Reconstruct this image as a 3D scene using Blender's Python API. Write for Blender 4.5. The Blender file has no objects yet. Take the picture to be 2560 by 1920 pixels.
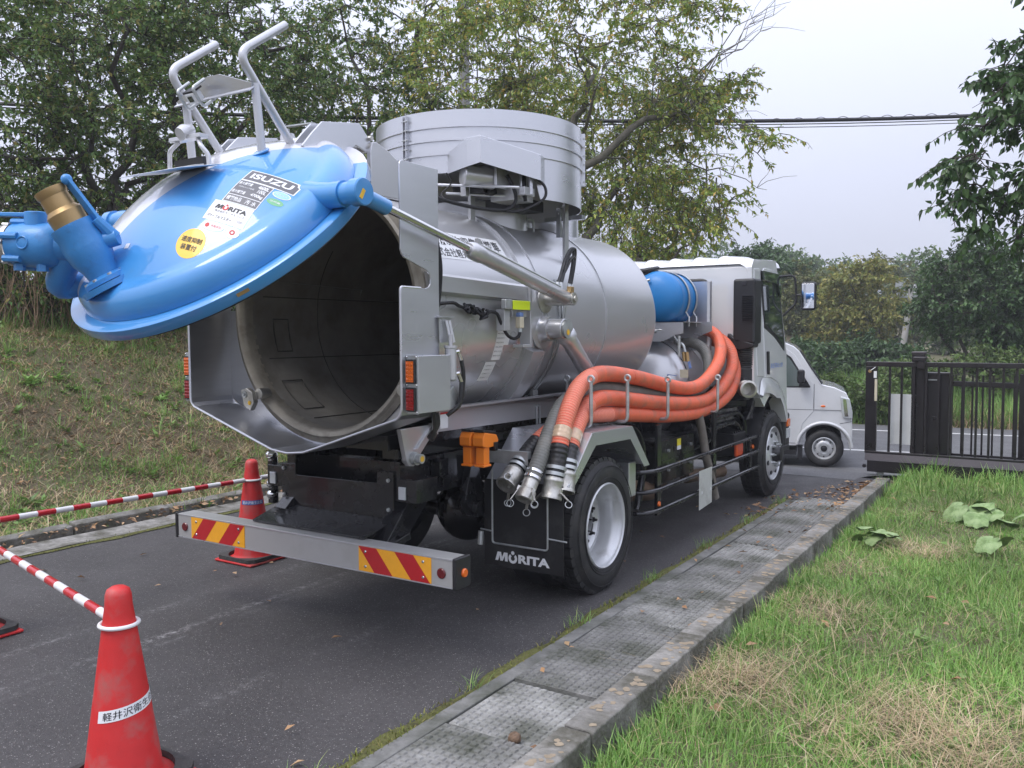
import bpy, math, random
import numpy as np
from mathutils import Vector, Matrix, noise as mnoise

R = math.radians
random.seed(7)
rng = np.random.default_rng(7)
scene = bpy.context.scene
COL = scene.collection

# ------------------------------------------------------------------ camera, sky, sun, exposure
cam_data = bpy.data.cameras.new('camera')
cam_data.sensor_width = 36.0
cam_data.lens = 36.0 * 2150.0 / 2560.0
cam_data.clip_start = 0.05
cam_data.clip_end = 600.0
cam = bpy.data.objects.new('camera', cam_data)
COL.objects.link(cam)
cam.matrix_world = Matrix(((0.84270456, -0.02721824, 0.53768782, 3.41411),
                           (0.53835518, 0.05144713, -0.84114618, -4.758),
                           (-0.00476797, 0.99830474, 0.05800781, 1.60087),
                           (0, 0, 0, 1)))
scene.camera = cam

SUN_EL, SUN_AZ = R(58), R(205)          # azimuth measured from +Y towards +X
world = bpy.data.worlds.new('World')
scene.world = world
world.use_nodes = True
wn, wl = world.node_tree.nodes, world.node_tree.links
wn.clear()
w_out = wn.new('ShaderNodeOutputWorld')
w_bg = wn.new('ShaderNodeBackground')
w_sky = wn.new('ShaderNodeTexSky')
w_sky.sky_type = 'NISHITA'
w_sky.sun_disc = False
w_sky.sun_elevation = SUN_EL
w_sky.sun_rotation = SUN_AZ
w_sky.air_density = 1.0
w_sky.dust_density = 4.0
w_mix = wn.new('ShaderNodeMix')
w_mix.data_type = 'RGBA'
w_mix.inputs[0].default_value = 0.88
w_mix.inputs[7].default_value = (6.75, 7.05, 8.55, 1)      # even cloud cover
w_tc = wn.new('ShaderNodeTexCoord')
w_noise = wn.new('ShaderNodeTexNoise')
w_noise.inputs['Scale'].default_value = 1.6
w_noise.inputs['Detail'].default_value = 1
w_ramp = wn.new('ShaderNodeMapRange')
w_ramp.inputs[1].default_value = 0.3
w_ramp.inputs[2].default_value = 0.7
w_ramp.inputs[3].default_value = 0.93
w_ramp.inputs[4].default_value = 1.07
w_mul = wn.new('ShaderNodeMix')
w_mul.data_type = 'RGBA'
w_mul.blend_type = 'MULTIPLY'
w_mul.inputs[0].default_value = 1.0
# overcast sky: brightest overhead, a third of that at the horizon (CIE overcast distribution)
w_sep = wn.new('ShaderNodeSeparateXYZ')
wl.new(w_tc.outputs['Generated'], w_sep.inputs[0])
w_gr = wn.new('ShaderNodeMapRange')
w_gr.inputs[1].default_value = 0.0
w_gr.inputs[2].default_value = 1.0
w_gr.inputs[3].default_value = 0.76
w_gr.inputs[4].default_value = 2.28
wl.new(w_sep.outputs[2], w_gr.inputs[0])
w_mul2 = wn.new('ShaderNodeMix')
w_mul2.data_type = 'RGBA'
w_mul2.blend_type = 'MULTIPLY'
w_mul2.inputs[0].default_value = 1.0
wl.new(w_tc.outputs['Generated'], w_noise.inputs['Vector'])
wl.new(w_noise.outputs['Fac'], w_ramp.inputs[0])
wl.new(w_sky.outputs[0], w_mix.inputs[6])
wl.new(w_mix.outputs[2], w_mul.inputs[6])
wl.new(w_ramp.outputs[0], w_mul.inputs[7])
wl.new(w_mul.outputs[2], w_mul2.inputs[6])
wl.new(w_gr.outputs[0], w_mul2.inputs[7])
wl.new(w_mul2.outputs[2], w_bg.inputs[0])
w_bg.inputs[1].default_value = 0.10
wl.new(w_bg.outputs[0], w_out.inputs[0])

sun_data = bpy.data.lights.new('sun', 'SUN')
sun_data.energy = 1.2
sun_data.angle = R(25)
sun_data.color = (1.0, 0.97, 0.92)
sun = bpy.data.objects.new('sun', sun_data)
COL.objects.link(sun)
sdir = Vector((math.sin(SUN_AZ) * math.cos(SUN_EL), math.cos(SUN_AZ) * math.cos(SUN_EL), math.sin(SUN_EL)))
sun.rotation_euler = sdir.to_track_quat('Z', 'Y').to_euler()
sun.location = (0, -10, 20)

scene.view_settings.view_transform = 'Standard'
scene.view_settings.look = 'None'
scene.view_settings.gamma = 1.0
scene.view_settings.use_curve_mapping = False
scene.view_settings.exposure = 0.34
scene.render.engine = 'CYCLES'
scene.cycles.use_denoising = True
scene.cycles.use_adaptive_sampling = True
scene.cycles.adaptive_threshold = 0.02
scene.cycles.max_bounces = 6
scene.cycles.diffuse_bounces = 3
scene.cycles.glossy_bounces = 3
scene.cycles.transmission_bounces = 4
scene.cycles.transparent_max_bounces = 6
scene.cycles.caustics_reflective = False
scene.cycles.caustics_refractive = False

# ------------------------------------------------------------------ materials
def mat(name, col, rough=0.5, metal=0.0, var=0.12, vs=6.0, bump=0.0, bs=40.0, coat=0.0, spec=None, dirt=None, ds=3.0, dlo=.5, dhi=.75,
        trans=0.0, ior=None, emit=None, rvar=0.0, stretch=None, sheen=0.0, subs=0.0, bdist=0.01, alpha=None, orand=0.0):
    m = bpy.data.materials.new(name)
    m.use_nodes = True
    nt = m.node_tree
    N, L = nt.nodes, nt.links
    b = N['Principled BSDF']
    b.inputs['Roughness'].default_value = rough
    b.inputs['Metallic'].default_value = metal
    if spec is not None: b.inputs['Specular IOR Level'].default_value = spec
    b.inputs['Coat Weight'].default_value = coat
    b.inputs['Coat Roughness'].default_value = 0.04
    if sheen: b.inputs['Sheen Weight'].default_value = sheen
    if trans: b.inputs['Transmission Weight'].default_value = trans
    if ior: b.inputs['IOR'].default_value = ior
    if alpha is not None: b.inputs['Alpha'].default_value = alpha
    if emit:
        b.inputs['Emission Color'].default_value = (*emit[0], 1)
        b.inputs['Emission Strength'].default_value = emit[1]
    tc = N.new('ShaderNodeTexCoord')
    vec = tc.outputs['Object']
    if stretch:
        mp = N.new('ShaderNodeMapping')
        mp.inputs['Scale'].default_value = stretch
        L.new(vec, mp.inputs['Vector'])
        vec = mp.outputs[0]
    n1 = N.new('ShaderNodeTexNoise')
    n1.inputs['Scale'].default_value = vs
    n1.inputs['Detail'].default_value = 3
    n1.inputs['Roughness'].default_value = 0.65
    L.new(vec, n1.inputs['Vector'])
    mr = N.new('ShaderNodeMapRange')
    mr.inputs[1].default_value = 0.25
    mr.inputs[2].default_value = 0.75
    mr.inputs[3].default_value = 1 - var
    mr.inputs[4].default_value = 1 + var
    L.new(n1.outputs['Fac'], mr.inputs[0])
    mx = N.new('ShaderNodeMix')
    mx.data_type = 'RGBA'
    mx.blend_type = 'MULTIPLY'
    mx.inputs[0].default_value = 1
    mx.inputs[6].default_value = (*col, 1)
    L.new(mr.outputs[0], mx.inputs[7])
    colout = mx.outputs[2]
    if orand:
        oi = N.new('ShaderNodeObjectInfo')
        mo = N.new('ShaderNodeMapRange')
        mo.inputs[3].default_value = 1 - orand
        mo.inputs[4].default_value = 1 + orand
        L.new(oi.outputs['Random'], mo.inputs[0])
        mxo = N.new('ShaderNodeMix'); mxo.data_type = 'RGBA'; mxo.blend_type = 'MULTIPLY'; mxo.inputs[0].default_value = 1
        L.new(colout, mxo.inputs[6]); L.new(mo.outputs[0], mxo.inputs[7])
        colout = mxo.outputs[2]
    if dirt:
        n2 = N.new('ShaderNodeTexNoise')
        n2.inputs['Scale'].default_value = ds
        n2.inputs['Detail'].default_value = 4
        n2.inputs['Roughness'].default_value = 0.6
        L.new(tc.outputs['Object'], n2.inputs['Vector'])
        m2 = N.new('ShaderNodeMapRange')
        m2.inputs[1].default_value = dlo
        m2.inputs[2].default_value = dhi
        L.new(n2.outputs['Fac'], m2.inputs[0])
        mx2 = N.new('ShaderNodeMix')
        mx2.data_type = 'RGBA'
        L.new(m2.outputs[0], mx2.inputs[0])
        L.new(colout, mx2.inputs[6])
        mx2.inputs[7].default_value = (*dirt, 1)
        colout = mx2.outputs[2]
    L.new(colout, b.inputs['Base Color'])
    if rvar:
        m3 = N.new('ShaderNodeMapRange')
        m3.inputs[1].default_value = 0.3
        m3.inputs[2].default_value = 0.7
        m3.inputs[3].default_value = max(0.02, rough - rvar)
        m3.inputs[4].default_value = min(1, rough + rvar)
        L.new(n1.outputs['Fac'], m3.inputs[0])
        L.new(m3.outputs[0], b.inputs['Roughness'])
    if bump:
        n3 = N.new('ShaderNodeTexNoise')
        n3.inputs['Scale'].default_value = bs
        n3.inputs['Detail'].default_value = 3
        L.new(vec, n3.inputs['Vector'])
        bp_ = N.new('ShaderNodeBump')
        bp_.inputs['Strength'].default_value = bump
        bp_.inputs['Distance'].default_value = bdist
        L.new(n3.outputs['Fac'], bp_.inputs['Height'])
        L.new(bp_.outputs[0], b.inputs['Normal'])
    return m

# ------------------------------------------------------------------ mesh builder
def frame(d):
    d = Vector(d).normalized()
    a = Vector((0, 0, 1)) if abs(d.z) < 0.9 else Vector((0, 1, 0))
    x = a.cross(d).normalized()
    y = d.cross(x).normalized()
    return x, y, d

WORLD = {}

class MB:
    def __init__(self):
        self.v, self.f, self.m = [], [], []
    def add(self, vs, fs, m=0):
        o = len(self.v)
        self.v.extend([tuple(p) for p in vs])
        self.f.extend([tuple(i + o for i in f) for f in fs])
        self.m.extend([m] * len(fs))
        return self
    def box(self, x0, x1, y0, y1, z0, z1, m=0):
        return self.add([(x0, y0, z0), (x1, y0, z0), (x1, y1, z0), (x0, y1, z0), (x0, y0, z1), (x1, y0, z1), (x1, y1, z1), (x0, y1, z1)],
                        [(0, 3, 2, 1), (4, 5, 6, 7), (0, 1, 5, 4), (1, 2, 6, 5), (2, 3, 7, 6), (3, 0, 4, 7)], m)
    def obox(self, c, u, v, w, su, sv, sw, m=0):
        c, u, v, w = Vector(c), Vector(u).normalized(), Vector(v).normalized(), Vector(w).normalized()
        P = []
        for k in (-.5, .5):
            for (a, b) in ((-.5, -.5), (.5, -.5), (.5, .5), (-.5, .5)):
                P.append(c + u * su * a + v * sv * b + w * sw * k)
        return self.add(P, [(0, 3, 2, 1), (4, 5, 6, 7), (0, 1, 5, 4), (1, 2, 6, 5), (2, 3, 7, 6), (3, 0, 4, 7)], m)
    def bar(self, p0, p1, w, h, up=(0, 0, 1), m=0):
        p0, p1 = Vector(p0), Vector(p1)
        d = (p1 - p0)
        L = d.length
        d.normalize()
        s = d.cross(Vector(up)).normalized()
        u = s.cross(d).normalized()
        return self.obox((p0 + p1) / 2, s, u, d, w, h, L, m)
    def cyl(self, p0, p1, r0, r1=None, n=20, m=0, caps=True):
        return self.lathe([(r0, 0), (r0 if r1 is None else r1, (Vector(p1) - Vector(p0)).length)], p0, Vector(p1) - Vector(p0), n, m, caps)
    def lathe(self, prof, o, ax, n=32, m=0, caps=True, a0=0, a1=2 * math.pi):
        x, y, d = frame(ax)
        o = Vector(o)
        full = abs(a1 - a0 - 2 * math.pi) < 1e-6
        k = n if full else n + 1
        vs, fs = [], []
        for (r, t) in prof:
            for i in range(k):
                a = a0 + (a1 - a0) * i / n
                vs.append(o + d * t + (x * math.cos(a) + y * math.sin(a)) * r)
        for j in range(len(prof) - 1):
            for i in range(n):
                i2 = (i + 1) % k
                fs.append((j * k + i, j * k + i2, (j + 1) * k + i2, (j + 1) * k + i))
        if caps and full:
            if prof[0][0] > 1e-5: fs.append(tuple(range(k - 1, -1, -1)))
            if prof[-1][0] > 1e-5: fs.append(tuple((len(prof) - 1) * k + i for i in range(k)))
        return self.add(vs, fs, m)
    def tube(self, pts, r, n=8, m=0, caps=True, closed=False):
        pts = [Vector(p) for p in pts]
        K = len(pts)
        rr = [r] * K if isinstance(r, (int, float)) else list(r)
        T = []
        for i in range(K):
            a = pts[(i - 1) % K] if (closed or i > 0) else pts[0]
            b = pts[(i + 1) % K] if (closed or i < K - 1) else pts[-1]
            t = (b - a)
            T.append(t.normalized() if t.length > 1e-9 else Vector((0, 0, 1)))
        x, y, _ = frame(T[0])
        vs = []
        for i in range(K):
            if i > 0:
                q = T[i - 1].rotation_difference(T[i])
                x = q @ x
                x = (x - T[i] * x.dot(T[i])).normalized()
            y = T[i].cross(x)
            for j in range(n):
                a = 2 * math.pi * j / n
                vs.append(pts[i] + (x * math.cos(a) + y * math.sin(a)) * rr[i])
        fs = []
        for i in range(K if closed else K - 1):
            i2 = (i + 1) % K
            for j in range(n):
                j2 = (j + 1) % n
                fs.append((i * n + j, i * n + j2, i2 * n + j2, i2 * n + j))
        if caps and not closed:
            fs.append(tuple(range(n - 1, -1, -1)))
            fs.append(tuple((K - 1) * n + j for j in range(n)))
        return self.add(vs, fs, m)
    def torus(self, c, ax, Rr, r, n=24, k=8, m=0):
        x, y, d = frame(ax)
        c = Vector(c)
        return self.tube([c + (x * math.cos(2 * math.pi * i / n) + y * math.sin(2 * math.pi * i / n)) * Rr for i in range(n)], r, k, m, closed=True)
    def prism(self, poly, o, u, v, t, m=0):
        """polygon in (u,v) plane through o, extruded by t along u x v"""
        o, u, v = Vector(o), Vector(u).normalized(), Vector(v).normalized()
        w = u.cross(v)
        n = len(poly)
        A = [o + u * a + v * b for a, b in poly]
        B = [p + w * t for p in A]
        fs = [tuple(range(n - 1, -1, -1)), tuple(range(n, 2 * n))]
        for i in range(n):
            j = (i + 1) % n
            fs.append((i, j, n + j, n + i))
        return self.add(A + B, fs, m)
    def sphere(self, c, r, n=16, k=8, m=0, sq=(1, 1, 1)):
        c = Vector(c)
        vs = [c + Vector((0, 0, -r * sq[2]))]
        for j in range(1, k):
            t = -math.pi / 2 + math.pi * j / k
            for i in range(n):
                a = 2 * math.pi * i / n
                vs.append(c + Vector((r * sq[0] * math.cos(t) * math.cos(a), r * sq[1] * math.cos(t) * math.sin(a), r * sq[2] * math.sin(t))))
        vs.append(c + Vector((0, 0, r * sq[2])))
        fs = []
        for i in range(n):
            fs.append((0, 1 + (i + 1) % n, 1 + i))
        for j in range(k - 2):
            for i in range(n):
                a, b = 1 + j * n + i, 1 + j * n + (i + 1) % n
                fs.append((a, b, b + n, a + n))
        top = len(vs) - 1
        for i in range(n):
            fs.append((top, 1 + (k - 2) * n + i, 1 + (k - 2) * n + (i + 1) % n))
        return self.add(vs, fs, m)
    def grid(self, fn, nu, nv, m=0):
        vs = [fn(i / nu, j / nv) for j in range(nv + 1) for i in range(nu + 1)]
        fs = []
        for j in range(nv):
            for i in range(nu):
                a = j * (nu + 1) + i
                fs.append((a, a + 1, a + nu + 2, a + nu + 1))
        return self.add(vs, fs, m)
    def build(self, name, mats, parent=None, smooth=True, bevel=0.0, angle=32, seg=2):
        me = bpy.data.meshes.new(name)
        if not isinstance(mats, (list, tuple)): mats = [mats]
        V = np.array(self.v, dtype=float)
        c = (V.min(0) + V.max(0)) / 2
        me.from_pydata((V - c).tolist(), [], self.f)
        for m in mats: me.materials.append(m)
        if len(mats) > 1: me.polygons.foreach_set('material_index', self.m)
        me.polygons.foreach_set('use_smooth', [smooth] * len(me.polygons))
        me.update()
        if smooth: me.set_sharp_from_angle(angle=R(angle))
        o = bpy.data.objects.new(name, me)
        COL.objects.link(o)
        if bevel:
            bm_ = o.modifiers.new('bevel', 'BEVEL')
            bm_.width = bevel
            bm_.segments = seg
            bm_.limit_method = 'ANGLE'
            bm_.angle_limit = R(40)
            bm_.harden_normals = smooth
        c = Vector(c)
        WORLD[o.name] = c
        if parent is not None:
            o.parent = parent
            o.location = c - WORLD[parent.name]
        else:
            o.location = c
        return o

def tag(o, label=None, cat=None, group=None, kind=None):
    if label: o['label'] = label
    if cat: o['category'] = cat
    if group: o['group'] = group
    if kind: o['kind'] = kind
    return o

def empty(name, loc, label=None, cat=None, group=None):
    o = bpy.data.objects.new(name, None)
    COL.objects.link(o)
    o.empty_display_size = 0.1
    o.location = loc
    WORLD[o.name] = Vector(loc)
    return tag(o, label, cat, group)

def copy_tree(o, loc, rz=0.0, scale=1.0, label=None, group=None, parent=None):
    c = o.copy()
    COL.objects.link(c)
    if parent is None:
        c.location = loc
        c.rotation_euler = (0, 0, rz)
        c.scale = (scale, scale, scale)
        WORLD[c.name] = Vector(loc)
    else:
        c.parent = parent
    for k in list(o.children):
        copy_tree(k, None, parent=c)
    if label: c['label'] = label
    if group: c['group'] = group
    return c

def fast_mesh(name, V, F, mats, midx=None, smooth=False):
    """V (n,3) array, F (m,k) int array of equal-size faces"""
    me = bpy.data.meshes.new(name)
    V = np.ascontiguousarray(V, dtype=np.float32)
    F = np.ascontiguousarray(F, dtype=np.int32)
    me.vertices.add(len(V))
    me.vertices.foreach_set('co', V.ravel())
    me.loops.add(F.size)
    me.loops.foreach_set('vertex_index', F.ravel())
    me.polygons.add(len(F))
    k = F.shape[1]
    me.polygons.foreach_set('loop_start', np.arange(0, F.size, k, dtype=np.int32))
    if not isinstance(mats, (list, tuple)): mats = [mats]
    for m in mats: me.materials.append(m)
    if midx is not None: me.polygons.foreach_set('material_index', np.ascontiguousarray(midx, dtype=np.int32))
    me.update(calc_edges=True)
    if smooth: me.polygons.foreach_set('use_smooth', [True] * len(F))
    return me

def mesh_obj(name, me, parent=None, loc=(0, 0, 0)):
    o = bpy.data.objects.new(name, me)
    COL.objects.link(o)
    WORLD[o.name] = Vector(loc)
    if parent is not None:
        o.parent = parent
        o.location = Vector(loc) - WORLD[parent.name]
    else:
        o.location = loc
    return o

def arc(c, u, v, r, a0, a1, n):
    c, u, v = Vector(c), Vector(u), Vector(v)
    return [c + u * r * math.cos(R(a0 + (a1 - a0) * i / n)) + v * r * math.sin(R(a0 + (a1 - a0) * i / n)) for i in range(n + 1)]

def rounded(pts, r, n=6):
    """polyline with rounded corners"""
    P = [Vector(p) for p in pts]
    out = [P[0]]
    for i in range(1, len(P) - 1):
        a, b, c = P[i - 1], P[i], P[i + 1]
        d1, d2 = (a - b), (c - b)
        k = min(r, d1.length * .48, d2.length * .48)
        s, e = b + d1.normalized() * k, b + d2.normalized() * k
        for j in range(n + 1):
            t = j / n
            out.append((1 - t) ** 2 * s + 2 * t * (1 - t) * b + t * t * e)
    out.append(P[-1])
    return out

def spline(pts, n=8):
    """Catmull-Rom through points"""
    P = [Vector(p) for p in pts]
    P = [P[0] * 2 - P[1]] + P + [P[-1] * 2 - P[-2]]
    out = []
    for i in range(1, len(P) - 2):
        a, b, c, d = P[i - 1], P[i], P[i + 1], P[i + 2]
        for j in range(n):
            t = j / n
            out.append(.5 * ((2 * b) + (c - a) * t + (2 * a - 5 * b + 4 * c - d) * t * t + (3 * b - a - 3 * c + d) * t ** 3))
    out.append(P[-2])
    return out

def text_geo(s, size=1.0, bold=0.0, align='CENTER', shear=0.0, sx=1.0):
    cu = bpy.data.curves.new('txt', 'FONT')
    cu.body = s
    cu.size = size
    cu.align_x = align
    cu.align_y = 'CENTER'
    cu.offset = bold * size
    cu.shear = shear
    cu.resolution_u = 3
    cu.extrude = 0.0
    o = bpy.data.objects.new('txt', cu)
    COL.objects.link(o)
    dg = bpy.context.evaluated_depsgraph_get()
    me = bpy.data.meshes.new_from_object(o.evaluated_get(dg))
    V = [(v.co.x * sx, v.co.y) for v in me.vertices]
    F = [tuple(p.vertices) for p in me.polygons]
    bpy.data.objects.remove(o)
    bpy.data.curves.remove(cu)
    bpy.data.meshes.remove(me)
    return V, F

def put_text(mb, s, fn, size, m=0, bold=0.0, align='CENTER', shear=0.0, sx=1.0, fit=None):
    """fn maps (x,y) text plane to world; fit=(w,h) scales the block"""
    V, F = text_geo(s, size, bold, align, shear, sx)
    if not V: return mb
    if fit:
        xs = [p[0] for p in V]; ys = [p[1] for p in V]
        w, h = max(xs) - min(xs), max(ys) - min(ys)
        cx, cy = (max(xs) + min(xs)) / 2, (max(ys) + min(ys)) / 2
        V = [((x - cx) / w * fit[0], (y - cy) / h * fit[1]) for x, y in V]
    return mb.add([fn(x, y) for x, y in V], F, m)
# ------------------------------------------------------------------ palette
M = {}
M['silver'] = mat('silver_paint', (.57, .575, .59), .29, .50, var=.03, vs=1.2, coat=.25, rvar=.03)
M['steel'] = mat('brushed_steel', (.54, .55, .58), .34, .85, var=.06, vs=4, rvar=.05, stretch=(1, 1, 8))
M['stainless'] = mat('stainless_sheet', (.64, .65, .68), .30, .75, var=.03, vs=2, rvar=.04, stretch=(1, 1, 5))
M['galv'] = mat('galvanised_steel', (.50, .52, .52), .42, .7, var=.16, vs=18, rvar=.12)
M['alu'] = mat('cast_aluminium', (.55, .54, .50), .42, .85, var=.18, vs=14, bump=.15, bs=80, dirt=(.28, .26, .22), ds=9)
M['chrome'] = mat('chrome_rod', (.72, .72, .72), .08, 1.0, var=.03)
M['blue'] = mat('blue_lid_paint', (.050, .275, .63), .38, .0, var=.05, vs=3, coat=1.0, rvar=.08, dirt=(.085, .27, .52), ds=5, dlo=.60, dhi=.85)
M['bluecast'] = mat('blue_cast_iron', (.05, .26, .60), .42, 0, var=.10, vs=8, bump=.12, bs=70, coat=.15, dirt=(.05, .12, .3), ds=9, dlo=.6, dhi=.8)
M['bluetank'] = mat('blue_polyethylene', (.012, .19, .50), .45, 0, var=.08, vs=4, bump=.05, bs=30, coat=.1)
M['white'] = mat('cab_white_paint', (.78, .79, .80), .22, 0, var=.03, vs=3, coat=.8, dirt=(.62, .62, .60), ds=2, dlo=.6, dhi=.95)
M['cabsilver'] = mat('cab_silver_paint', (.52, .53, .53), .26, .45, var=.05, vs=2, coat=.8)
M['black'] = mat('black_chassis_paint', (.010, .010, .012), .24, 0, var=.3, vs=6, coat=.35, rvar=.10, dirt=(.035, .033, .03), ds=7, dlo=.55, dhi=.85)
M['blackplas'] = mat('black_plastic', (.018, .018, .020), .42, 0, var=.2, vs=8, bump=.05, bs=160)
M['rubber'] = mat('tyre_rubber', (.022, .022, .023), .62, 0, var=.2, vs=12, bump=.10, bs=120, dirt=(.06, .055, .05), ds=8, dlo=.5, dhi=.8)
M['flap'] = mat('mudflap_rubber', (.012, .012, .013), .5, 0, var=.25, vs=8, dirt=(.04, .04, .04), ds=5)
M['hose'] = mat('orange_hose_pvc', (.78, .155, .075), .46, 0, var=.07, vs=3, bump=.08, bs=40, coat=.05, dirt=(.50, .16, .10), ds=9, dlo=.47, dhi=.72)
M['hosered'] = mat('orange_hose_rib', (.72, .105, .045), .42, 0, var=.08, vs=6)
M['hosegap'] = mat('orange_hose_valley', (.88, .30, .20), .5, 0, var=.08, vs=6)
M['greyhose'] = mat('grey_hose_pvc', (.17, .17, .155), .55, 0, var=.14, vs=5, dirt=(.26, .25, .22), ds=6, bump=.1, bs=40)
M['blackhose'] = mat('black_rubber_hose', (.014, .014, .015), .45, 0, var=.2, vs=9, coat=.1, dirt=(.06, .055, .05), ds=12)
M['brass'] = mat('brass_casting', (.42, .285, .13), .42, .6, var=.10, vs=6, bump=.06, bs=60)
M['yellowdot'] = mat('yellow_grease_mark', (.80, .48, .04), .5, 0, var=.15)
M['reflyel'] = mat('retro_yellow_sheet', (.88, .40, .02), .38, 0, var=.05, vs=30, coat=.4)
M['reflred'] = mat('retro_red_sheet', (.46, .010, .016), .36, 0, var=.06, vs=30, coat=.4)
M['redlens'] = mat('red_lens', (.30, .004, .008), .14, 0, var=.1, coat=.6)
M['darkred'] = mat('dark_red_lens', (.12, .004, .006), .16, 0, var=.1, coat=.6)
M['orangelens'] = mat('amber_lens', (.80, .15, .012), .16, 0, var=.1, coat=.6)
M['neon'] = mat('fluorescent_yellow_tape', (.78, .95, .02), .5, 0, var=.03, emit=None)
M['white_tape'] = mat('white_label_stock', (.80, .81, .82), .4, 0, var=.03)
M['ink'] = mat('black_print', (.02, .02, .025), .5, 0, var=.05)
M['inkgrey'] = mat('charcoal_print', (.09, .09, .10), .4, 0, var=.05, coat=.4)
M['inkred'] = mat('red_print', (.55, .03, .03), .5)
M['inkblue'] = mat('faded_blue_print', (.16, .25, .52), .5, 0, var=.3, vs=30)
M['yellowst'] = mat('yellow_sticker', (.86, .52, .02), .4, 0, var=.04, coat=.3)
M['orangeplas'] = mat('orange_plastic', (.85, .22, .015), .45, 0, var=.07, bump=.04)
M['glass'] = mat('tinted_window_glass', (.03, .045, .04), .03, 0, var=.0, coat=1.0, spec=.8)
M['mirror'] = mat('mirror_glass', (.75, .77, .8), .02, 1.0, var=0)
M['interior'] = mat('tank_interior_coat', (.30, .285, .255), .5, .1, var=.18, vs=4, rvar=.12, bump=.08, bs=30, dirt=(.17, .155, .13), ds=3.5, dlo=.45, dhi=.75)
M['weld'] = mat('dark_weld_seam', (.085, .08, .07), .7, .1, var=.3, vs=20)
M['alusheet'] = mat('satin_aluminium_sheet', (.46, .46, .45), .38, .35, var=.04, vs=4, dirt=(.36, .35, .33), ds=4, dlo=.55, dhi=.9)
M['gasket'] = mat('worn_rim_lip', (.36, .33, .27), .5, .4, var=.2, vs=10, dirt=(.16, .14, .11), ds=8)
M['rope'] = mat('black_cable_loom', (.010, .010, .012), .6, 0, var=.3, vs=20, bump=.3, bs=90)
M['tapewrap'] = mat('packing_tape', (.62, .45, .30), .3, 0, var=.25, vs=12, bump=.4, bs=30, coat=.3)
M['cone'] = mat('red_cone_pvc', (.60, .026, .026), .52, 0, var=.14, vs=5, bump=.10, bs=50, dirt=(.44, .10, .09), ds=7, dlo=.50, dhi=.66)
M['conebase'] = mat('black_recycled_rubber', (.05, .048, .046), .8, 0, var=.3, vs=30, bump=.3, bs=80)
M['barred'] = mat('red_film', (.50, .012, .02), .3, 0, var=.05, coat=.4)
M['barwhite'] = mat('white_plastic_pipe', (.76, .76, .76), .35, 0, var=.06, dirt=(.5, .48, .44), ds=8, dlo=.6, dhi=.9)
M['exhaust'] = mat('rusty_exhaust', (.16, .11, .075), .6, .4, var=.3, vs=8, dirt=(.10, .055, .03), ds=6)
M['gate'] = mat('dark_brown_gate_paint', (.018, .015, .017), .35, .2, var=.15, coat=.3, rvar=.1)
M['gateside'] = mat('grey_brown_gate_face', (.085, .075, .08), .42, .3, var=.1)
M['van'] = mat('van_silver_paint', (.72, .73, .74), .24, .25, var=.03, coat=.9)
M['vanglass'] = mat('van_side_glass', (.10, .13, .12), .04, 0, var=0, coat=1.0)
M['lampglass'] = mat('headlamp_lens', (.60, .63, .65), .06, .2, var=.1, coat=1.0)
M['pole'] = mat('spun_concrete', (.36, .35, .33), .8, 0, var=.12, vs=5, bump=.1)
M['polegrey'] = mat('weathered_concrete', (.22, .215, .21), .8, 0, var=.15, vs=5, bump=.1)
M['wire'] = mat('cable_sheath', (.02, .02, .022), .6)

def island_mat(name, cols, rough=.5, trans=.3, spec=.4, extra=None):
    """colour per island (blade, leaf) from a ramp; some light passes through"""
    m = bpy.data.materials.new(name)
    m.use_nodes = True
    N, L = m.node_tree.nodes, m.node_tree.links
    b = N['Principled BSDF']
    out = N['Material Output']
    b.inputs['Roughness'].default_value = rough
    b.inputs['Specular IOR Level'].default_value = spec
    g = N.new('ShaderNodeNewGeometry')
    cr = N.new('ShaderNodeValToRGB')
    cr.color_ramp.interpolation = 'LINEAR'
    e = cr.color_ramp.elements
    while len(e) < len(cols): e.new(.5)
    for i, c in enumerate(cols):
        e[i].position = i / (len(cols) - 1)
        e[i].color = (*c, 1)
    L.new(g.outputs['Random Per Island'], cr.inputs[0])
    tc = N.new('ShaderNodeTexCoord')
    nz = N.new('ShaderNodeTexNoise')
    nz.inputs['Scale'].default_value = .9
    nz.inputs['Detail'].default_value = 3
    L.new(tc.outputs['Object'], nz.inputs['Vector'])
    mr = N.new('ShaderNodeMapRange')
    mr.inputs[1].default_value = .3
    mr.inputs[2].default_value = .7
    mr.inputs[3].default_value = .72
    mr.inputs[4].default_value = 1.25
    L.new(nz.outputs['Fac'], mr.inputs[0])
    mx = N.new('ShaderNodeMix')
    mx.data_type = 'RGBA'
    mx.blend_type = 'MULTIPLY'
    mx.inputs[0].default_value = 1
    L.new(cr.outputs[0], mx.inputs[6])
    L.new(mr.outputs[0], mx.inputs[7])
    L.new(mx.outputs[2], b.inputs['Base Color'])
    if trans:
        t = N.new('ShaderNodeBsdfTranslucent')
        L.new(mx.outputs[2], t.inputs[0])
        s = N.new('ShaderNodeMixShader')
        s.inputs[0].default_value = trans
        L.new(b.outputs[0], s.inputs[1])
        L.new(t.outputs[0], s.inputs[2])
        L.new(s.outputs[0], out.inputs['Surface'])
    return m

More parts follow.
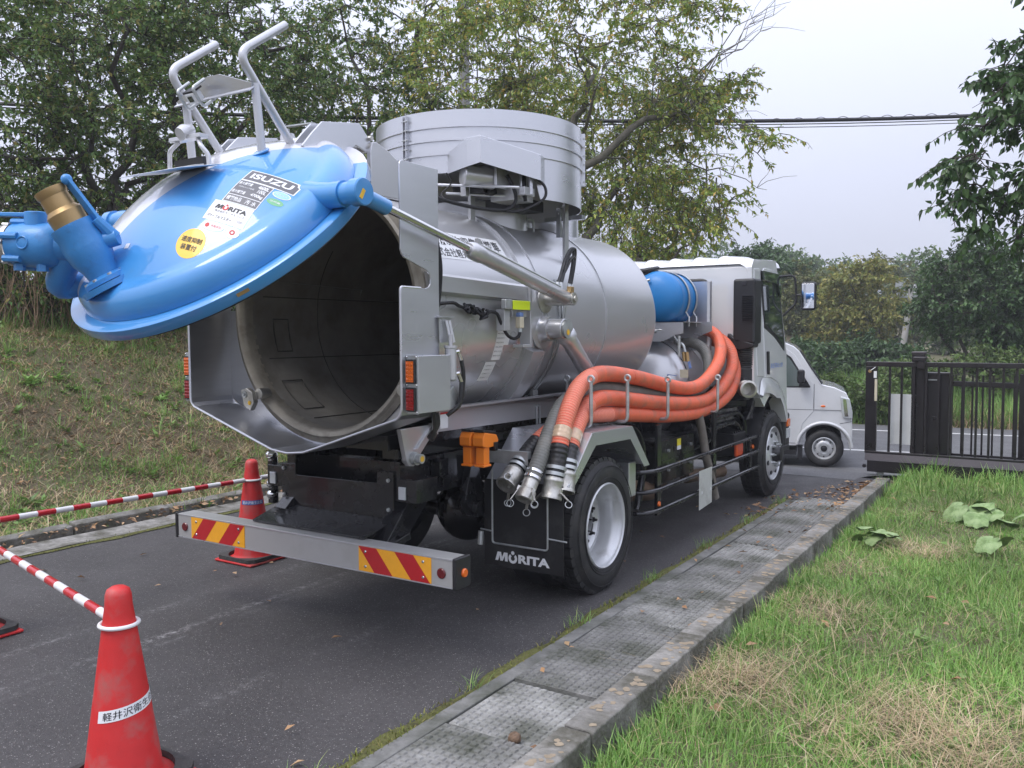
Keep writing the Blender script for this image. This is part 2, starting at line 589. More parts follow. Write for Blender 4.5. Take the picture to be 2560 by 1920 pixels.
M['lawn'] = island_mat('lawn_blades', [(0.103, 0.237, 0.040), (0.168, 0.345, 0.065), (0.242, 0.436, 0.092), (0.316, 0.491, 0.139), (0.186, 0.327, 0.082), (0.466, 0.508, 0.184)], .45)
M['straw'] = island_mat('dry_straw', [(0.413, 0.303, 0.165), (0.578, 0.454, 0.275), (0.303, 0.207, 0.110), (0.688, 0.578, 0.385)], .6, .15)
M['litter'] = island_mat('brown_leaf_litter', [(0.286, 0.156, 0.078), (0.442, 0.260, 0.130), (0.169, 0.091, 0.052), (0.520, 0.351, 0.195), (0.338, 0.208, 0.117)], .6, .1)
M['weed'] = island_mat('broad_weed_leaf', [(0.130, 0.260, 0.052), (0.195, 0.351, 0.078), (0.260, 0.416, 0.117), (0.117, 0.208, 0.052)], .4)
M['leafdark'] = island_mat('dark_tree_leaf', [(0.070, 0.144, 0.039), (0.107, 0.210, 0.049), (0.166, 0.262, 0.063), (0.236, 0.315, 0.084), (0.119, 0.223, 0.059), (0.378, 0.315, 0.098)], .42, .25)
M['leafcherry'] = island_mat('cherry_leaf', [(0.131, 0.223, 0.046), (0.197, 0.305, 0.059), (0.285, 0.362, 0.070), (0.396, 0.399, 0.083), (0.220, 0.328, 0.062), (0.593, 0.375, 0.095)], .42, .3)
M['leafbig'] = island_mat('large_dark_leaf', [(0.040, 0.090, 0.029), (0.061, 0.122, 0.036), (0.090, 0.162, 0.047), (0.054, 0.108, 0.032)], .38, .2)
M['leafyellow'] = island_mat('yellowing_leaf', [(0.209, 0.252, 0.067), (0.315, 0.315, 0.074), (0.158, 0.214, 0.059), (0.377, 0.315, 0.089), (0.252, 0.265, 0.074)], .5, .3)
M['leafolive'] = island_mat('olive_leaf', [(0.136, 0.173, 0.059), (0.195, 0.196, 0.071), (0.108, 0.150, 0.048), (0.225, 0.207, 0.084)], .5, .3)
M['leaffar'] = island_mat('far_forest_leaf', [(0.109, 0.186, 0.079), (0.155, 0.233, 0.096), (0.202, 0.265, 0.114), (0.132, 0.202, 0.088)], .55, .25)  # paler than the near leaves: a little distance haze put into the colour
M['leafshrub'] = island_mat('shrub_leaf', [(0.088, 0.163, 0.037), (0.138, 0.225, 0.056), (0.188, 0.250, 0.075), (0.112, 0.188, 0.044)], .45, .3)
M['bark'] = mat('dark_bark', (.055, .045, .036), .85, 0, var=.35, vs=12, bump=.6, bs=25, stretch=(1, 1, .25), dirt=(.10, .10, .085), ds=5)
M['barkgrey'] = mat('lichen_bark', (.12, .11, .085), .85, 0, var=.35, vs=10, bump=.5, bs=25, stretch=(1, 1, .3), dirt=(.07, .085, .045), ds=4)

# asphalt with pale aggregate, scuffed tracks and a dusty patch
def asphalt(name, base, streaks=True):
    m = bpy.data.materials.new(name)
    m.use_nodes = True
    N, L = m.node_tree.nodes, m.node_tree.links
    b = N['Principled BSDF']
    g = N.new('ShaderNodeNewGeometry')
    pos = g.outputs['Position']
    def noise_(scale, det=5, rough=.6, vec=pos):
        n = N.new('ShaderNodeTexNoise')
        n.inputs['Scale'].default_value = scale
        n.inputs['Detail'].default_value = det
        n.inputs['Roughness'].default_value = rough
        L.new(vec, n.inputs['Vector'])
        return n.outputs['Fac']
    def rng_(src, a, b_, c, d):
        r = N.new('ShaderNodeMapRange')
        for i, v in enumerate((a, b_, c, d)): r.inputs[i + 1].default_value = v
        L.new(src, r.inputs[0])
        return r.outputs[0]
    def mixc(fac, A, B):
        x = N.new('ShaderNodeMix')
        x.data_type = 'RGBA'
        if isinstance(fac, float): x.inputs[0].default_value = fac
        else: L.new(fac, x.inputs[0])
        for s, k in ((A, 6), (B, 7)):
            if isinstance(s, tuple): x.inputs[k].default_value = (*s, 1)
            else: L.new(s, x.inputs[k])
        return x.outputs[2]
    def math_(op, a, b_=None):
        x = N.new('ShaderNodeMath')
        x.operation = op
        for i, s in enumerate((a, b_)):
            if s is None: continue
            if isinstance(s, (int, float)): x.inputs[i].default_value = s
            else: L.new(s, x.inputs[i])
        return x.outputs[0]
    c = mixc(rng_(noise_(1.3, 6), .3, .7, 0, 1), tuple(v * .82 for v in base), tuple(v * 1.2 for v in base))
    c = mixc(rng_(noise_(38, 3), .45, .75, 0, .5), c, tuple(v * .45 for v in base))
    v = N.new('ShaderNodeTexVoronoi')
    v.inputs['Scale'].default_value = 105
    L.new(pos, v.inputs['Vector'])
    sp = math_('MULTIPLY', rng_(v.outputs['Distance'], .16, .30, 1, 0), rng_(noise_(60, 2), .48, .60, 0, 1))
    c = mixc(math_('MULTIPLY', sp, .9), c, (.36, .345, .33))
    v2 = N.new('ShaderNodeTexVoronoi')
    v2.inputs['Scale'].default_value = 34
    L.new(pos, v2.inputs['Vector'])
    sp2 = math_('MULTIPLY', rng_(v2.outputs['Distance'], .08, .14, 1, 0), rng_(noise_(17, 2), .56, .64, 0, 1))
    c = mixc(sp2, c, (.34, .32, .29))
    if streaks:
        s = N.new('ShaderNodeSeparateXYZ')
        L.new(pos, s.inputs[0])
        wob = math_('MULTIPLY', math_('SUBTRACT', noise_(2.2, 3), .5), .10)
        for x0, wd, st in ((-.60, .05, .75), (-.50, .035, .35), (-1.02, .06, .45), (.30, .05, .22)):
            d = math_('ABSOLUTE', math_('SUBTRACT', math_('ADD', s.outputs[0], wob), x0))
            k = math_('MULTIPLY', rng_(d, 0, wd, 1, 0), rng_(noise_(26, 5, .8), .47, .62, 0, st))
            c = mixc(math_('MULTIPLY', k, rng_(noise_(1.7, 2), .42, .6, .15, 1)), c, (.42, .41, .41))
    L.new(c, b.inputs['Base Color'])
    L.new(rng_(noise_(3, 4), .3, .7, .62, .86), b.inputs['Roughness'])
    bu = N.new('ShaderNodeBump')
    bu.inputs['Strength'].default_value = .55
    bu.inputs['Distance'].default_value = .006
    h = math_('ADD', noise_(120, 3), math_('MULTIPLY', noise_(26, 3), .5))
    L.new(h, bu.inputs['Height'])
    L.new(bu.outputs[0], b.inputs['Normal'])
    return m
M['asphalt'] = asphalt('asphalt_drive', (.062, .058, .058))
M['road'] = asphalt('asphalt_road_worn', (.115, .115, .118), False)

def ground_mat(name, cols, s1=1.2, s2=22, bump=.6):
    m = bpy.data.materials.new(name)
    m.use_nodes = True
    N, L = m.node_tree.nodes, m.node_tree.links
    b = N['Principled BSDF']
    b.inputs['Roughness'].default_value = .95
    g = N.new('ShaderNodeNewGeometry')
    n1 = N.new('ShaderNodeTexNoise'); n1.inputs['Scale'].default_value = s1; n1.inputs['Detail'].default_value = 8; n1.inputs['Roughness'].default_value = .7
    n2 = N.new('ShaderNodeTexNoise'); n2.inputs['Scale'].default_value = s2; n2.inputs['Detail'].default_value = 6; n2.inputs['Roughness'].default_value = .7
    for n in (n1, n2): L.new(g.outputs['Position'], n.inputs['Vector'])
    cr = N.new('ShaderNodeValToRGB')
    e = cr.color_ramp.elements
    while len(e) < len(cols): e.new(.5)
    for i, c in enumerate(cols):
        e[i].position = .3 + .4 * i / (len(cols) - 1)
        e[i].color = (*c, 1)
    a = N.new('ShaderNodeMath'); a.operation = 'MULTIPLY_ADD'
    a.inputs[1].default_value = .5
    L.new(n2.outputs['Fac'], a.inputs[0])
    h = N.new('ShaderNodeMath'); h.operation = 'MULTIPLY'; h.inputs[1].default_value = .5
    L.new(n1.outputs['Fac'], h.inputs[0])
    L.new(h.outputs[0], a.inputs[2])
    L.new(a.outputs[0], cr.inputs[0])
    L.new(cr.outputs[0], b.inputs['Base Color'])
    bu = N.new('ShaderNodeBump'); bu.inputs['Strength'].default_value = bump; bu.inputs['Distance'].default_value = .04
    L.new(n2.outputs['Fac'], bu.inputs['Height'])
    L.new(bu.outputs[0], b.inputs['Normal'])
    return m
M['soil'] = ground_mat('soil_and_thatch', [(.085, .065, .045), (.15, .115, .075), (.12, .13, .06), (.22, .175, .115)])
M['paver'] = mat('mossy_concrete_paver', (.255, .253, .24), .85, 0, var=.35, vs=11, bump=.6, bs=60, dirt=(.075, .08, .06), ds=3.2, dlo=.45, dhi=.68, orand=.28)
M['kerb'] = mat('weathered_kerb_concrete', (.25, .24, .22), .88, 0, var=.38, vs=18, bump=.9, bs=45, dirt=(.095, .09, .07), ds=5, dlo=.42, dhi=.66, orand=.18)
M['lichen'] = mat('ochre_lichen', (.29, .235, .165), .9, 0, var=.3, vs=16)
M['moss'] = island_mat('moss_and_seedlings', [(.13, .16, .03), (.22, .24, .04), (.09, .13, .025), (.26, .25, .07), (.20, .14, .06)], .8, .1)
M['roadpaint'] = mat('worn_road_paint', (.62, .62, .61), .6, 0, var=.12, vs=10, dirt=(.2, .2, .2), ds=9, dlo=.55, dhi=.75)
M['mosssoil'] = ground_mat('moss_bed', [(.055, .045, .03), (.10, .10, .03), (.16, .165, .045), (.12, .09, .055)], 5, 40, .8)

# ------------------------------------------------------------------ ground
def smooth(a, b, x):
    t = np.clip((x - a) / (b - a), 0, 1)
    return t * t * (3 - 2 * t)

def nz(x, y, s, seed=0.0):
    return (np.sin(x * s * 1.7 + 1.3 + seed) * np.cos(y * s * 1.3 - .7 + seed) + .6 * np.sin(x * s * 3.1 - y * s * 2.3 + seed * 2) + .4 * np.cos(x * s * 5.3 + y * s * 4.7 + 2.1)) / 2.0

def terrain(x, y):
    x, y = np.asarray(x, float), np.asarray(y, float)
    z = np.zeros_like(x) - .045
    # grass bank left of the drive
    fade = 1.0
    b = smooth(-3.42, -7.4, x) * 1.72 + np.clip((-7.4 - x) * .05, 0, 1.2)
    b = b + (.05 * nz(x, y, 1.1) + .03 * nz(x, y, 3.1, 2)) * smooth(-3.6, -4.4, x)
    z = z + b * (.12 + .88 * fade)
    # lawn
    lawn = smooth(1.95, 2.05, x) * (1 - smooth(5.5, 7.0, y))
    z = z + lawn * (.05 + .018 * nz(x, y, 1.6) + .012 * nz(x, y, 4.0, 1) + .03 * smooth(3, 5.2, y))
    # fall to the public road
    z = z - .33 * smooth(5.3, 7.9, y)
    # verge and hillside behind the road
    far = smooth(14.6, 17.5, y - .14 * x)
    z = z + far * (.35 + .10 * nz(x, y, .8)) + np.clip((y - 17.5) * .022, 0, 2.0)
    return z

xs = np.concatenate([np.linspace(-160, -14, 22), np.linspace(-13, -3.6, 60), np.array([-3.52, -3.46, -3.40, -3.2, -2.95, -2.4, -1.2, 0, 1.0, 1.5, 1.95, 1.98, 2.01, 2.05]), np.linspace(2.15, 7, 50), np.linspace(8, 120, 24)])
ys = np.concatenate([np.linspace(-60, -7, 14), np.linspace(-6, 8, 130), np.linspace(8.3, 22, 50), np.linspace(24, 220, 26)])
GX, GY = np.meshgrid(xs, ys)
GZ = terrain(GX, GY)
nx_, ny_ = len(xs), len(ys)
idx = np.arange(nx_ * ny_).reshape(ny_, nx_)
F = np.stack([idx[:-1, :-1], idx[:-1, 1:], idx[1:, 1:], idx[1:, :-1]], -1).reshape(-1, 4)
me = fast_mesh('ground', np.stack([GX, GY, GZ], -1).reshape(-1, 3), F, M['soil'], smooth=True)
tag(mesh_obj('ground', me), 'soil, bank and verge under the grass', kind='structure')

def sheet(name, pts_fn, nu, nv, m, label):
    b = MB(); b.grid(pts_fn, nu, nv)
    o = b.build(name, m)
    return tag(o, label, kind='structure')

sheet('driveway', lambda u, v: (-2.90 + 4.135 * u, -14 + 19.2 * v, 0.0), 12, 40, M['asphalt'], 'dark asphalt driveway under the truck')
sheet('driveway_corner', lambda u, v: (1.2 + .66 * u, 3.60 + 1.62 * v, .003), 4, 8, M['asphalt'], 'asphalt corner past the end of the pavers')
def apron(u, v):
    y = 5.04 + 3.1 * v
    x = -2.9 + 4.46 * u + (-3.2 * (1 - u) + 9 * u) * v * v * .8
    return (x, y, .004 - .33 * float(smooth(5.3, 7.9, y)))
sheet('driveway_apron', apron, 30, 30, M['road'], 'worn grey asphalt apron where the driveway meets the road')
def road_fn(u, v):
    x = -2.9 + 73 * u
    y = 7.6 + 7.0 * v + .14 * x
    return (x, y, -.352 + .02 * math.sin(math.pi * v))
sheet('public_road', road_fn, 60, 8, M['road'], 'grey asphalt public road crossing beyond the gate')
for (off, nm) in ((13.32 - 7.6, 'far'), (10.05 - 7.6, 'near')):
    b = MB()
    v = off / 7.0
    b.grid(lambda u, w: (-2.9 + 73 * u, 7.6 + off + .14 * (-2.9 + 73 * u) + (w - .5) * .14, -.352 + .02 * math.sin(math.pi * v) + .005), 60, 1)
    tag(b.build('road_edge_line', M['roadpaint']), 'white painted edge line on the %s side of the public road' % nm, kind='structure')

# concrete gutter and low kerb on the left
b = MB()
prof = [(-3.17, .03), (-3.10, .015), (-2.98, .004), (-2.885, .012)]
for yi in range(12):
    pass
b.grid(lambda u, v: (-3.18 + .30 * u, -13 + 18.2 * v, .018 - .016 * math.sin(math.pi * min(1, u * 1.1)) + .004 * math.sin(v * 90)), 6, 60)
tag(b.build('gutter', M['kerb']), 'flat concrete gutter along the left edge of the driveway', kind='structure')
kb = empty('low_kerb', (-3.44, 0, 0), 'low half-buried concrete kerb at the foot of the grass bank', 'kerb')
for i in range(13):
    y0 = -6.2 + i * .9
    b = MB()
    t = random.uniform(-.012, .012); tz = random.uniform(-.012, .015)
    b.add([(-3.50 + t, y0, -.1), (-3.38 + t, y0, -.1), (-3.375 + t, y0, .045 + tz), (-3.49 + t, y0, .06 + tz),
           (-3.50 + t, y0 + .885, -.1), (-3.38 + t, y0 + .885, -.1), (-3.375 + t, y0 + .885, .045 + tz * .3), (-3.49 + t, y0 + .885, .06 + tz * .2)],
          [(0, 1, 2, 3), (7, 6, 5, 4), (1, 5, 6, 2), (2, 6, 7, 3), (3, 7, 4, 0)])
    b.build('kerb_stone', M['kerb'], kb, bevel=.012)

# right: narrow edging strip, checkered pavers, kerb
b = MB()
b.box(1.24, 1.318, -6.5, 3.55, -.1, .010)
tag(b.build('edging_strip', M['paver'], bevel=.006), 'narrow concrete edging between asphalt and pavers', kind='structure')
pv = empty('paver_strip', (1.58, 0, 0))
tag(pv, 'strip of checkered concrete pavers along the driveway', kind='structure')
def paver_mesh(seed):
    rr = random.Random(seed)
    b = MB()
    sx, sy = .508, .500
    b.box(-sx / 2, sx / 2, -sy / 2, sy / 2, -.06, .012)
    nx, ny = 13, 13
    cx, cy = sx / nx, sy / ny
    g = .0055
    for i in range(nx):
        for j in range(ny):
            x0, x1 = -sx / 2 + i * cx + g, -sx / 2 + (i + 1) * cx - g
            y0, y1 = -sy / 2 + j * cy + g, -sy / 2 + (j + 1) * cy - g
            h = .0185 + rr.uniform(-.0012, .001)
            k = .0035
            b.add([(x0, y0, .0121), (x1, y0, .0121), (x1, y1, .0121), (x0, y1, .0121), (x0 + k, y0 + k, h), (x1 - k, y0 + k, h), (x1 - k, y1 - k, h), (x0 + k, y1 - k, h)],
                  [(4, 5, 6, 7), (0, 1, 5, 4), (1, 2, 6, 5), (2, 3, 7, 6), (3, 0, 4, 7)])
    o = b.build('paver', M['paver'], pv, smooth=False)
    return o
pm = [paver_mesh(s) for s in range(3)]
pm_used = [False] * 3
k = 0
for i in range(-8, 7):
    yc = .06 + .5165 * i + .258
    q = (i * 7) % 3
    src = pm[q]
    if not pm_used[q]:
        o = src; pm_used[q] = True
    else:
        o = src.copy(); COL.objects.link(o)
    o.location = Vector((1.582 + random.uniform(-.004, .004), yc, -.02 + random.uniform(-.010, .010))) - WORLD[pv.name]
    o.rotation_euler = (random.uniform(-.022, .022), random.uniform(-.018, .018), random.choice((0, math.pi)) + random.uniform(-.010, .010))
b = MB(); b.box(1.318, 1.852, -6.5, 3.6, -.08, -.032)
tag(b.build('paver_bed', M['mosssoil']), 'mossy bed under the pavers', kind='structure')
kr = empty('concrete_kerb', (1.915, 0, 0), 'upright concrete kerb between the pavers and the lawn', 'kerb')
y0 = -4.43
lens = [.6, .63, .6, .63, .6, .6, .62, .55, .6, .6, .6, .6, .6, .6, .6]
lich = MB()
for i, L_ in enumerate(lens):
    b = MB()
    jx, jz = random.uniform(-.006, .006), random.uniform(-.006, .006)
    b.grid(lambda u, v: (1.852 + jx + .13 * u, y0 + .004 + (L_ - .009) * v, .12 + jz), 1, 1)
    bb = MB(); bb.box(1.852 + jx, 1.982 + jx, y0 + .004, y0 + L_ - .004, -.15, .12 + jz)
    bb.build('kerb_stone', M['kerb'], kr, bevel=.010)
    for q in range(16):
        yy = y0 + random.uniform(.03, L_ - .03); xx = random.uniform(1.875, 1.962); rr_ = random.uniform(.006, .021)
        n = 11; a0 = random.random()
        lich.add([(xx + jx + rr_ * (1 + random.uniform(-.35, .35)) * math.cos(a0 + 2 * math.pi * j / n), yy + rr_ * (1 + random.uniform(-.35, .35)) * math.sin(a0 + 2 * math.pi * j / n), .1206 + jz + q * .00012) for j in range(n)], [tuple(range(n))])
    y0 += L_
tag(lich.build('lichen', M['lichen'], smooth=False), 'ochre lichen spots on the kerb', 'lichen', kind='stuff')
# moss bed in the joint beside the asphalt
b = MB()
b.grid(lambda u, v: (1.195 + .05 * u + (.02 * math.sin(v * 70) + .012 * math.sin(v * 173)) * (1 - u), -6.5 + 10 * v, .005 + .010 * math.sin(math.pi * u)), 3, 200)
tag(b.build('moss_strip', M['mosssoil']), 'moss growing along the asphalt edge', 'moss', kind='stuff')
b = MB()
b.grid(lambda u, v: (-2.90 + .055 * u + (.02 * math.sin(v * 70) + .012 * math.sin(v * 173)) * u, -8 + 13 * v, .006 + .010 * math.sin(math.pi * u)), 3, 200)
tag(b.build('moss_strip', M['mosssoil']), 'yellow green moss growing along the gutter edge', 'moss', kind='stuff')
# ------------------------------------------------------------------ the truck
TK = empty('vacuum_truck', (0, 1.2, 0), 'silver vacuum tank truck with its blue rear lid raised open', 'truck')
X, Y, Z = Vector((1, 0, 0)), Vector((0, 1, 0)), Vector((0, 0, 1))
TZ, TR = 1.72, .665
YH0, YH1 = -1.612, -1.318

def ring(mb, y, r0, r1, t, n=64, m=0):
    mb.lathe([(r0, 0), (r1, 0), (r1, t), (r0, t), (r0, 0)], (0, y, TZ), Y, n, m, caps=False)

# tank shell: cylinder and dished front head
prof = [(TR, 0), (TR, 2.95)]
for i in range(1, 7):
    a = i / 6 * R(62)
    prof.append((TR - .17 + .17 * math.cos(a), 2.95 + .17 * math.sin(a)))
r1, t1 = prof[-1]
for i in range(1, 9):
    q = i / 8
    prof.append((r1 * (1 - q), t1 + .13 * (1 - (1 - q) ** 2)))
b = MB()
b.lathe(prof, (0, -1.30, TZ), Y, 72, caps=False)
tank = b.build('tank', M['silver'], TK, angle=50)
# mouth: thick lip, inside shell, inner front head
b = MB()
b.lathe([(.690, 0), (.716, .012), (.716, .075), (.668, .075)], (0, -1.345, TZ), Y, 72, caps=False)
b.lathe([(.690, 0), (.676, -.012), (.655, -.006), (.640, .02), (.640, .09)], (0, -1.345, TZ), Y, 72, caps=False)
b.build('tank_mouth_rim', M['gasket'], TK, angle=50)
b = MB()
b.lathe([(.640, 0), (.640, 2.9), (.60, 3.02), (.45, 3.12), (.2, 3.17), (0.001, 3.18)], (0, -1.27, TZ), Y, 64, caps=False)
inner = b.build('tank_interior', M['interior'], TK, angle=50)
# weld seams, patches and ports inside
def on_in(ang, y, r=.636):
    return Vector((r * math.sin(R(ang)), y, TZ - r * math.cos(R(ang))))
b = MB()
for ang in (-20, 24, -66, -100):
    b.tube([on_in(ang, -1.20 + .24 * i) for i in range(12)], .003, 5)
for y in (-.75, .2, 1.1):
    b.tube([on_in(a, y) for a in range(-130, 131, 6)], .003, 5)
def patch(a0, a1, y0, y1):
    P = [on_in(a0, y0), on_in(a0, y1)] + [on_in(a0 + (a1 - a0) * i / 4, y1) for i in range(1, 5)] + [on_in(a1, y0)] + [on_in(a1 + (a0 - a1) * i / 4, y0) for i in range(1, 4)]
    b.tube(P, .004, 5, closed=True)
patch(-88, -70, -1.12, -1.0)
patch(-52, -30, -1.18, -1.02)
b.build('weld_seam', M['weld'], inner)
for (x_, z_, r_) in ((.22, 1.86, .06), (-.05, 1.80, .075), (.10, 1.55, .05)):
    b = MB(); b.lathe([(r_ * .6, -.06), (r_ * .6, -.1), (r_, -.1), (r_, -.05), (r_ * .6, -.06)], (x_, 1.80, z_), Y, 20, caps=False)
    b.build('port', M['interior'], inner)

# hood around the mouth (bent sheet) ------------------------------------
hood_half = [(.785, 2.42), (.785, 1.245), (.775, 1.215), (.750, 1.192), (.23, 1.024), (.12, .990), (0, .978)]
outl = hood_half + [(-x, z) for x, z in reversed(hood_half[:-1])]
outl[-1] = (-.785, 1.83)
th = .008
def inset(pts, d):
    out = []
    n = len(pts)
    for i, p in enumerate(pts):
        a = Vector(pts[max(0, i - 1)]); c = Vector(pts[min(n - 1, i + 1)])
        t = (c - a).normalized()
        nrm = Vector((t.y, -t.x))
        if nrm.dot(Vector((0 - p[0], 1.8 - p[1]))) < 0: nrm = -nrm
        out.append((p[0] + nrm.x * d, p[1] + nrm.y * d))
    return out
inn = inset(outl, th)
b = MB()
n = len(outl)
for i in range(1, n - 1):   # the bottom pan and left wall; right wall is a plate with a notch
    if i == 0: continue
    A, B_ = outl[i], outl[i + 1]
    a, c = inn[i], inn[i + 1]
    b.add([(A[0], YH0, A[1]), (B_[0], YH0, B_[1]), (B_[0], YH1, B_[1]), (A[0], YH1, A[1]),
           (a[0], YH0, a[1]), (c[0], YH0, c[1]), (c[0], YH1, c[1]), (a[0], YH1, a[1])],
          [(0, 1, 2, 3), (7, 6, 5, 4), (0, 4, 5, 1), (3, 2, 6, 7)])
# left wall extends up hidden behind the lid
b.box(-.785, -.777, YH0, YH1, 1.83, 2.0)
hood = b.build('hood', M['steel'], TK, angle=40)
# right wall plate with notch, in the y-z plane
notch = [(YH0, 1.243), (YH0 + .001, 1.80), (YH0 + .006, 1.818), (YH0 + .022, 1.828), (-1.43, 1.825), (-1.402, 1.832), (-1.388, 1.85), (-1.384, 1.875), (-1.392, 1.90), (-1.41, 1.914), (-1.585, 1.965),
         (-1.602, 1.98), (YH0, 2.0), (YH0, 2.40), (-1.606, 2.412), (-1.595, 2.417), (YH1, 2.417), (YH1, 1.243)]
b = MB(); b.prism([(p[0], p[1]) for p in notch], (.777, 0, 0), Y, Z, .008)
b.build('side_plate', M['stainless'], TK, smooth=False, bevel=.0015)
b = MB()
b.tube([Vector((.781, YH0, 1.243)), Vector((.781, YH0, 1.79))], .0065, 8)
b.tube(rounded([(.781, YH0, 1.79), (.781, YH0, 1.826), (.781, -1.46, 1.826)], .03), .0065, 8)
b.tube([Vector(((o[0] + i_[0]) / 2, YH0, (o[1] + i_[1]) / 2)) for o, i_ in zip(outl[1:], inn[1:])], .0065, 8)
b.build('edge_bead', M['stainless'], TK)
# end plate closing the gap between hood and mouth
b = MB()
pin = inset(outl, .0085)
cent = [(p[0], p[1]) for p in pin[1:]]
N_ = 48
angs = [math.atan2(p[1] - TZ, p[0]) for p in cent]
outer, innr = [], []
for i in range(N_ + 1):
    a = R(-182 + 184 * i / N_)
    d = Vector((math.cos(a), math.sin(a)))
    best = None
    full = cent
    for j in range(len(full) - 1):
        p, q = Vector(full[j]), Vector(full[j + 1])
        e = q - p
        den = d.x * e.y - d.y * e.x
        if abs(den) < 1e-9: continue
        w = p - Vector((0, TZ))
        t = (w.x * e.y - w.y * e.x) / den
        s_ = (w.x * d.y - w.y * d.x) / den
        if t > 0 and -0.001 <= s_ <= 1.001 and (best is None or t < best): best = t
    if best is None: best = .777 / max(.05, abs(d.x))
    outer.append((d.x * best, -1.322, TZ + d.y * best)); innr.append((d.x * .70, -1.322, TZ + d.y * .70))
vs = outer + innr
fs = [(i, i + 1, N_ + 2 + i, N_ + 1 + i) for i in range(N_)]
b.add(vs, fs)
b.build('end_plate', M['steel'], TK)
# lock blocks on the end plate
for (x_, z_, sg) in ((-.52, 1.245, 1), (.66, 1.30, -1)):
    b = MB()
    b.cyl((x_ + .06 * sg, -1.325, z_ + .02), (x_ + .06 * sg, -1.40, z_ + .02), .032, n=20)
    b.prism([(-.045, .04), (.0, .055), (.05, .03), (.06, -.03), (.03, -.075), (-.02, -.05)], (x_, -1.40, z_), X, Z, .035)
    lb = b.build('lock_cam', M['alu'], TK, bevel=.004)
    b = MB(); b.cyl((x_ + .028, -1.436, z_ - .03), (x_ + .028, -1.4375, z_ - .03), .013, n=14)
    b.build('grease_mark', M['yellowdot'], lb)
    b = MB(); b.cyl((x_ - .012, -1.436, z_ + .018), (x_ - .012, -1.4395, z_ + .018), .021, n=14); b.cyl((x_ - .012, -1.439, z_ + .018), (x_ - .012, -1.448, z_ + .018), .008, n=6)
    b.build('bolt', M['galv'], lb)

# tail lamp boxes
def lamp_box(sx):
    x0, x1 = (.787, .857) if sx > 0 else (-.857, -.787)
    b = MB(); b.box(x0, x1, -1.575, -1.325, 1.225, 1.50)
    bx_ = b.build('tail_lamp_box', M['stainless'], TK, bevel=.003)
    b = MB(); b.box(x0 - .0 , x1, -1.583, -1.5755, 1.222, 1.503)
    b.build('lamp_plate', M['galv'], bx_, bevel=.002)
    cx = (x0 + x1) / 2
    for (z0, mt, nm) in ((1.368, M['orangelens'], 'amber_lamp'), (1.235, M['redlens'], 'red_lamp')):
        b = MB(); b.box(cx - .027, cx + .027, -1.600, -1.5835, z0, z0 + .115)
        b.build('lamp_housing', M['blackplas'], bx_, bevel=.003)
        b = MB()
        b.box(cx - .022, cx + .022, -1.6035, -1.6005, z0 + .008, z0 + .107)
        for i in range(3):
            for j in range(5):
                xx, zz_ = cx - .0145 + i * .0145, z0 + .021 + j * .0182
                b.add([(xx - .006, -1.6036, zz_ - .007), (xx + .006, -1.6036, zz_ - .007), (xx + .006, -1.6036, zz_ + .007), (xx - .006, -1.6036, zz_ + .007), (xx, -1.609, zz_)], [(0, 1, 4), (1, 2, 4), (2, 3, 4), (3, 0, 4)])
        b.build('lens', mt, bx_, smooth=False)
    b = MB()
    for zz_ in (1.232, 1.36, 1.494):
        for xx in (x0 + .006, x1 - .006):
            b.sphere((xx, -1.585, zz_), .005, 8, 6)
    b.build('screw', M['chrome'], bx_)
lamp_box(1); lamp_box(-1)

def stuff(o): o['kind'] = 'stuff'; return o
# ------------------------------------------------------------------ lid
TH = .8813
LC = Vector((0, -1.995, 2.093))
LN = Vector((0, -math.cos(TH), math.sin(TH)))
LB = Vector((0, math.sin(TH), math.cos(TH)))
def lp(u, v, h): return LC + X * u + LB * v + LN * h
def dish(r):
    h0, Rc = .315, 1.15
    if r < .60: return h0 - r * r / (2 * Rc) - r ** 4 / (8 * Rc ** 3)
    h1 = h0 - .60 ** 2 / (2 * Rc) - .60 ** 4 / (8 * Rc ** 3)
    t = min(1, (r - .60) / .112)
    return .03 + (h1 - .03) * (1 - t ** 2.4) ** .55
def ls(u, v, off=0.0): return lp(u, v, dish(math.hypot(u, v)) + off)
# two tones: silver on the hinge side of a slanting line, blue below
def two_tone(base, other, expr):
    m = base.copy()
    m.name = base.name + '_two_tone'
    N, L = m.node_tree.nodes, m.node_tree.links
    b_ = N['Principled BSDF']
    src = b_.inputs['Base Color'].links[0].from_socket
    g = N.new('ShaderNodeNewGeometry')
    d = N.new('ShaderNodeVectorMath'); d.operation = 'DOT_PRODUCT'
    d.inputs[1].default_value = expr[:3]
    L.new(g.outputs['Position'], d.inputs[0])
    mr = N.new('ShaderNodeMapRange')
    mr.inputs[1].default_value = expr[3] - .0015
    mr.inputs[2].default_value = expr[3] + .0015
    L.new(d.outputs['Value'], mr.inputs[0])
    mx = N.new('ShaderNodeMix'); mx.data_type = 'RGBA'
    L.new(mr.outputs[0], mx.inputs[0])
    L.new(src, mx.inputs[6])
    mx.inputs[7].default_value = (*other, 1)
    L.new(mx.outputs[2], b_.inputs['Base Color'])
    return m
kv = LB - X * 1.48
M['lidtone'] = two_tone(M['blue'], (.66, .66, .69), (kv.x, kv.y, kv.z, LC.dot(kv) - .13))
M['flangetone'] = two_tone(M['blue'], (.66, .66, .69), (LB.x, LB.y, LB.z, LC.dot(LB) + .482))
LID = empty('lid', LC)
LID.parent = TK; LID.location = LC - WORLD[TK.name]
b = MB()
rs = [0.001] + [.05 * i for i in range(1, 12)] + [.58, .60, .62, .64, .66, .68, .69, .70, .707, .711, .712]
b.lathe([(r, dish(r)) for r in rs], LC, LN, 96, caps=False)
dome = b.build('dished_cover', M['lidtone'], LID, angle=60)
b = MB()
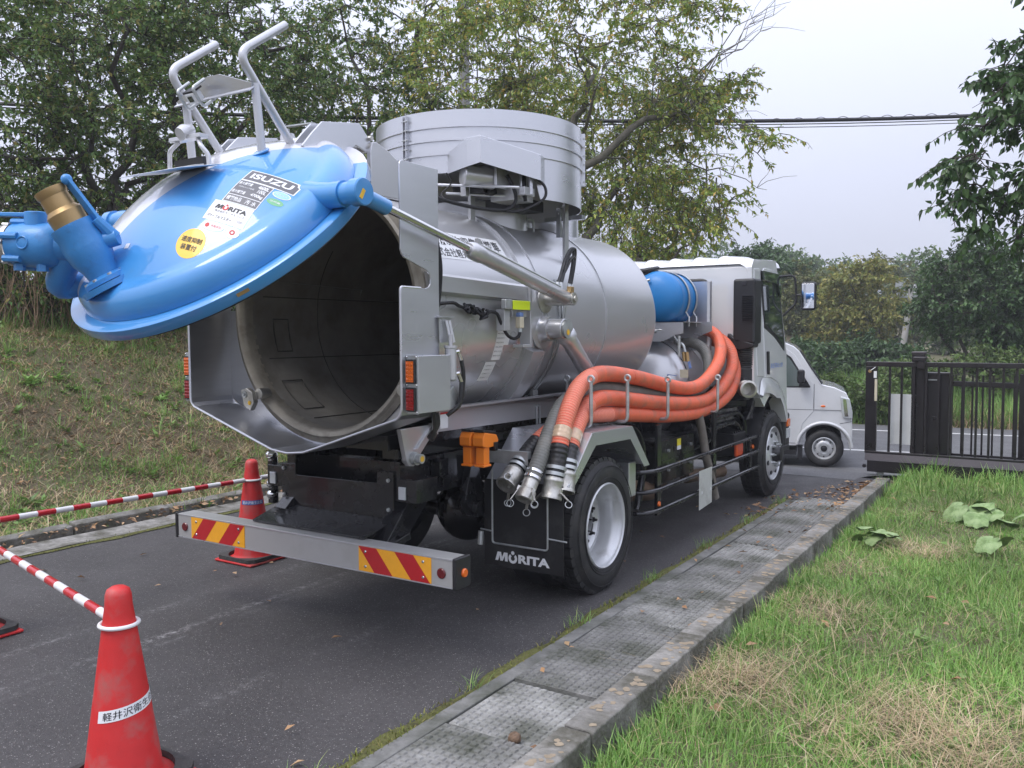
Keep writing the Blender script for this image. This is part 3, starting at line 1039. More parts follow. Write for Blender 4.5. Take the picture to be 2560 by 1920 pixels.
b.lathe([(.700, .028), (.766, .028), (.775, .022), (.775, -.022), (.770, -.03), (.70, -.03), (.700, .028)], LC, LN, 96, caps=False)
b.build('flange', M['flangetone'], LID, angle=40)
b = MB()
b.lathe([(.748, -.030), (.748, -.045), (.655, -.045), (.655, -.030)], LC, LN, 72, caps=False)
b.build('seal', M['blackhose'], LID)
b = MB()
b.lathe([(.66, -.035), (.60, .06), (.4, .2), (.001, .26)], LC, LN, 48, caps=False)
b.build('inner_face', M['interior'], LID, angle=60)
# flange name plate
a = R(-40)
b = MB(); b.obox(LC + X * .776 * math.cos(a) + LB * .776 * math.sin(a), -X * math.sin(a) + LB * math.cos(a), LN, X * math.cos(a) + LB * math.sin(a), .055, .014, .006)
b.build('name_plate', M['brass'], LID)
# guard frames
for sx in (1, -1):
    u = .25 * sx
    b = MB()
    b.tube(rounded([lp(u, .44, dish(.5) - .02), lp(u, .43, .51), lp(u, .425, .66), lp(u, .775, .637)], .13, 8), .020, 12)
    b.tube([lp(u, .245, dish(.35) - .02), lp(u, .425, .512)], .020, 12)
    gf = b.build('guard_frame', M['galv'] if False else M['silver'], LID)
    b = MB(); b.lathe([(.045, -.002), (.045, .004), (.02, .006)], ls(u, .245), LN + LB * .15, 20)
    b.build('foot_pad', M['blue'], LID)
# cross plate with camera between the guards
b = MB()
pl = [(-.275, -.02), (.25, -.02), (.265, .005), (.06, .075), (-.06, .075), (-.275, .0)]
ucam, o_ = X, lp(0, .40, .52)
b.prism(pl, o_, X, LN * .92 + LB * .39, .006)
b.obox(lp(-.01, .385, .508), X, LB, LN, .54, .045, .006)
b.build('camera_bracket', M['stainless'], LID, smooth=False)
cc = lp(-.06, .33, .545)
b = MB()
b.obox(cc, X, LN, LB, .07, .055, .05)
cm = b.build('rear_camera', M['white_tape'], LID, bevel=.01)
b = MB(); b.obox(cc - LB * .0265, X, LN, LB, .030, .026, .004)
b.build('camera_lens', M['glass'], LID)
b = MB(); b.obox(cc + LN * .03 + LB * .008, X, LN, LB, .08, .010, .06)
b.build('camera_visor', M['blackplas'], LID, bevel=.003)
for s_ in (-1, 1):
    b = MB()
    q = cc + X * .055 * s_
    b.tube(rounded([q + LB * .06 + LN * .05, q - LB * .03 + LN * .05, q - LB * .03 - LN * .045, q + LB * .06 - LN * .045], .02), .0075, 8)
    b.build('camera_guard', M['galv'], LID)
# number plate hinged off the lid, its lamp and bracket
# (plate seen almost edge-on, lying outward from the lid on its left side)
npc = Vector((0, -2.27, 2.345))
pu = X.copy(); pv_ = Vector((0, -.975, -.22)).normalized(); pn = pu.cross(pv_)
b = MB(); b.obox(npc, pu, pv_, pn, .44, .225, .003)
b.build('number_plate', M['white_tape'], LID, bevel=.004)
b = MB()
b.obox(npc + pn * -.006, pu, pv_, pn, .40, .05, .004)
b.build('plate_holder', M['galv'], LID)
b = MB(); b.obox(npc - pv_ * .115 + pn * -.022, pu, pv_, pn, .2, .02, .05)
b.build('plate_hinge', M['blackplas'], LID)
b = MB()
q = npc - pv_ * .10
for s_ in (-.14, .14):
    b.tube(rounded([q + X * s_, q + X * s_ + Z * .05, q + X * s_ * .8 + Z * .09 - Y * .02, q + X * s_ * .5 + Z * .13], .02), .011, 8)
b.obox(q + Z * .14, X, Y, Z, .22, .05, .018)
b.build('plate_lamp_bracket', M['silver'], LID, bevel=.002)
b = MB()
b.tube([q + Z * .15 - Y * .045, q + Z * .165 - Y * .02, q + Z * .185 + Y * .02], [.03, .036, .024], 14)
b.build('plate_lamp', M['silver'], LID)

MPOLY = [(0, 0), (.23, 0), (.35, .60), (.40, 0), (.60, 0), (.77, .60), (.78, 0), (1, 0), (.99, 1), (.70, 1), (.54, .42), (.47, 1), (.19, 1)]
def morita(mb, fn, w, h, m=0, m2=0):
    '''maker's name: M, ring with a ball, RITA; fn maps (x,y) centred'''
    x0 = -w / 2
    mb.add([fn(x0 + p[0] * w * .235, (p[1] - .5) * h) for p in MPOLY], [tuple(range(len(MPOLY)))], m)
    cx, r0, r1 = x0 + w * .330, h * .26, h * .58
    P, F_ = [], []
    for i in range(25):
        a_ = R(128 + 284 * i / 24)
        P += [fn(cx + r0 * math.cos(a_), -.05 * h + r0 * math.sin(a_)), fn(cx + r1 * math.cos(a_), -.05 * h + r1 * math.sin(a_))]
        if i < 24: F_.append((2 * i, 2 * i + 1, 2 * i + 3, 2 * i + 2))
    mb.add(P, F_, m2)
    mb.add([fn(cx + h * .22 * math.cos(R(18 * i)), h * .58 + h * .22 * math.sin(R(18 * i))) for i in range(20)], [tuple(range(20))], m2)
    put_text(mb, 'RITA', lambda x, y: fn(x + x0 + w * .715, y), .1, m=m, fit=(w * .57, h), bold=.045)
# stickers on the dish -----------------------------------------------------
def sticker(name, u0, u1, v0, v1, m, off, nu=8, nv=6, round_=False):
    b = MB()
    if round_:
        cu, cv, ru, rv = (u0 + u1) / 2, (v0 + v1) / 2, (u1 - u0) / 2, (v1 - v0) / 2
        P = [ls(cu, cv, off)] + [ls(cu + ru * math.cos(2 * math.pi * i / 32), cv + rv * math.sin(2 * math.pi * i / 32), off) for i in range(32)]
        b.add(P, [(0, 1 + i, 1 + (i + 1) % 32) for i in range(32)])
    else:
        b.grid(lambda s, t: ls(u0 + (u1 - u0) * s, v0 + (v1 - v0) * t, off), nu, nv)
    return b.build(name, m, LID)
def lettering(s, uc, vc, w, h, m, off=.0022, **k):
    b = MB()
    put_text(b, s, lambda x, y: ls(uc + x, vc + y, off), .1, fit=(w, h), **k)
    return b.build('lettering', m, LID, smooth=False)
sticker('sticker', .352, .600, -.012, .068, M['white_tape'], .0008)
sticker('sticker', .357, .595, -.007, .063, M['inkgrey'], .0014)
b = MB()
put_text(b, 'ISUZU', lambda x, y: ls(.476 + x, .028 + y, .0022), .1, fit=(.195, .038), bold=.03)
b.build('lettering', M['white_tape'], LID, smooth=False)
sticker('sticker', .352, .514, -.162, -.0125, M['white_tape'], .0008)
sticker('sticker', .356, .511, -.112, -.016, M['inkgrey'], .0014)
sticker('sticker', .356, .511, -.158, -.116, M['inkgrey'], .0014)
lettering('最大積載量', .393, -.034, .065, .020, M['white_tape'], bold=.012)
lettering('4600L', .480, -.034, .050, .022, M['white_tape'], bold=.03)
lettering('洗浄水タンク容量', .410, -.058, .075, .009, M['white_tape'])
lettering('100L', .486, -.060, .038, .022, M['white_tape'], bold=.02)
lettering('最大積載量', .393, -.092, .065, .020, M['white_tape'], bold=.012)
lettering('4700kg', .478, -.092, .056, .022, M['white_tape'], bold=.03)
lettering('積載物品', .398, -.137, .072, .026, M['white_tape'], bold=.015)
lettering('汚 水', .478, -.137, .050, .026, M['white_tape'], bold=.015)
sticker('sticker', .322, .512, -.274, -.164, M['white_tape'], .0009)
def onlid_ring(uc, vc, r0, r1, a0, a1, n=20):
    P, F_ = [], []
    for i in range(n + 1):
        a = R(a0 + (a1 - a0) * i / n)
        P += [ls(uc + r0 * math.cos(a), vc + r0 * math.sin(a), .0022), ls(uc + r1 * math.cos(a), vc + r1 * math.sin(a), .0022)]
        if i < n: F_.append((2 * i, 2 * i + 1, 2 * i + 3, 2 * i + 2))
    return P, F_
b = MB()
morita(b, lambda x, y: ls(.420 + x, -.197 + y, .0022), .150, .024, 0, 1)
b.build('lettering', [M['ink'], M['inkred']], LID, smooth=False)
lettering('株式会社モリタエコノス', .425, -.222, .14, .013, M['ink'])
lettering('パワーフルマスター', .392, -.252, .12, .017, M['ink'], bold=.012)
lettering('POWERFUL\nMASTER', .488, -.248, .034, .012, M['ink'])
sticker('sticker', .322, .505, -.236, -.2355, M['inkgrey'], .0016, nv=1)
sticker('oval_sticker', .335, .440, -.322, -.280, M['white_tape'], .0009, round_=True)
sticker('oval_sticker', .352, .372, -.312, -.290, M['inkred'], .0016, round_=True)
lettering('低騒音型', .405, -.300, .05, .012, M['inkred'])
sticker('oval_sticker', .455, .512, -.328, -.278, M['white_tape'], .0009, round_=True)
b = MB(); b.add(*onlid_ring(.482, -.303, .006, .012, 0, 360)); b.build('emblem', M['inkred'], LID, smooth=False)
M['skyst'] = mat('pale_blue_sticker', (.30, .58, .85), .3, coat=.5)
M['greenst'] = mat('green_sticker', (.14, .42, .20), .3, coat=.5)
sticker('oval_sticker', .522, .600, -.058, -.016, M['white_tape'], .0008, round_=True)
sticker('oval_sticker', .526, .596, -.055, -.019, M['skyst'], .0014, round_=True)
sticker('oval_sticker', .522, .596, -.105, -.066, M['greenst'], .0008, round_=True)
lettering('排出ガス', .561, -.037, .05, .010, M['white_tape'])
lettering('低燃費', .559, -.085, .045, .010, M['white_tape'])
sticker('round_sticker', .262, .398, -.468, -.330, M['yellowst'], .0008, round_=True)
lettering('速度抑制', .330, -.385, .100, .026, M['ink'], bold=.01)
lettering('装置付', .330, -.420, .078, .026, M['ink'], bold=.01)
sticker('sticker', -.045, -.015, -.448, -.425, M['white_tape'], .0008, 2, 2)

# ram lug on the lid edge (blue), one each side
def lug(sx):
    base = lp(.66 * sx, .09, .08)
    tip = Vector((.90 * sx, -1.99, 2.207))
    d = Vector((sx, 0, 0))
    b = MB()
    st = Vector((.62 * sx, tip.y, tip.z))
    b.lathe([(.075, -.03), (.062, .04), (.057, .10), (.057, .175)], st, d, 28)
    b.lathe([(.048, .175), (.050, .19), (.050, .235)], st, d, 28)
    b.lathe([(.060, .235), (.060, .285), (.055, .29)], st, d, 28)
    lg = b.build('ram_lug', M['blue'], LID, angle=40)
    b = MB(); b.obox(st + d * .2915 + Vector((0, -.016, -.012)), d, Vector((0, .5, .87)), Vector((0, -.87, .5)), .003, .045, .018)
    b.build('grease_mark', M['yellowdot'], LID)
lug(1); lug(-1)

# hinge brackets on the lid (pair each side) and on the tank
HP = Vector((0, -1.318, 2.575))
def hinge(sx):
    for k, off in enumerate((0, .075)):
        x_ = (.335 - off) * sx - (.012 if sx < 0 else 0)
        poly = [(-1.80, 2.50), (-1.735, 2.572), (-1.665, 2.64), (-1.40, 2.684), (-1.312, 2.60), (-1.285, 2.578), (-1.290, 2.550), (-1.318, 2.535), (-1.345, 2.548), (-1.43, 2.568), (-1.475, 2.53), (-1.55, 2.44)]
        b = MB(); b.prism(poly, (x_, 0, 0), Y, Z, .012)
        b.build('hinge_plate', M['stainless'], LID, smooth=False, bevel=.002)
    b = MB()
    b.cyl((.36 * sx, HP.y, HP.z), (.23 * sx, HP.y, HP.z), .024, n=18)
    b.cyl((.365 * sx, HP.y - .01, HP.z + .045), (.345 * sx, HP.y - .01, HP.z + .045), .013, n=6)
    b.build('hinge_pin', M['alu'], LID)
    b = MB()
    poly = [(-1.345, 2.33), (-1.345, 2.55), (-1.33, 2.60), (-1.30, 2.605), (-1.20, 2.57), (-1.10, 2.52), (-1.06, 2.42), (-1.06, 2.33)]
    b.prism(poly, (.372 * sx - (.03 if sx > 0 else 0) + (0 if sx > 0 else 0), 0, 0), Y, Z, .03)
    b.build('hinge_bracket', M['silver'], TK, bevel=.004)
hinge(1); hinge(-1)

# twin caps and vent pipe on the tank roof behind the lid
for (x_, h_) in ((-.34, .14), (-.52, .14)):
    b = MB(); b.lathe([(.046, -.20), (.046, h_ - .02), (.040, h_), (.012, h_ + .002), (.012, h_ + .03)], (x_, -1.08, 2.66), Z, 20)
    b.build('roof_cap', M['silver'], TK)
b = MB(); b.bar((-.30, -1.08, 2.835), (-.56, -1.08, 2.845), .03, .008)
b.build('cap_strap', M['galv'], TK)
b = MB(); b.tube(spline([(-.55, -1.0, 2.55), (-.35, -1.05, 2.60), (-.1, -1.05, 2.60), (.15, -1.05, 2.52)], 6), .04, 12)
b.build('roof_pipe', M['silver'], TK)

# ------------------------------------------------------------------ valves on the lid bottom
VO = lp(-.08, -.585, .12)
VA = Vector((-.30, -.62, .72)).normalized()        # gate valve axis (up, outward)
def valve(base, ax, arm_dir, outlet, names):
    ax = Vector(ax).normalized()
    side = Vector(arm_dir).normalized()
    b = MB()
    b.lathe([(.070, -.17), (.070, .0), (.075, .01)], base, ax, 32)
    if outlet:
        b.lathe([(.122, -.004), (.122, .022), (.07, .0225)], base, ax, 36)
        b.lathe([(.098, .026), (.098, .046), (.066, .06), (.072, .10), (.090, .14), (.096, .20), (.090, .255), (.094, .27), (.094, .30), (.06, .302)], base, ax, 28)
    else:
        b.lathe([(.070, .0), (.085, .015), (.098, .06), (.100, .12), (.097, .17), (.092, .20), (.092, .222), (.06, .224)], base, ax, 28)
        xx0, yy0, _ = frame(ax)
        for k0 in range(6):
            a0_ = k0 * math.pi / 3 + .3
            q0 = base + ax * .17 + (xx0 * math.cos(a0_) + yy0 * math.sin(a0_)) * .098
            b.cyl(q0 - ax * .02, q0 + ax * .06, .016, n=8)
        b.torus(base + ax * .12 + Vector((.38, -.92, .02)) * .099, Vector((.38, -.92, .02)), .026, .004, 18, 6)
    vb = b.build('valve_body', M['bluecast'], LID, angle=40)
    if outlet:
        b = MB()
        b.lathe([(.074, .302), (.076, .355), (.062, .375), (.060, .43), (.066, .445), (.066, .465), (.056, .467), (.052, .40), (.052, .31)], base, ax, 28, caps=False)
        b.build('brass_outlet', M['brass'], LID, angle=22)
    if not outlet:
        b = MB()
        b.lathe([(.095, .224), (.095, .245), (.080, .248), (.080, .32), (.088, .325), (.088, .38), (.07, .385), (.066, .30)], base, ax, 28, caps=False)
        b.build('cam_coupling', M['alu'], LID, angle=40)
        b = MB()
        for k_ in range(6):
            xx, yy, dd = frame(ax)
            a_ = k_ * math.pi / 3
            q = base + ax * .225 + (xx * math.cos(a_) + yy * math.sin(a_)) * .093
            b.cyl(q, q + ax * .03, .009, n=6)
        b.build('bolt', M['galv'], LID)
    hub = base + ax * (.20 if outlet else .12) + side * .085
    b = MB()
    b.cyl(base + ax * (.20 if outlet else .12), hub + side * .035, .034, n=20)
    b.lathe([(.045, .0), (.048, .012), (.038, .045), (.02, .05)], hub + side * .02, side, 20)
    return vb, hub + side * .045
b_, hub = valve(VO, (-.26, -.42, .87), (.75, .60, .28), True, '')
b = MB()
lev = [hub, hub + Vector((-.06, -.02, .10)), hub + Vector((-.16, -.10, .30))]
b = MB(); b.cyl(hub - Vector((.75, .60, .28)).normalized() * .05, hub + Vector((.75, .60, .28)).normalized() * .012, .036, n=18)
b.tube([hub, hub + Vector((-.03, -.07, .075))], [.028, .022], 10)
b.bar(hub + Vector((-.02, -.05, .05)), hub + Vector((-.10, -.15, .235)), .016, .044, up=(.7, -.2, .3))
b.sphere(hub + Vector((-.10, -.15, .235)), .024, 10, 6)
b.build('valve_lever', M['bluecast'], LID, bevel=.003)
# second valve, pointing to the left
V2 = lp(-.40, -.60, .10) 
v2b = Vector((-.285, -2.615, 1.995))
ax2 = Vector((-.90, -.42, .05)).normalized()
_, hub2 = valve(v2b, ax2, (.05, -.05, 1), False, '')
b = MB(); b.tube(spline([lp(-.38, -.50, .10), lp(-.42, -.60, .16), v2b + ax2 * -.05], 6), .058, 18)
b.build('elbow_pipe', M['bluecast'], LID)
b = MB(); b.cyl(hub2 - Z * .06, hub2 + Z * .012, .05, n=20)
b.bar(hub2 + ax2 * .0, hub2 + ax2 * .34 + Z * -.005, .042, .018, up=(0, 0, 1))
b.build('valve_lever', M['bluecast'], LID, bevel=.004)
for k_ in (-.03, .08):
    q = v2b + ax2 * (.10 + k_) - Z * .085 - Y * .03
    b = MB(); b.cyl(q, q - Z * .03, .024, n=6); b.build('drain_plug', M['bluecast'], LID)
b = MB()
for k_ in range(8):
    xx, yy, dd = frame(Vector((-.26, -.42, .87)))
    a_ = k_ * math.pi / 4 + .2
    q = VO + (xx * math.cos(a_) + yy * math.sin(a_)) * .087
    b.cyl(q + dd * .046, q + dd * .056, .010, n=6)
b.build('bolt', M['galv'], LID)
# ------------------------------------------------------------------ drum on the tank roof
DC = Vector((0, .178, 0)); DR = .700
Z0, Z1 = 2.44, 2.965
b = MB()
# open-bottomed shell with thickness; the lower front part is cut away over the machinery
nD = 96
outer, innerv = [], []
vs, fs = [], []
def zlow(a):   # a: angle from +X axis, counter-clockwise; machinery bay on the rear right
    d = math.degrees(a)
    d = (d + 360) % 360
    return 2.585 if 225 < d < 334 else 2.44
for i in range(nD):
    a = 2 * math.pi * i / nD
    c, s_ = math.cos(a), math.sin(a)
    for (rr, z) in ((DR, zlow(a)), (DR, Z1), (DR - .006, Z1), (DR - .006, zlow(a))):
        vs.append((DC.x + rr * c, DC.y + rr * s_, z))
for i in range(nD):
    j = (i + 1) % nD
    for k_ in range(4):
        fs.append((i * 4 + k_, j * 4 + k_, j * 4 + (k_ + 1) % 4, i * 4 + (k_ + 1) % 4))
b.add(vs, fs)
drum = b.build('drum_casing', M['stainless'], TK, angle=30)
for z_ in (2.865, 2.785, 2.70):
    b = MB(); b.lathe([(DR - .002, -.009), (DR + .010, -.006), (DR + .010, .006), (DR - .002, .009)], (DC.x, DC.y, z_), Z, 96, caps=False)
    b.build('drum_rib', M['stainless'], drum, angle=20)
b = MB(); b.lathe([(DR - .01, 0), (.3, .03), (.001, .035)], (DC.x, DC.y, Z1 - .03), Z, 64, caps=False)
b.build('drum_lid', M['stainless'], drum)
b = MB(); b.lathe([(DR - .008, 0), (.001, 0)], (DC.x, DC.y, 2.60), Z, 64, caps=False)
b.build('drum_floor', M['steel'], drum)
def seam(ang):
    d = Vector((math.cos(R(ang)), math.sin(R(ang)), 0)); t = Vector((-d.y, d.x, 0))
    b = MB()
    for s_ in (-1, 1):
        b.obox(DC + d * (DR + .012) + t * .012 * s_ + Z * ((2.60 + 2.955) / 2), t, d, Z, .004, .028, .35)
    o = b.build('seam_flange', M['stainless'], drum, smooth=False)
    b = MB()
    for i in range(6):
        q = DC + d * (DR + .018) + Z * (2.63 + i * .058)
        b.cyl(q - t * .024, q + t * .024, .006, n=6)
    b.build('seam_bolts', M['galv'], drum)
    b.f and None
seam(264.7); seam(27)
# machinery bay cover, pentagon shape, rear right
bx0 = [(.235, -.505), (.345, -.66), (.43, -.62), (.70, -.17), (.60, -.02)]
b = MB()
poly = [(.226, -.487), (.44, -.585), (.55, -.606), (.725, -.215), (.66, -.06)]
zt = [2.705, 2.752, 2.75, 2.685, 2.70]; zb = [2.580, 2.585, 2.595, 2.53, 2.53]
n = len(poly)
V_ = [(p[0], p[1], zb[i]) for i, p in enumerate(poly)] + [(p[0], p[1], zt[i]) for i, p in enumerate(poly)]
F_ = [(i, i + 1, n + i + 1, n + i) for i in range(n - 1)] + [(n, n + 1, n + 2, n + 3, n + 4)]
b.add(V_, F_)
b.build('machinery_cover', M['stainless'], TK, smooth=False, bevel=.003)
b = MB(); b.lathe([(.02, 0), (.062, .0), (.066, .006), (.066, .20), (.05, .21), (.02, .212)], (.36, -.52, 2.555), (.55, .80, -.06), 28)
b.build('motor', M['silver'], TK)
for bb_ in ((.40, .60, -.28, -.10, 2.42, 2.50), (.30, .34, -.46, -.42, 2.44, 2.58), (.52, .54, -.42, -.30, 2.48, 2.60), (.56, .66, -.30, -.18, 2.44, 2.49)):
    b = MB(); b.box(*bb_); b.build('machinery_frame', M['silver'], TK, bevel=.003)
b = MB()
b.box(.34, .44, -.42, -.33, 2.46, 2.50); b.cyl((.44, -.38, 2.47), (.44, -.30, 2.47), .025, n=12); b.cyl((.2, -.40, 2.5), (.4, -.2, 2.52), .018, n=10); b.box(.1, .5, -.1, .2, 2.40, 2.47)
b.build('machinery_block', M['blackplas'], TK, bevel=.003)
b = MB()
for (p, q, r_) in (((.20, -.60, 2.50), (.66, -.36, 2.475), .008), ((.22, -.50, 2.46), (.60, -.2, 2.445), .009), ((.60, -.24, 2.43), (.60, -.24, 2.60), .011), ((.655, -.22, 2.45), (.655, -.22, 2.60), .014)):
    b.cyl(p, q, r_, n=10)
b.build('linkage_rod', M['stainless'], TK)
b = MB()
b.tube(spline([(.62, -.24, 2.58), (.63, -.25, 2.46), (.63, -.24, 2.41)], 5), .012, 8)
b.tube(spline([(.56, -.34, 2.56), (.60, -.32, 2.47), (.60, -.31, 2.40), (.57, -.38, 2.345), (.50, -.58, 2.34), (.44, -.80, 2.36), (.38, -1.0, 2.40)], 6), .011, 8)
b.tube(spline([(.66, -.20, 2.57), (.72, -.16, 2.50), (.72, -.18, 2.42), (.64, -.30, 2.345), (.56, -.38, 2.34)], 6), .009, 8)
b.tube(spline([(.30, -.60, 2.56), (.32, -.58, 2.50), (.28, -.62, 2.44), (.31, -.64, 2.40)], 5), .005, 6)
b.build('machinery_cable', M['rope'], TK)
# collar the drum stands on, stack pipe in front of it
b = MB(); b.lathe([(.36, 0), (.36, .24)], (-.02, .15, 2.22), Z, 40); b.build('drum_collar', M['silver'], TK)
for a_ in (210, 300, 20, 120):
    d = Vector((math.cos(R(a_)), math.sin(R(a_)), 0))
    q = DC + d * .60
    z_ = TZ + math.sqrt(max(.01, TR ** 2 - min(.6, abs(q.x)) ** 2))
    b = MB(); b.bar((q.x, q.y, min(z_, 2.38) - .02), (q.x, q.y, 2.60), .05, .02, up=(1, 0, 0)); b.build('drum_leg', M['silver'], TK)
b = MB(); b.lathe([(.20, 0), (.20, .50)], (.05, 1.10, 2.20), Z, 40); b.build('stack_pipe', M['stainless'], TK)
b = MB()
b.box(.30, .60, .55, .60, 2.39, 2.42); b.prism([(0, 0), (.05, 0), (.02, .12), (.05, .2), (.0, .2)], (.47, .42, 2.26), Y, Z, .03)
b.build('stay_bracket', M['steel'], TK)
b = MB(); b.tube(rounded([(.30, .30, 2.30), (.30, .30, 2.39), (.30, .40, 2.39), (.30, .40, 2.30)], .04), .010, 8)
b.build('lifting_eye', M['galv'], TK)

# ------------------------------------------------------------------ tank bands, skirts, side beam
def band(y0, y1, r1, name, m, a0=0, a1=360):
    b = MB(); 
    b.lathe([(TR, 0), (r1, 0), (r1, y1 - y0), (TR, y1 - y0)], (0, y0, TZ), Y, 72, caps=False)
    return b.build(name, m, TK, angle=30)
band(-.29, -.10, TR + .010, 'tank_band', M['silver'])
band(-.285, -.275, TR + .016, 'band_edge', M['silver'])
band(-.115, -.105, TR + .016, 'band_edge', M['silver'])
band(.80, .83, TR + .006, 'tank_seam', M['silver'])
# reflecting support rib: curved channel on the lower right of the shell
def channel(sx, y0, y1, a0, a1):
    b = MB()
    nA = 18
    sec = [(TR + .002, y0), (TR + .075, y0), (TR + .075, y1), (TR + .002, y1)]
    vs, fs = [], []
    for i in range(nA + 1):
        t = i / nA
        a = R(a0 + (a1 - a0) * t)
        sh = -.42 * t * t * 0
        for (r_, y_) in sec:
            vs.append((sx * r_ * math.cos(a), y_, TZ + r_ * math.sin(a)))
    for i in range(nA):
        for k_ in range(3):
            fs.append((i * 4 + k_, i * 4 + k_ + 1, i * 4 + 5 + k_, i * 4 + 4 + k_))
    fs += [(0, 1, 2, 3), (nA * 4 + 3, nA * 4 + 2, nA * 4 + 1, nA * 4)]
    b.add(vs, fs)
    return b.build('support_rib', M['silver'], TK, angle=30)
channel(1, -.275, -.13, -18, -62); channel(-1, -.275, -.13, -18, -62)
# lower rails / skirt under the tank
for sx in (1, -1):
    b = MB()
    x0 = .50 * sx
    b.prism([(-1.0, 1.06), (-.98, 1.20), (1.7, 1.16), (1.7, 1.02)], (x0 - .006, 0, 0), Y, Z, .012)
    b.build('skirt_plate', M['silver'], TK, smooth=False)
    b = MB(); b.box(min(x0, x0 + .05 * sx), max(x0, x0 + .05 * sx), -1.0, 1.7, 1.185, 1.197)
    b.box(min(x0, x0 + .02 * sx), max(x0, x0 + .02 * sx), -1.02, -.99, 1.05, 1.2)
    b.build('skirt_flange', M['silver'], TK)
b = MB(); b.box(-.42, .42, -1.30, 1.9, .985, 1.065); b.build('tank_subframe', M['black'], TK)
# pair of pipes running round the shell
b = MB()
for dy in (0, .035):
    P = [Vector(((TR + .012) * math.cos(R(a_)), .10 + dy, TZ + (TR + .012) * math.sin(R(a_)))) for a_ in range(20, -58, -6)]
    P += [Vector((.46, .10 + dy, 1.17)), Vector((.515, .08 + dy, 1.12)), Vector((.515, .08 + dy, 1.0))]
    b.tube(P, .008, 6)
b.build('tank_pipe', M['galv'], TK)
b = MB(); b.box(.455, .48, .09, .15, 1.19, 1.23); b.build('pipe_clamp', M['galv'], TK)
b = MB(); b.obox(Vector((.655, .118, 1.72)), X, Y, Z, .03, .05, .04); b.build('pipe_clamp', M['galv'], TK)
# top side beam with lip
for sx in (1, -1):
    b = MB()
    xa = .66 * sx
    b.prism([(0, 0), (.055, -.012), (.055, -.105), (.0, -.10)], (xa if sx > 0 else xa, -1.315, 1.915), X * sx, Z, .96 if sx < 0 else -.96) if False else None
    y0, y1 = -1.315, -.36
    V_ = [(.60 * sx, y0, 1.930), (.705 * sx, y0, 1.918), (.715 * sx, y0, 1.905), (.715 * sx, y0, 1.825), (.66 * sx, y0, 1.812),
          (.60 * sx, y1, 1.905), (.705 * sx, y1, 1.893), (.715 * sx, y1, 1.880), (.715 * sx, y1, 1.800), (.66 * sx, y1, 1.787)]
    F_ = [(0, 1, 6, 5), (1, 2, 7, 6), (2, 3, 8, 7), (3, 4, 9, 8), (9, 8, 7, 6, 5), (0, 1, 2, 3, 4)]
    b.add(V_, F_); b.build('side_beam', M['silver'], TK, smooth=False)
    b = MB()
    b.box(min(.66 * sx, .735 * sx), max(.66 * sx, .735 * sx), -.36, -.335, 1.52, 1.905)
    b.box(min(.66 * sx, .735 * sx), max(.66 * sx, .735 * sx), -.44, -.36, 1.52, 1.54)
    b.build('beam_gusset', M['silver'], TK, bevel=.003)

# ------------------------------------------------------------------ lid rams (right and left)
def ram(sx):
    p0 = Vector((.865 * sx, -1.985, 2.205)); p1 = Vector((.84 * sx, -.085, 1.815))
    d = (p1 - p0).normalized()
    L_ = (p1 - p0).length
    b = MB()
    b.lathe([(.036, .02), (.036, .19), (.028, .195)], p0, d, 20); b.build('ram_fork', M['blue'], TK)
    b = MB(); b.cyl(p0 + d * .19, p0 + d * (L_ * .46), .020, n=20); b.build('ram_rod', M['chrome'], TK)
    b = MB()
    b.lathe([(.030, L_ * .435), (.040, L_ * .44), (.046, L_ * .455), (.046, L_ * .49), (.041, L_ * .50), (.041, L_ - .03), (.030, L_ - .01)], p0, d, 28)
    b.obox(p0 + d * (L_ * .47) + Vector((0, .02, .045)), d, X, Z, .03, .02, .05)
    b.cyl(p0 + d * (L_ * .49) + Z * .052, p0 + d * (L_ - .1) + Z * .052, .007, n=8)
    bar_ = b.build('ram_barrel', M['silver'], TK, angle=40)
    b = MB(); b.cyl(p1 + X * .045 * sx, p1 - X * .15 * sx, .040, n=20); b.cyl(p1 + X * .047 * sx, p1 + X * .06 * sx, .02, n=12)
    b.lathe([(.085, 0), (.085, .012), (.05, .02)], p1 - X * .17 * sx, X * sx, 24)
    b.build('ram_pin', M['alu'], TK)
    b = MB(); b.box(min((.845) * sx, .875 * sx), max(.845 * sx, .875 * sx), -.112, -.070, 1.85, 1.89); b.build('grease_block', M['brass'], TK, bevel=.004)
ram(1); ram(-1)
b = MB()
for (o_, h_, e_) in ((0, .0, 0), (.035, -.05, .02), (.05, .0, .045)):
    b.tube(spline([(.79, -.13 + o_, 1.905), (.78, -.075 + o_ * .8, 1.96), (.77, .0 + o_ * .6, 2.06 + h_), (.77, .075 + o_ * .5, 2.135 + h_), (.77, .115 + o_ * .5, 2.13 + h_), (.765, .105 + e_ * .6, 2.03), (.76, .075 + e_ * .6, 1.92)], 6), .0095, 8)
b.build('hydraulic_hose', M['blackhose'], TK)
b = MB()
for (q, r_) in (((.80, -.145, 1.865), .018), ((.80, -.105, 1.865), .018), ((.765, .065, 1.87), .016), ((.765, .095, 1.87), .016)):
    b.cyl(q, Vector(q) + Vector((-.01, .015, .05)), r_ * .8, n=8)
b.cyl((.735, .075, 1.88), (.70, .075, 1.56), .006, n=8); b.cyl((.735, .10, 1.88), (.70, .10, 1.56), .006, n=8)
b.build('hose_fitting', M['galv'], TK)
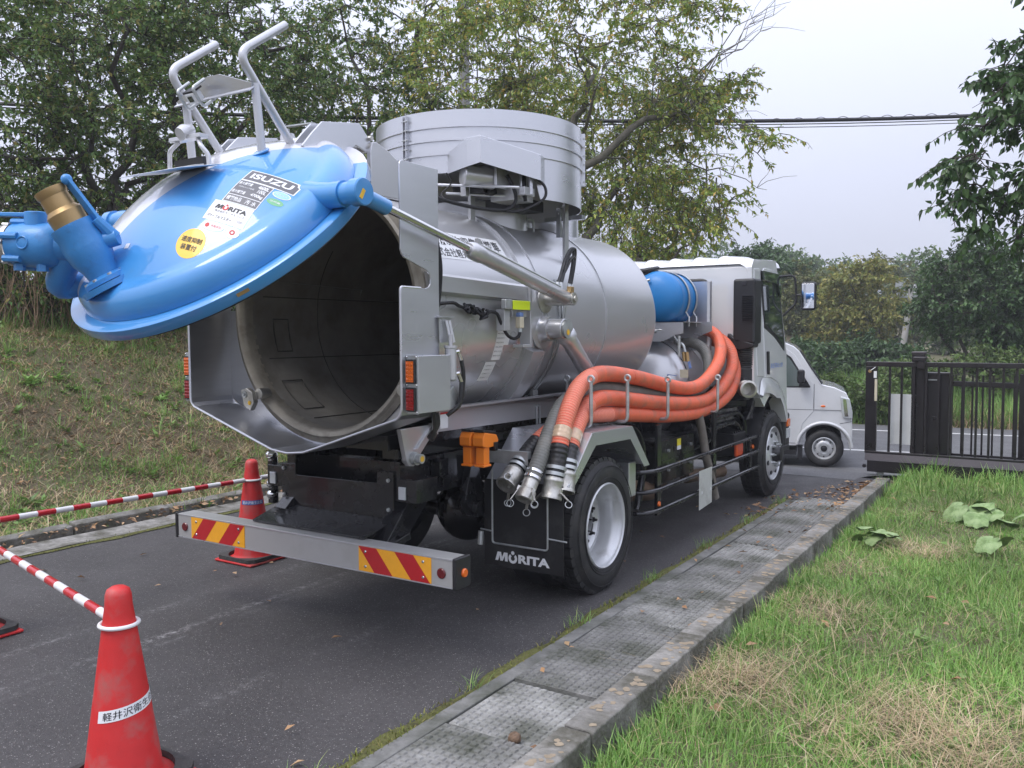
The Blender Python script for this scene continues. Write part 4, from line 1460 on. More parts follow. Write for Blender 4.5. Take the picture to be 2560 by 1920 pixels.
# lower hoist ram: boss on the shell, barrel running forward and down
b = MB()
b.lathe([(.125, 0), (.125, .008), (.085, .014), (.075, .03), (.075, .075)], (.655, -.10, 1.632), X, 32)
b.lathe([(.062, .07), (.062, .17), (.056, .175)], (.655, -.10, 1.632), X, 28)
b.build('trunnion_boss', M['silver'], TK, angle=35)
b = MB(); b.lathe([(.055, 0), (.06, .004), (.06, .02), (.04, .021)], (.83, -.10, 1.632), X, 24)
b.build('trunnion_cap', M['galv'], TK)
b = MB(); b.cyl((.852, -.105, 1.61), (.8535, -.105, 1.61), .018, n=14); b.build('grease_mark', M['yellowdot'], TK)
p0, p1 = Vector((.80, -.05, 1.60)), Vector((.74, .62, 1.13))
d = (p1 - p0).normalized()
b = MB(); b.lathe([(.03, -.03), (.05, -.02), (.064, .0), (.064, .035), (.053, .045), (.053, .80)], p0, d, 28)
b.build('hoist_ram', M['silver'], TK, angle=40)

# side work lamp / fluorescent marked switch box
b = MB(); b.box(.742, .775, -.69, -.62, 1.742, 1.797); b.box(.74, .772, -.62, -.405, 1.738, 1.794)
sb = b.build('switch_box', M['galv'], TK, bevel=.004)
b = MB(); b.box(.7725, .777, -.617, -.43, 1.7405, 1.7925); b.build('fluorescent_cover', M['neon'], TK, bevel=.002)
b = MB(); b.box(.69, .745, -.66, -.60, 1.62, 1.742); b.box(.70, .735, -.56, -.40, 1.70, 1.735); b.build('switch_bracket', M['silver'], TK, bevel=.003)
M['cream'] = mat('cream_plastic', (.62, .56, .42), .5)
b = MB(); b.box(.752, .785, -.555, -.51, 1.635, 1.70); b.build('cable_connector', M['cream'], TK, bevel=.004)
b = MB(); b.box(.754, .783, -.552, -.513, 1.70, 1.725); b.build('connector_cap', M['inkblue'], TK, bevel=.004)
b = MB(); b.cyl((.768, -.532, 1.612), (.768, -.532, 1.636), .013, n=10); b.build('cable_gland', M['galv'], TK)
b = MB()
b.tube(spline([(.768, -.532, 1.61), (.765, -.545, 1.585), (.75, -.575, 1.575), (.735, -.62, 1.60), (.72, -.66, 1.67), (.715, -.69, 1.715), (.71, -.75, 1.725), (.71, -.82, 1.71), (.71, -.95, 1.735), (.715, -1.05, 1.75), (.73, -1.12, 1.765), (.74, -1.22, 1.76), (.745, -1.31, 1.75)], 6), .0095, 8)
b.tube(spline([(.75, -1.30, 2.05), (.758, -1.295, 1.95), (.752, -1.29, 1.85), (.75, -1.30, 1.76), (.75, -1.31, 1.70)], 6), .016, 8)
b.tube(spline([(.745, -1.285, 2.08), (.765, -1.28, 1.95), (.755, -1.275, 1.82), (.752, -1.29, 1.74)], 6), .012, 8)
P = []
for i in range(60):
    t = i / 59
    a_ = t * 40
    P.append(Vector((.712 + .016 * math.sin(a_ * 1.3), -.80 - .20 * t + .015 * math.sin(a_ * .9), 1.715 + .03 * t + .020 * math.cos(a_))))
b.tube(P, .008, 7)
b.tube([(.72, -.80, 1.70), (.722, -.86, 1.685), (.72, -.83, 1.72)], .012, 7)
b.build('cable_loom', M['rope'], TK)
# labels on the shell
def shell(a_, y_, off): return Vector(((TR + off) * math.cos(R(a_)), y_, TZ + (TR + off) * math.sin(R(a_))))
def shell_label(name, y0, y1, a0, a1, m, off=.0012):
    b = MB(); b.grid(lambda u, v: shell(a0 + (a1 - a0) * v, y0 + (y1 - y0) * u, off), 2, 6); return b.build(name, m, TK)
def shell_text(s, yc, ac, w, h, m, off=.0024, **k):
    b = MB(); put_text(b, s, lambda x, y: shell(ac + math.degrees(y / TR), yc + x, off), .1, fit=(w, h), **k); return b.build('lettering', m, TK, smooth=False)
shell_label('company_plate', -1.18, -.36, 26, 42.5, M['white_tape'])
shell_text('産業廃棄物収集運搬車', -.77, 37.2, .76, .082, M['ink'], bold=.012)
shell_text('株式会社軽井沢衛生企業', -.80, 29.6, .62, .058, M['ink'], bold=.008)
lb_ = shell_label('caution_label', -.56, -.46, -10.5, -16, M['white_tape'])
b = MB()
def flat_label(name, x_, y0, y1, z0, z1, lean, m):
    b = MB(); b.add([(x_, y0, z0), (x_, y1, z0), (x_, y1 + lean, z1), (x_, y0 + lean, z1)], [(0, 1, 2, 3)]); return b.build(name, m, TK)
shell_label('instruction_label', -.60, -.51, -7, -24, M['white_tape'])
shell_label('instruction_label', -.645, -.535, -25, -36, M['white_tape'])
shell_label('label_stripe', -.60, -.51, -4.6, -7, M['inkred'])
for k_ in range(6):
    shell_text(random.choice(('取扱注意事項', '操作前に確認', '使用上の注意')), -.555, -10 - k_ * 2.3, .075, .008, M['inkgrey'])
for k_ in range(4):
    shell_text(random.choice(('安全装置を確認すること', '点検整備を行うこと')), -.59, -27 - k_ * 2.3, .085, .008, M['inkgrey'])
b = MB(); b.box(.5075, .5085, -.955, -.885, 1.075, 1.165); b.build('caution_label', M['white_tape'], TK)
b = MB(); b.box(.5086, .5092, -.955, -.885, 1.155, 1.166); b.build('label_stripe', M['inkred'], TK)
# small vertical lock ram beside the side plate
b = MB()
b.lathe([(.02, 0), (.029, .01), (.029, .165), (.034, .168), (.034, .18), (.012, .181)], (.83, -1.285, 1.365), Z, 20)
b.cyl((.83, -1.285, 1.54), (.83, -1.285, 1.60), .011, n=12)
b.build('lock_ram', M['silver'], TK)
b = MB()
b.add([(.80, -1.345, 1.69), (.80, -1.235, 1.69), (.80, -1.255, 1.56), (.80, -1.335, 1.56)], [(0, 1, 2, 3)])
b.box(.785, .82, -1.345, -1.235, 1.685, 1.692); b.bar((.815, -1.30, 1.67), (.825, -1.275, 1.56), .006, .014); b.bar((.815, -1.275, 1.67), (.825, -1.250, 1.56), .006, .014)
b.build('lock_bracket', M['stainless'], TK, smooth=False)
b = MB()
for z_ in (1.51, 1.40):
    b.cyl((.83, -1.27, z_), (.84, -1.235, z_ + .005), .012, n=8); b.cyl((.84, -1.235, z_ + .005), (.845, -1.215, z_ - .04), .011, n=8)
b.build('hose_fitting', M['chrome'], TK)
b = MB()
b.tube(spline([(.845, -1.215, 1.47), (.85, -1.205, 1.40), (.845, -1.205, 1.32), (.83, -1.215, 1.24), (.80, -1.26, 1.20)], 6), .011, 8)
b.tube(spline([(.845, -1.215, 1.36), (.848, -1.225, 1.30), (.84, -1.235, 1.24), (.80, -1.28, 1.19)], 6), .011, 8)
for i in range(5):
    b.tube(spline([(.77 - .012 * i, -1.36 + .02 * i, 1.24), (.775 - .01 * i, -1.345 + .018 * i, 1.14), (.74 - .02 * i, -1.33 + .02 * i, 1.07), (.66, -1.2, 1.08)], 5), .012, 7)
b.build('hydraulic_hose', M['blackhose'], TK)
b = MB(); b.prism([(0, 0), (.07, .01), (.10, .07), (.06, .12), (.0, .08)], (.80, -1.31, 1.22), Y, Z, .02); b.build('valve_block', M['galv'], TK, bevel=.004)
# ------------------------------------------------------------------ chassis
for sx in (1, -1):
    b = MB(); x0, x1 = sorted((.36 * sx, .43 * sx)); b.box(x0, x1, -1.22, 4.6, .70, .92)
    b.build('chassis_rail', M['black'], TK, bevel=.006)
    b = MB(); x0, x1 = sorted((.34 * sx, .45 * sx)); b.box(x0, x1, -1.25, 2.0, .935, .985); b.build('sub_rail', M['black'], TK)
for i, y in enumerate((-1.0, -.3, .7, 1.5, 2.4, 3.2)):
    b = MB(); b.box(-.36, .36, y - .05, y + .05, .74, .88); b.build('cross_member', M['black'], TK)
# rear cross panel with cut-out top, bolts, side lamps
b = MB(); b.prism([(-.46, .60), (.40, .60), (.40, .862), (.285, .862), (.285, .792), (-.345, .786), (-.345, .852), (-.46, .845)], (0, -1.235, 0), X, Z, -.012)
b.build('rear_panel', M['black'], TK, smooth=False, bevel=.003)
for (x_, z_) in ((-.435, .82), (-.435, .665), (.37, .815), (.37, .655)):
    b = MB(); b.cyl((x_, -1.238, z_), (x_, -1.247, z_), .011, n=12); b.sphere((x_, -1.247, z_), .007, 8, 6); b.build('panel_bolt', M['galv'], TK)
for sx in (1, -1):
    b = MB()
    if sx > 0: b.box(.41, .55, -1.22, -1.04, .70, .825)
    else: b.box(-.60, -.47, -1.22, -1.04, .70, .825)
    b.build('lamp_bracket', M['black'], TK, bevel=.004)
    b = MB(); xc = .455 if sx > 0 else -.545
    b.box(xc - .024, xc + .024, -1.232, -1.2205, .715, .785); pl_ = b.build('number_lamp', M['lampglass'], TK, bevel=.003)
# coupling shackles at left (shiny caps)
for (z_, r_) in ((.875, .034), (.70, .032), (.635, .032)):
    b = MB(); b.lathe([(.02, -.02), (r_, -.012), (r_ * 1.1, 0), (r_, .012), (r_ * .6, .024), (.001, .026)], (-.63, -1.16, z_), (0, -.2, 1), 18); b.lathe([(r_ * .8, -.05), (r_ * .8, -.02)], (-.63, -1.16, z_), (0, -.2, 1), 14)
    b.build('shackle_cap', M['chrome'], TK)
b = MB(); b.cyl((-.63, -1.15, .58), (-.63, -1.15, .86), .03, n=14); b.build('shackle_post', M['black'], TK)
# dump hinge arm with pin
for sx in (1, -1):
    x_ = .47 * sx
    b = MB()
    b.prism([(-1.27, 1.10), (-1.225, .93), (-1.20, .895), (-1.165, .89), (-1.13, .905), (-1.12, .935), (-.95, 1.09), (-.99, 1.11), (-1.13, .985), (-1.165, .985), (-1.225, 1.10)], (x_ - .015, 0, 0), Y, Z, .03)
    b.add([(x_, -1.245, 1.10), (x_, -1.17, .96), (x_, -1.14, .96), (x_, -.98, 1.10)], [(0, 1, 2, 3)])
    ar = b.build('hinge_arm', M['silver'], TK, smooth=False, bevel=.003)
    b = MB(); b.cyl((x_ - .04 * sx, -1.165, .935), (x_ + .045 * sx, -1.165, .935), .036, n=20); b.cyl((x_ + .045 * sx, -1.165, .935), (x_ + .075 * sx, -1.165, .935), .026, n=18); b.build('hinge_pin', M['galv'], TK)
    b = MB(); b.cyl((x_ + .075 * sx, -1.165, .935), (x_ + .0765 * sx, -1.165, .935), .016, n=16); b.build('grease_mark', M['yellowdot'], TK)
# rear bumper beam
b = MB(); b.box(-1.02, 1.02, -1.542, -1.43, .397, .540)
bmp = b.build('bumper', M['alusheet'], TK, bevel=.004)
b = MB(); b.box(-1.02, 1.02, -1.5445, -1.542, .532, .5385); b.box(-1.02, 1.02, -1.5445, -1.542, .3985, .405)
b.build('bumper_lip', M['stainless'], bmp)
for sx in (1, -1):
    b = MB(); x0, x1 = sorted((1.0205 * sx, 1.045 * sx)); b.box(x0, x1, -1.548, -1.425, .392, .546); b.build('bumper_end_cap', M['blackplas'], bmp, bevel=.008)
    b = MB(); b.lathe([(.001, -.012), (.018, -.011), (.0215, -.006), (.0215, 0)], (1.0455 * sx, -1.485, .468), -X * sx, 20); b.build('side_reflector', M['orangelens'], bmp)
    b = MB(); b.lathe([(.001, -.007), (.022, -.007), (.026, -.003), (.026, 0)], (.955 * sx, -1.5425, .465), Y, 24); b.build('round_reflector', M['darkred'], bmp)
    # striped retroreflective panel, each stripe its own piece
    xo, xi = (.895, .43) if sx > 0 else (-.895, -.43)
    xa, xb = min(xo, xi), max(xo, xi)
    z0, z1 = .4055, .5315
    H = z1 - z0
    b = MB(); b.box(xa, xb, -1.5448, -1.5422, z0, z1); b.build('marker_panel', M['reflyel'], bmp)
    def stripe(s0, s1, sl):
        poly = [(s0, z0), (s1, z0), (s1 + sl, z1), (s0 + sl, z1)]
        out = []
        # clip to the panel
        def clip(P, keep, inter):
            Q = []
            for i in range(len(P)):
                a, c = P[i], P[(i + 1) % len(P)]
                if keep(a): Q.append(a)
                if keep(a) != keep(c): Q.append(inter(a, c))
            return Q
        def ix(xc):
            return lambda a, c: (xc, a[1] + (c[1] - a[1]) * (xc - a[0]) / (c[0] - a[0]))
        P = clip(poly, lambda p: p[0] >= xa, ix(xa)); P = clip(P, lambda p: p[0] <= xb, ix(xb))
        if len(P) > 2:
            b = MB(); b.add([(p[0], -1.5456, p[1]) for p in P], [tuple(range(len(P)))]); b.build('stripe', M['reflred'], bmp, smooth=False)
    w = .118
    sl = -.105 if sx > 0 else .105
    if sx > 0:
        for k_ in range(2): stripe(xa + .105 + k_ * .236, xa + .105 + w + k_ * .236, sl)
    else:
        for k_ in range(2): stripe(xb - .105 - w - k_ * .236, xb - .105 - k_ * .236, sl)
    for x_ in (xa + .045, xb - .05):
        for z_ in (z0 + .025, z1 - .025):
            b = MB(); b.lathe([(.001, -.004), (.006, -.003), (.008, 0)], (x_, -1.5458, z_), Y, 10); b.build('rivet', M['chrome'], bmp)
# step plate over the bumper
b = MB()
b.add([(-.47, -1.24, .605), (.405, -1.24, .605), (.405, -1.475, .556), (-.44, -1.475, .556), (-.47, -1.24, .598), (.405, -1.24, .598), (.405, -1.475, .545), (-.44, -1.475, .545)],
      [(0, 1, 2, 3), (7, 6, 5, 4), (3, 2, 6, 7), (1, 5, 6, 2), (0, 3, 7, 4)])
b.build('step_plate', M['black'], TK, smooth=False)
for sx in (1, -1):
    b = MB()
    b.bar((.40 * sx, -1.12, .72), (.42 * sx, -1.36, .50), .10, .05)
    b.bar((.40 * sx, -.98, .70), (.40 * sx, -1.18, .52), .012, .12)
    b.bar((.42 * sx, -1.20, .52), (.42 * sx, -1.43, .47), .14, .04)
    b.build('bumper_stay', M['black'], TK, bevel=.004)
# clutter on the rail: brackets, spring shackle, hoses
def lump(name, parts, m=None, bevel=.005):
    for p in parts:
        b = MB()
        if p[0] == 'b': b.box(*p[1:])
        elif p[0] == 'c': b.cyl(p[1], p[2], p[3], n=16)
        elif p[0] == 'p': b.prism(p[1], p[2], Y, Z, p[3])
        b.build(name, m or M['black'], TK, bevel=bevel)
lump('rail_bracket', [('p', [(-.85, .74), (-.70, .74), (-.72, .92), (-.83, .92)], (.432, 0, 0), .012), ('b', .432, .50, -.95, -.87, .80, .90), ('p', [(-.62, .52), (-.50, .60), (-.56, .86), (-.62, .88), (-.70, .62)], (.44, 0, 0), .05),
                      ('c', (.40, -.58, .56), (.52, -.58, .56), .05), ('b', .432, .47, -1.05, -.98, .72, .78), ('c', (.44, -.42, .66), (.54, -.42, .66), .035)])
for sx in (1, -1):
    for k_ in range(4):
        b = MB()
        pts = [(sx * .46, -.62 + 1.24 * i / 12, .53 - k_ * .016 + .07 * (2 * i / 12 - 1) ** 2) for i in range(13)]
        b.tube(pts, .001, 4) if False else None
        for i in range(12):
            b.bar(pts[i], pts[i + 1], .07, .014)
        b.build('leaf_spring', M['black'], TK, smooth=False)
# rear axle and drive line
b = MB(); b.cyl((-.75, 0, .41), (.75, 0, .41), .075, n=20); b.sphere((0, 0, .41), .22, 20, 12, sq=(1, .85, 1)); b.build('rear_axle', M['black'], TK)
b = MB(); b.cyl((0, .15, .45), (0, 2.6, .70), .045, n=14); b.build('propeller_shaft', M['black'], TK)
b = MB(); b.cyl((-.8, 3.71, .40), (.8, 3.71, .40), .05, n=14); b.build('front_axle', M['black'], TK)
# ------------------------------------------------------------------ wheels
def wheel(name, xo, y, z, sx, front=False):
    """xo: outer face of the tyre; built along X. Tyre with tread lugs, rim, disc."""
    e = empty(name, (xo, y, z)); e.parent = TK; e.location = Vector((xo, y, z)) - WORLD[TK.name]
    D = -X * sx       # inward
    Rt = .415
    w = .235
    o = Vector((xo, y, z))
    b = MB()
    prof = [(.262, .016), (.275, .004), (.32, -.004), (.355, -.003), (.378, .008), (.392, .020)]
    tread = [(.398, .026), (.412, .034), (.416, .06), (.417, w / 2)]
    full = prof + tread
    full += [(r_, w - t) for r_, t in reversed(full[:-1])]
    b.lathe(full, o, D, 64, caps=False)
    ty = b.build('tyre', M['rubber'], e, angle=40)
    # tread blocks at the shoulders
    b = MB()
    nL = 40
    for i in range(nL):
        a0 = 2 * math.pi * i / nL; a1 = a0 + 2 * math.pi / nL * .80
        for (t0, t1) in ((.022, .075), (w - .075, w - .022)):
            vs = []
            for a_ in (a0, (a0 + a1) / 2, a1):
                c, s_ = math.cos(a_), math.sin(a_)
                for (r_, t) in ((.385, t0), (.4235, t0 + .010), (.4245, t1), (.405, t1)):
                    vs.append(o + D * t + (Y * c + Z * s_) * r_)
            fs = []
            for k_ in range(2):
                q = k_ * 4
                fs += [(q, q + 1, q + 5, q + 4), (q + 1, q + 2, q + 6, q + 5), (q + 2, q + 3, q + 7, q + 6)]
            fs += [(0, 3, 2, 1), (8, 9, 10, 11)]
            b.add(vs, fs)
        if True:
            for (t0, t1) in ((.085, .115), (.122, .152)):
                vs = []
                for a_ in (a0 + .03, a1 + .03):
                    c, s_ = math.cos(a_), math.sin(a_)
                    for (r_, t) in ((.41, t0), (.4245, t0), (.4245, t1), (.41, t1)):
                        vs.append(o + D * t + (Y * c + Z * s_) * r_)
                b.add(vs, [(0, 1, 5, 4), (1, 2, 6, 5), (2, 3, 7, 6), (0, 3, 2, 1), (4, 5, 6, 7)])
    stuff(b.build('tread', M['rubber'], e, smooth=False))
    # sidewall rings
    b = MB()
    b.torus(o + D * -.004, D, .30, .003, 48, 6); b.torus(o + D * -.003, D, .372, .003, 48, 6); b.torus(o + D * .0, D, .285, .002, 48, 6)
    stuff(b.build('sidewall_ring', M['rubber'], e))
    b = MB()
    if front:
        b.lathe([(.262, .02), (.266, .006), (.258, .0), (.250, .008), (.246, .035), (.232, .05), (.225, .075)], o, D, 56, caps=False)
        b.build('rim', M['rimsilver'], e, angle=35)
        b = MB()
        b.lathe([(.226, .075), (.222, .045), (.205, .012), (.17, -.006), (.135, -.010), (.125, -.008), (.10, -.008), (.098, .03)], o, D, 56, caps=False)
        b.build('wheel_disc', M['rimsilver'], e, angle=35)
        for i in range(8):
            a_ = 2 * math.pi * (i + .5) / 8
            q = o + (Y * math.cos(a_) + Z * math.sin(a_)) * .193 + D * .0015
            b = MB(); b.lathe([(.001, -.003), (.023, -.003), (.024, .006)], q, D, 16); b.build('vent_hole', M['ink'], e)
        for i in range(8):
            a_ = 2 * math.pi * i / 8
            q = o + (Y * math.cos(a_) + Z * math.sin(a_)) * .113
            b = MB(); b.cyl(q + D * -.004, q - D * .035, .017, n=6); b.cyl(q - D * .03, q - D * .055, .009, n=8); b.build('wheel_nut', M['galv'], e)
        b = MB(); b.lathe([(.09, .02), (.085, -.03), (.07, -.05), (.068, -.075), (.055, -.08), (.001, -.082)], o, D, 28); b.build('hub', M['blackplas'], e, angle=40)
    else:
        b.lathe([(.262, .02), (.267, .005), (.259, -.002), (.250, .006), (.246, .03), (.232, .045), (.224, .085), (.215, .125), (.212, .165)], o, D, 64, caps=False)
        b.build('rim', M['rimsilver'], e, angle=35)
        b = MB(); b.lathe([(.212, .160), (.195, .158), (.185, .172), (.165, .180), (.11, .186), (.10, .186), (.098, .15)], o, D, 56, caps=False); b.build('wheel_disc', M['rimsilver'], e, angle=35)
        for i in range(8):
            a_ = 2 * math.pi * (i + .5) / 8
            q = o + (Y * math.cos(a_) + Z * math.sin(a_)) * .155 + D * .178
            b = MB(); b.lathe([(.001, 0), (.028, 0), (.031, .006)], q, D, 18); b.build('hand_hole', M['ink'], e)
        for i in range(8):
            a_ = 2 * math.pi * i / 8
            q = o + (Y * math.cos(a_) + Z * math.sin(a_)) * .113 + D * .186
            b = MB(); b.cyl(q, q - D * .04, .017, n=6); b.cyl(q - D * .04, q - D * .06, .009, n=8); b.build('wheel_nut', M['blackplas'], e)
        b = MB(); b.lathe([(.098, .186), (.095, .172), (.07, .165), (.001, .163)], o, D, 28); b.build('hub', M['blackplas'], e, angle=40)
    return e
M['rimsilver'] = mat('silver_wheel_paint', (.60, .61, .62), .30, .35, var=.06, coat=.5, dirt=(.30, .29, .27), ds=6, dlo=.6, dhi=.85)
wheel('rear_wheel', 1.066, 0, .412, 1)
wheel('rear_wheel', -1.066, 0, .412, -1)
for sx in (1, -1):   # inner wheel of each twin pair
    e = empty('inner_rear_wheel', (.78 * sx, 0, .412)); e.parent = TK; e.location = Vector((.78 * sx, 0, .412)) - WORLD[TK.name]
    b = MB(); b.lathe([(.262, 0), (.33, -.006), (.38, .008), (.412, .03), (.42, .12), (.412, .21), (.38, .23), (.262, .235)], (.78 * sx, 0, .412), -X * sx, 48, caps=False); b.build('tyre', M['rubber'], e, angle=40)
    b = MB(); b.lathe([(.262, 0), (.24, .05), (.23, .2), (.1, .19), (.001, .19)], (.78 * sx, 0, .412), -X * sx, 32, caps=False); b.build('rim', M['rimsilver'], e)
wheel('front_wheel', 1.055, 3.71, .418, 1, True)
wheel('front_wheel', -1.055, 3.71, .418, -1, True)
# ------------------------------------------------------------------ rear fenders and mudflaps
def fender(sx):
    pr = [(-.53, .735), (-.24, 1.012), (.325, 1.000), (.60, .715)]
    x0, x1 = .53 * sx, 1.085 * sx
    b = MB()
    A = [(x0, p[0], p[1]) for p in pr]; B_ = [(x1, p[0], p[1]) for p in pr]
    b.add(A + B_, [(i, i + 1, 5 + i, 4 + i) if sx > 0 else (i + 1, i, 4 + i, 5 + i) for i in range(3)])
    # outer lip hanging down
    inn_ = [(-.455, .735), (-.195, .935), (.292, .922), (.515, .715)]
    C1 = [(x1, p[0], p[1]) for p in pr]; C2 = [(x1, p[0], p[1]) for p in inn_]
    b.add(C1 + C2, [(i, i + 1, 5 + i, 4 + i) for i in range(3)])
    fd = b.build('rear_fender', M['stainless'], TK, smooth=False)
    sd = fd.modifiers.new('thick', 'SOLIDIFY'); sd.thickness = .004
    # chequer plate on the top
    b = MB()
    cols, rows = 14, 16
    for i in range(cols):
        for j in range(rows):
            u = .55 + (1.07 - .55) * (i + .5) / cols; v = -.225 + .53 * (j + .5) / rows
            d1 = (.014, .006) if (i + j) % 2 else (.006, .014)
            z_ = 1.0145 - .021 * (v + .24) / .565
            b.add([((u - d1[0]) * sx, v - d1[1] * .4, z_), ((u) * sx, v - d1[1], z_ + .003), ((u + d1[0]) * sx, v + d1[1] * .4, z_), (u * sx, v + d1[1], z_ + .003)], [(0, 1, 2, 3) if sx > 0 else (3, 2, 1, 0)])
    stuff(b.build('chequer_pattern', M['stainless'], fd, smooth=False))
    # stay bar and mudflap
    b = MB(); x0, x1 = sorted((.40 * sx, .86 * sx)); b.box(x0, x1, -.60, -.56, .885, .925); b.box(x0, x1, -.60, -.595, .85, .885); b.build('fender_stay', M['galv'], TK)
    b = MB(); x0, x1 = sorted((.525 * sx, 1.065 * sx)); b.box(x0, x1, -.552, -.544, .222, .74)
    fl = b.build('mudflap', M['flap'], TK, bevel=.002)
    b = MB(); q0, q1 = sorted((.535 * sx, 1.06 * sx))
    b.tube(rounded([(.585 * sx, -.556, .80), (.585 * sx, -.556, .36), (.965 * sx, -.556, .36), (.965 * sx, -.556, .72)], .02), .006, 8)
    b.tube([(.585 * sx, -.556, .43), (.50 * sx, -.556, .435)], .005, 8); b.tube([(.965 * sx, -.556, .43), (1.09 * sx, -.556, .425)], .005, 8)
    b.build('flap_wire', M['galv'], TK)
    b = MB()
    fx = lambda x, y: (.79 * sx + x, -.5535, .285 + y)
    morita(b, lambda x, y: fx(x, y), .375, .052)
    b.build('lettering', M['white_tape'], fl, smooth=False)
fender(1); fender(-1)
b = MB(); b.cyl((.50, -.55, .42), (.50, -.56, .34), .018, n=10); b.build('flap_weight', M['galv'], TK)
b = MB(); b.box(.80, 1.0, .47, .58, .50, .74); b.build('splash_plate', M['stainless'], TK, bevel=.01)
# ------------------------------------------------------------------ hose rack
rk = []
for (y, h_) in ((-.145, 1.345), (.372, 1.328), (1.057, 1.287), (2.124, 1.253)):
    b = MB(); zt_ = h_ - .30
    b.tube(rounded([(.84, y, zt_ - .005), (1.03, y, zt_ - .005), (1.03, y, h_ - .04)], .04), .012, 10)
    b.torus((1.03, y, h_ - .018), (0, 1, 0), .019, .008, 16, 8)
    b.build('rack_hook', M['galv'], TK)
for (y, h_) in ((.30, 1.317), (2.78, 1.215)):
    b = MB(); b.cyl((.62, y, .95), (.62, y, h_ - .04), .012, n=10); b.torus((.62, y, h_ - .018), (0, 1, 0), .019, .008, 16, 8); b.build('rack_post', M['galv'], TK)
for x_ in (.62, .84):
    b = MB(); b.box(x_ - .02, x_ + .02, .30, 2.85, .965, .995); b.build('rack_rail', M['black'], TK)
# ------------------------------------------------------------------ side guard
for z_ in (.632, .49, .343):
    b = MB(); b.tube(rounded([(.86, .70, z_ - .0), (.98, .72, z_), (1.03, .86, z_), (1.03, 3.28, z_ + .004)], .10), .016, 10); b.build('guard_rail', M['black'], TK)
for y in (.95, 2.12, 3.10):
    b = MB(); b.box(.99, 1.014, y - .035, y + .035, .30 if y < 3 else .34, .95 if y < 3 else .66); b.build('guard_post', M['black'], TK, bevel=.003)
for (y, z_) in ((.93, .385), (3.14, .545)):
    b = MB(); b.lathe([(.001, -.012), (.016, -.011), (.020, -.004), (.020, 0)], (1.016, y, z_), -X, 18); b.build('side_reflector', M['orangelens'], TK)
b = MB(); b.box(.985, 1.02, 2.68, 2.86, .50, .62); b.build('side_marker_lamp', mat('orange_red_lens', (.62, .07, .02), .2, coat=.5), TK, bevel=.02)
# ------------------------------------------------------------------ under-body units, right side
b = MB(); b.box(.48, .85, 1.38, 2.07, .44, .775); cb = b.build('battery_box', M['black'], TK, bevel=.01)
b = MB(); b.box(.8505, .856, 1.38, 2.07, .60, .622); b.build('box_lip', M['black'], cb)
for (y, z_) in ((1.50, .69), (1.98, .69), (1.50, .54), (1.98, .54)):
    b = MB(); b.cyl((.85, y, z_), (.868, y, z_), .014, n=6); b.build('box_bolt', M['galv'], cb)
M['stickeryellow'] = mat('warning_sticker', (.8, .68, .05), .4)
b = MB(); b.box(.8505, .8525, 1.69, 1.77, .705, .76); b.build('warning_label', M['stickeryellow'], cb)
b = MB(); b.box(.8505, .8525, 1.69, 1.77, .672, .7045); b.build('warning_label', M['white_tape'], cb)
b = MB(); b.tube(spline([(.80, .80, .30), (.80, .86, .55), (.80, .90, .80), (.80, .80, .92), (.78, .60, .95)], 6), .03, 12)
b.tube(spline([(.86, .90, .33), (.86, 1.0, .60), (.86, .96, .82), (.84, .84, .93), (.80, .64, .95)], 6), .028, 12); b.build('suction_pipe', M['black'], TK)
b = MB(); b.tube(spline([(.72, .80, .62), (.74, .86, .70), (.74, .80, .80)], 5), .04, 12); b.build('corrugated_pipe', M['galv'], TK)
b = MB(); b.tube(spline([(.70, .95, .40), (.72, 1.15, .42), (.70, 1.5, .36), (.60, 1.9, .36)], 6), .075, 16); b.build('exhaust_silencer', M['exhaust'], TK)
b = MB(); b.tube([(.70, 2.25, .36), (.86, 2.75, .36)], .055, 16); b.build('exhaust_pipe', M['exhaust'], TK)
b = MB(); b.tube(spline([(.93, 1.93, .98), (.95, 1.98, .80), (.97, 2.02, .60), (.985, 2.10, .42), (.99, 2.20, .22)], 6), .035, 14); b.build('drain_hose', mat('dusty_grey_hose', (.16, .14, .12), .7, var=.2, dirt=(.24, .22, .19), ds=6), TK)
b = MB(); b.prism([(1.66, .21), (1.95, .23), (1.95, .52), (1.66, .52)], (1.046, 0, 0), Y, Z, .003); b.build('sign_plate', M['white_dirty'] if 'white_dirty' in M else mat('greyed_white_plate', (.50, .51, .47), .5, dirt=(.3, .3, .27), ds=5), TK, smooth=False)
b = MB(); b.torus((1.03, 1.72, .343), Y, .020, .004, 14, 6); b.torus((1.03, 1.92, .343), Y, .020, .004, 14, 6); b.build('cable_tie', M['white_tape'], TK)
b = MB(); b.lathe([(.10, 0), (.15, .02), (.15, .5), (.10, .52)], (.66, 2.30, .72), Y, 28); b.build('air_tank', M['black'], TK, angle=40)
for y in (2.42, 2.62):
    b = MB(); b.lathe([(.151, 0), (.155, .0), (.155, .03), (.151, .03)], (.66, y, .72), Y, 28, caps=False); b.build('tank_strap', M['galv'], TK)
b = MB(); b.box(.62, .98, 2.72, 3.05, .50, .70); ab = b.build('air_dryer_box', M['blackplas'], TK, bevel=.01)
b = MB()
for i in range(5): b.box(.64, .96, 2.74 + i * .06, 2.77 + i * .06, .70, .715)
stuff(b.build('box_ribs', M['blackplas'], TK))
b = MB()
for (dz, dy) in ((0, 0), (-.08, -.08)):
    b.tube(spline([(.92, 2.20, .86 + dz), (.94, 2.70, .88 + dz), (.94, 2.95 + dy, .86 + dz), (.94, 3.10 + dy, .78 + dz), (.94, 3.14 + dy, .66 + dz), (.94, 3.14 + dy, .5)], 6), .022, 10)
b.build('frame_tube', M['black'], TK)
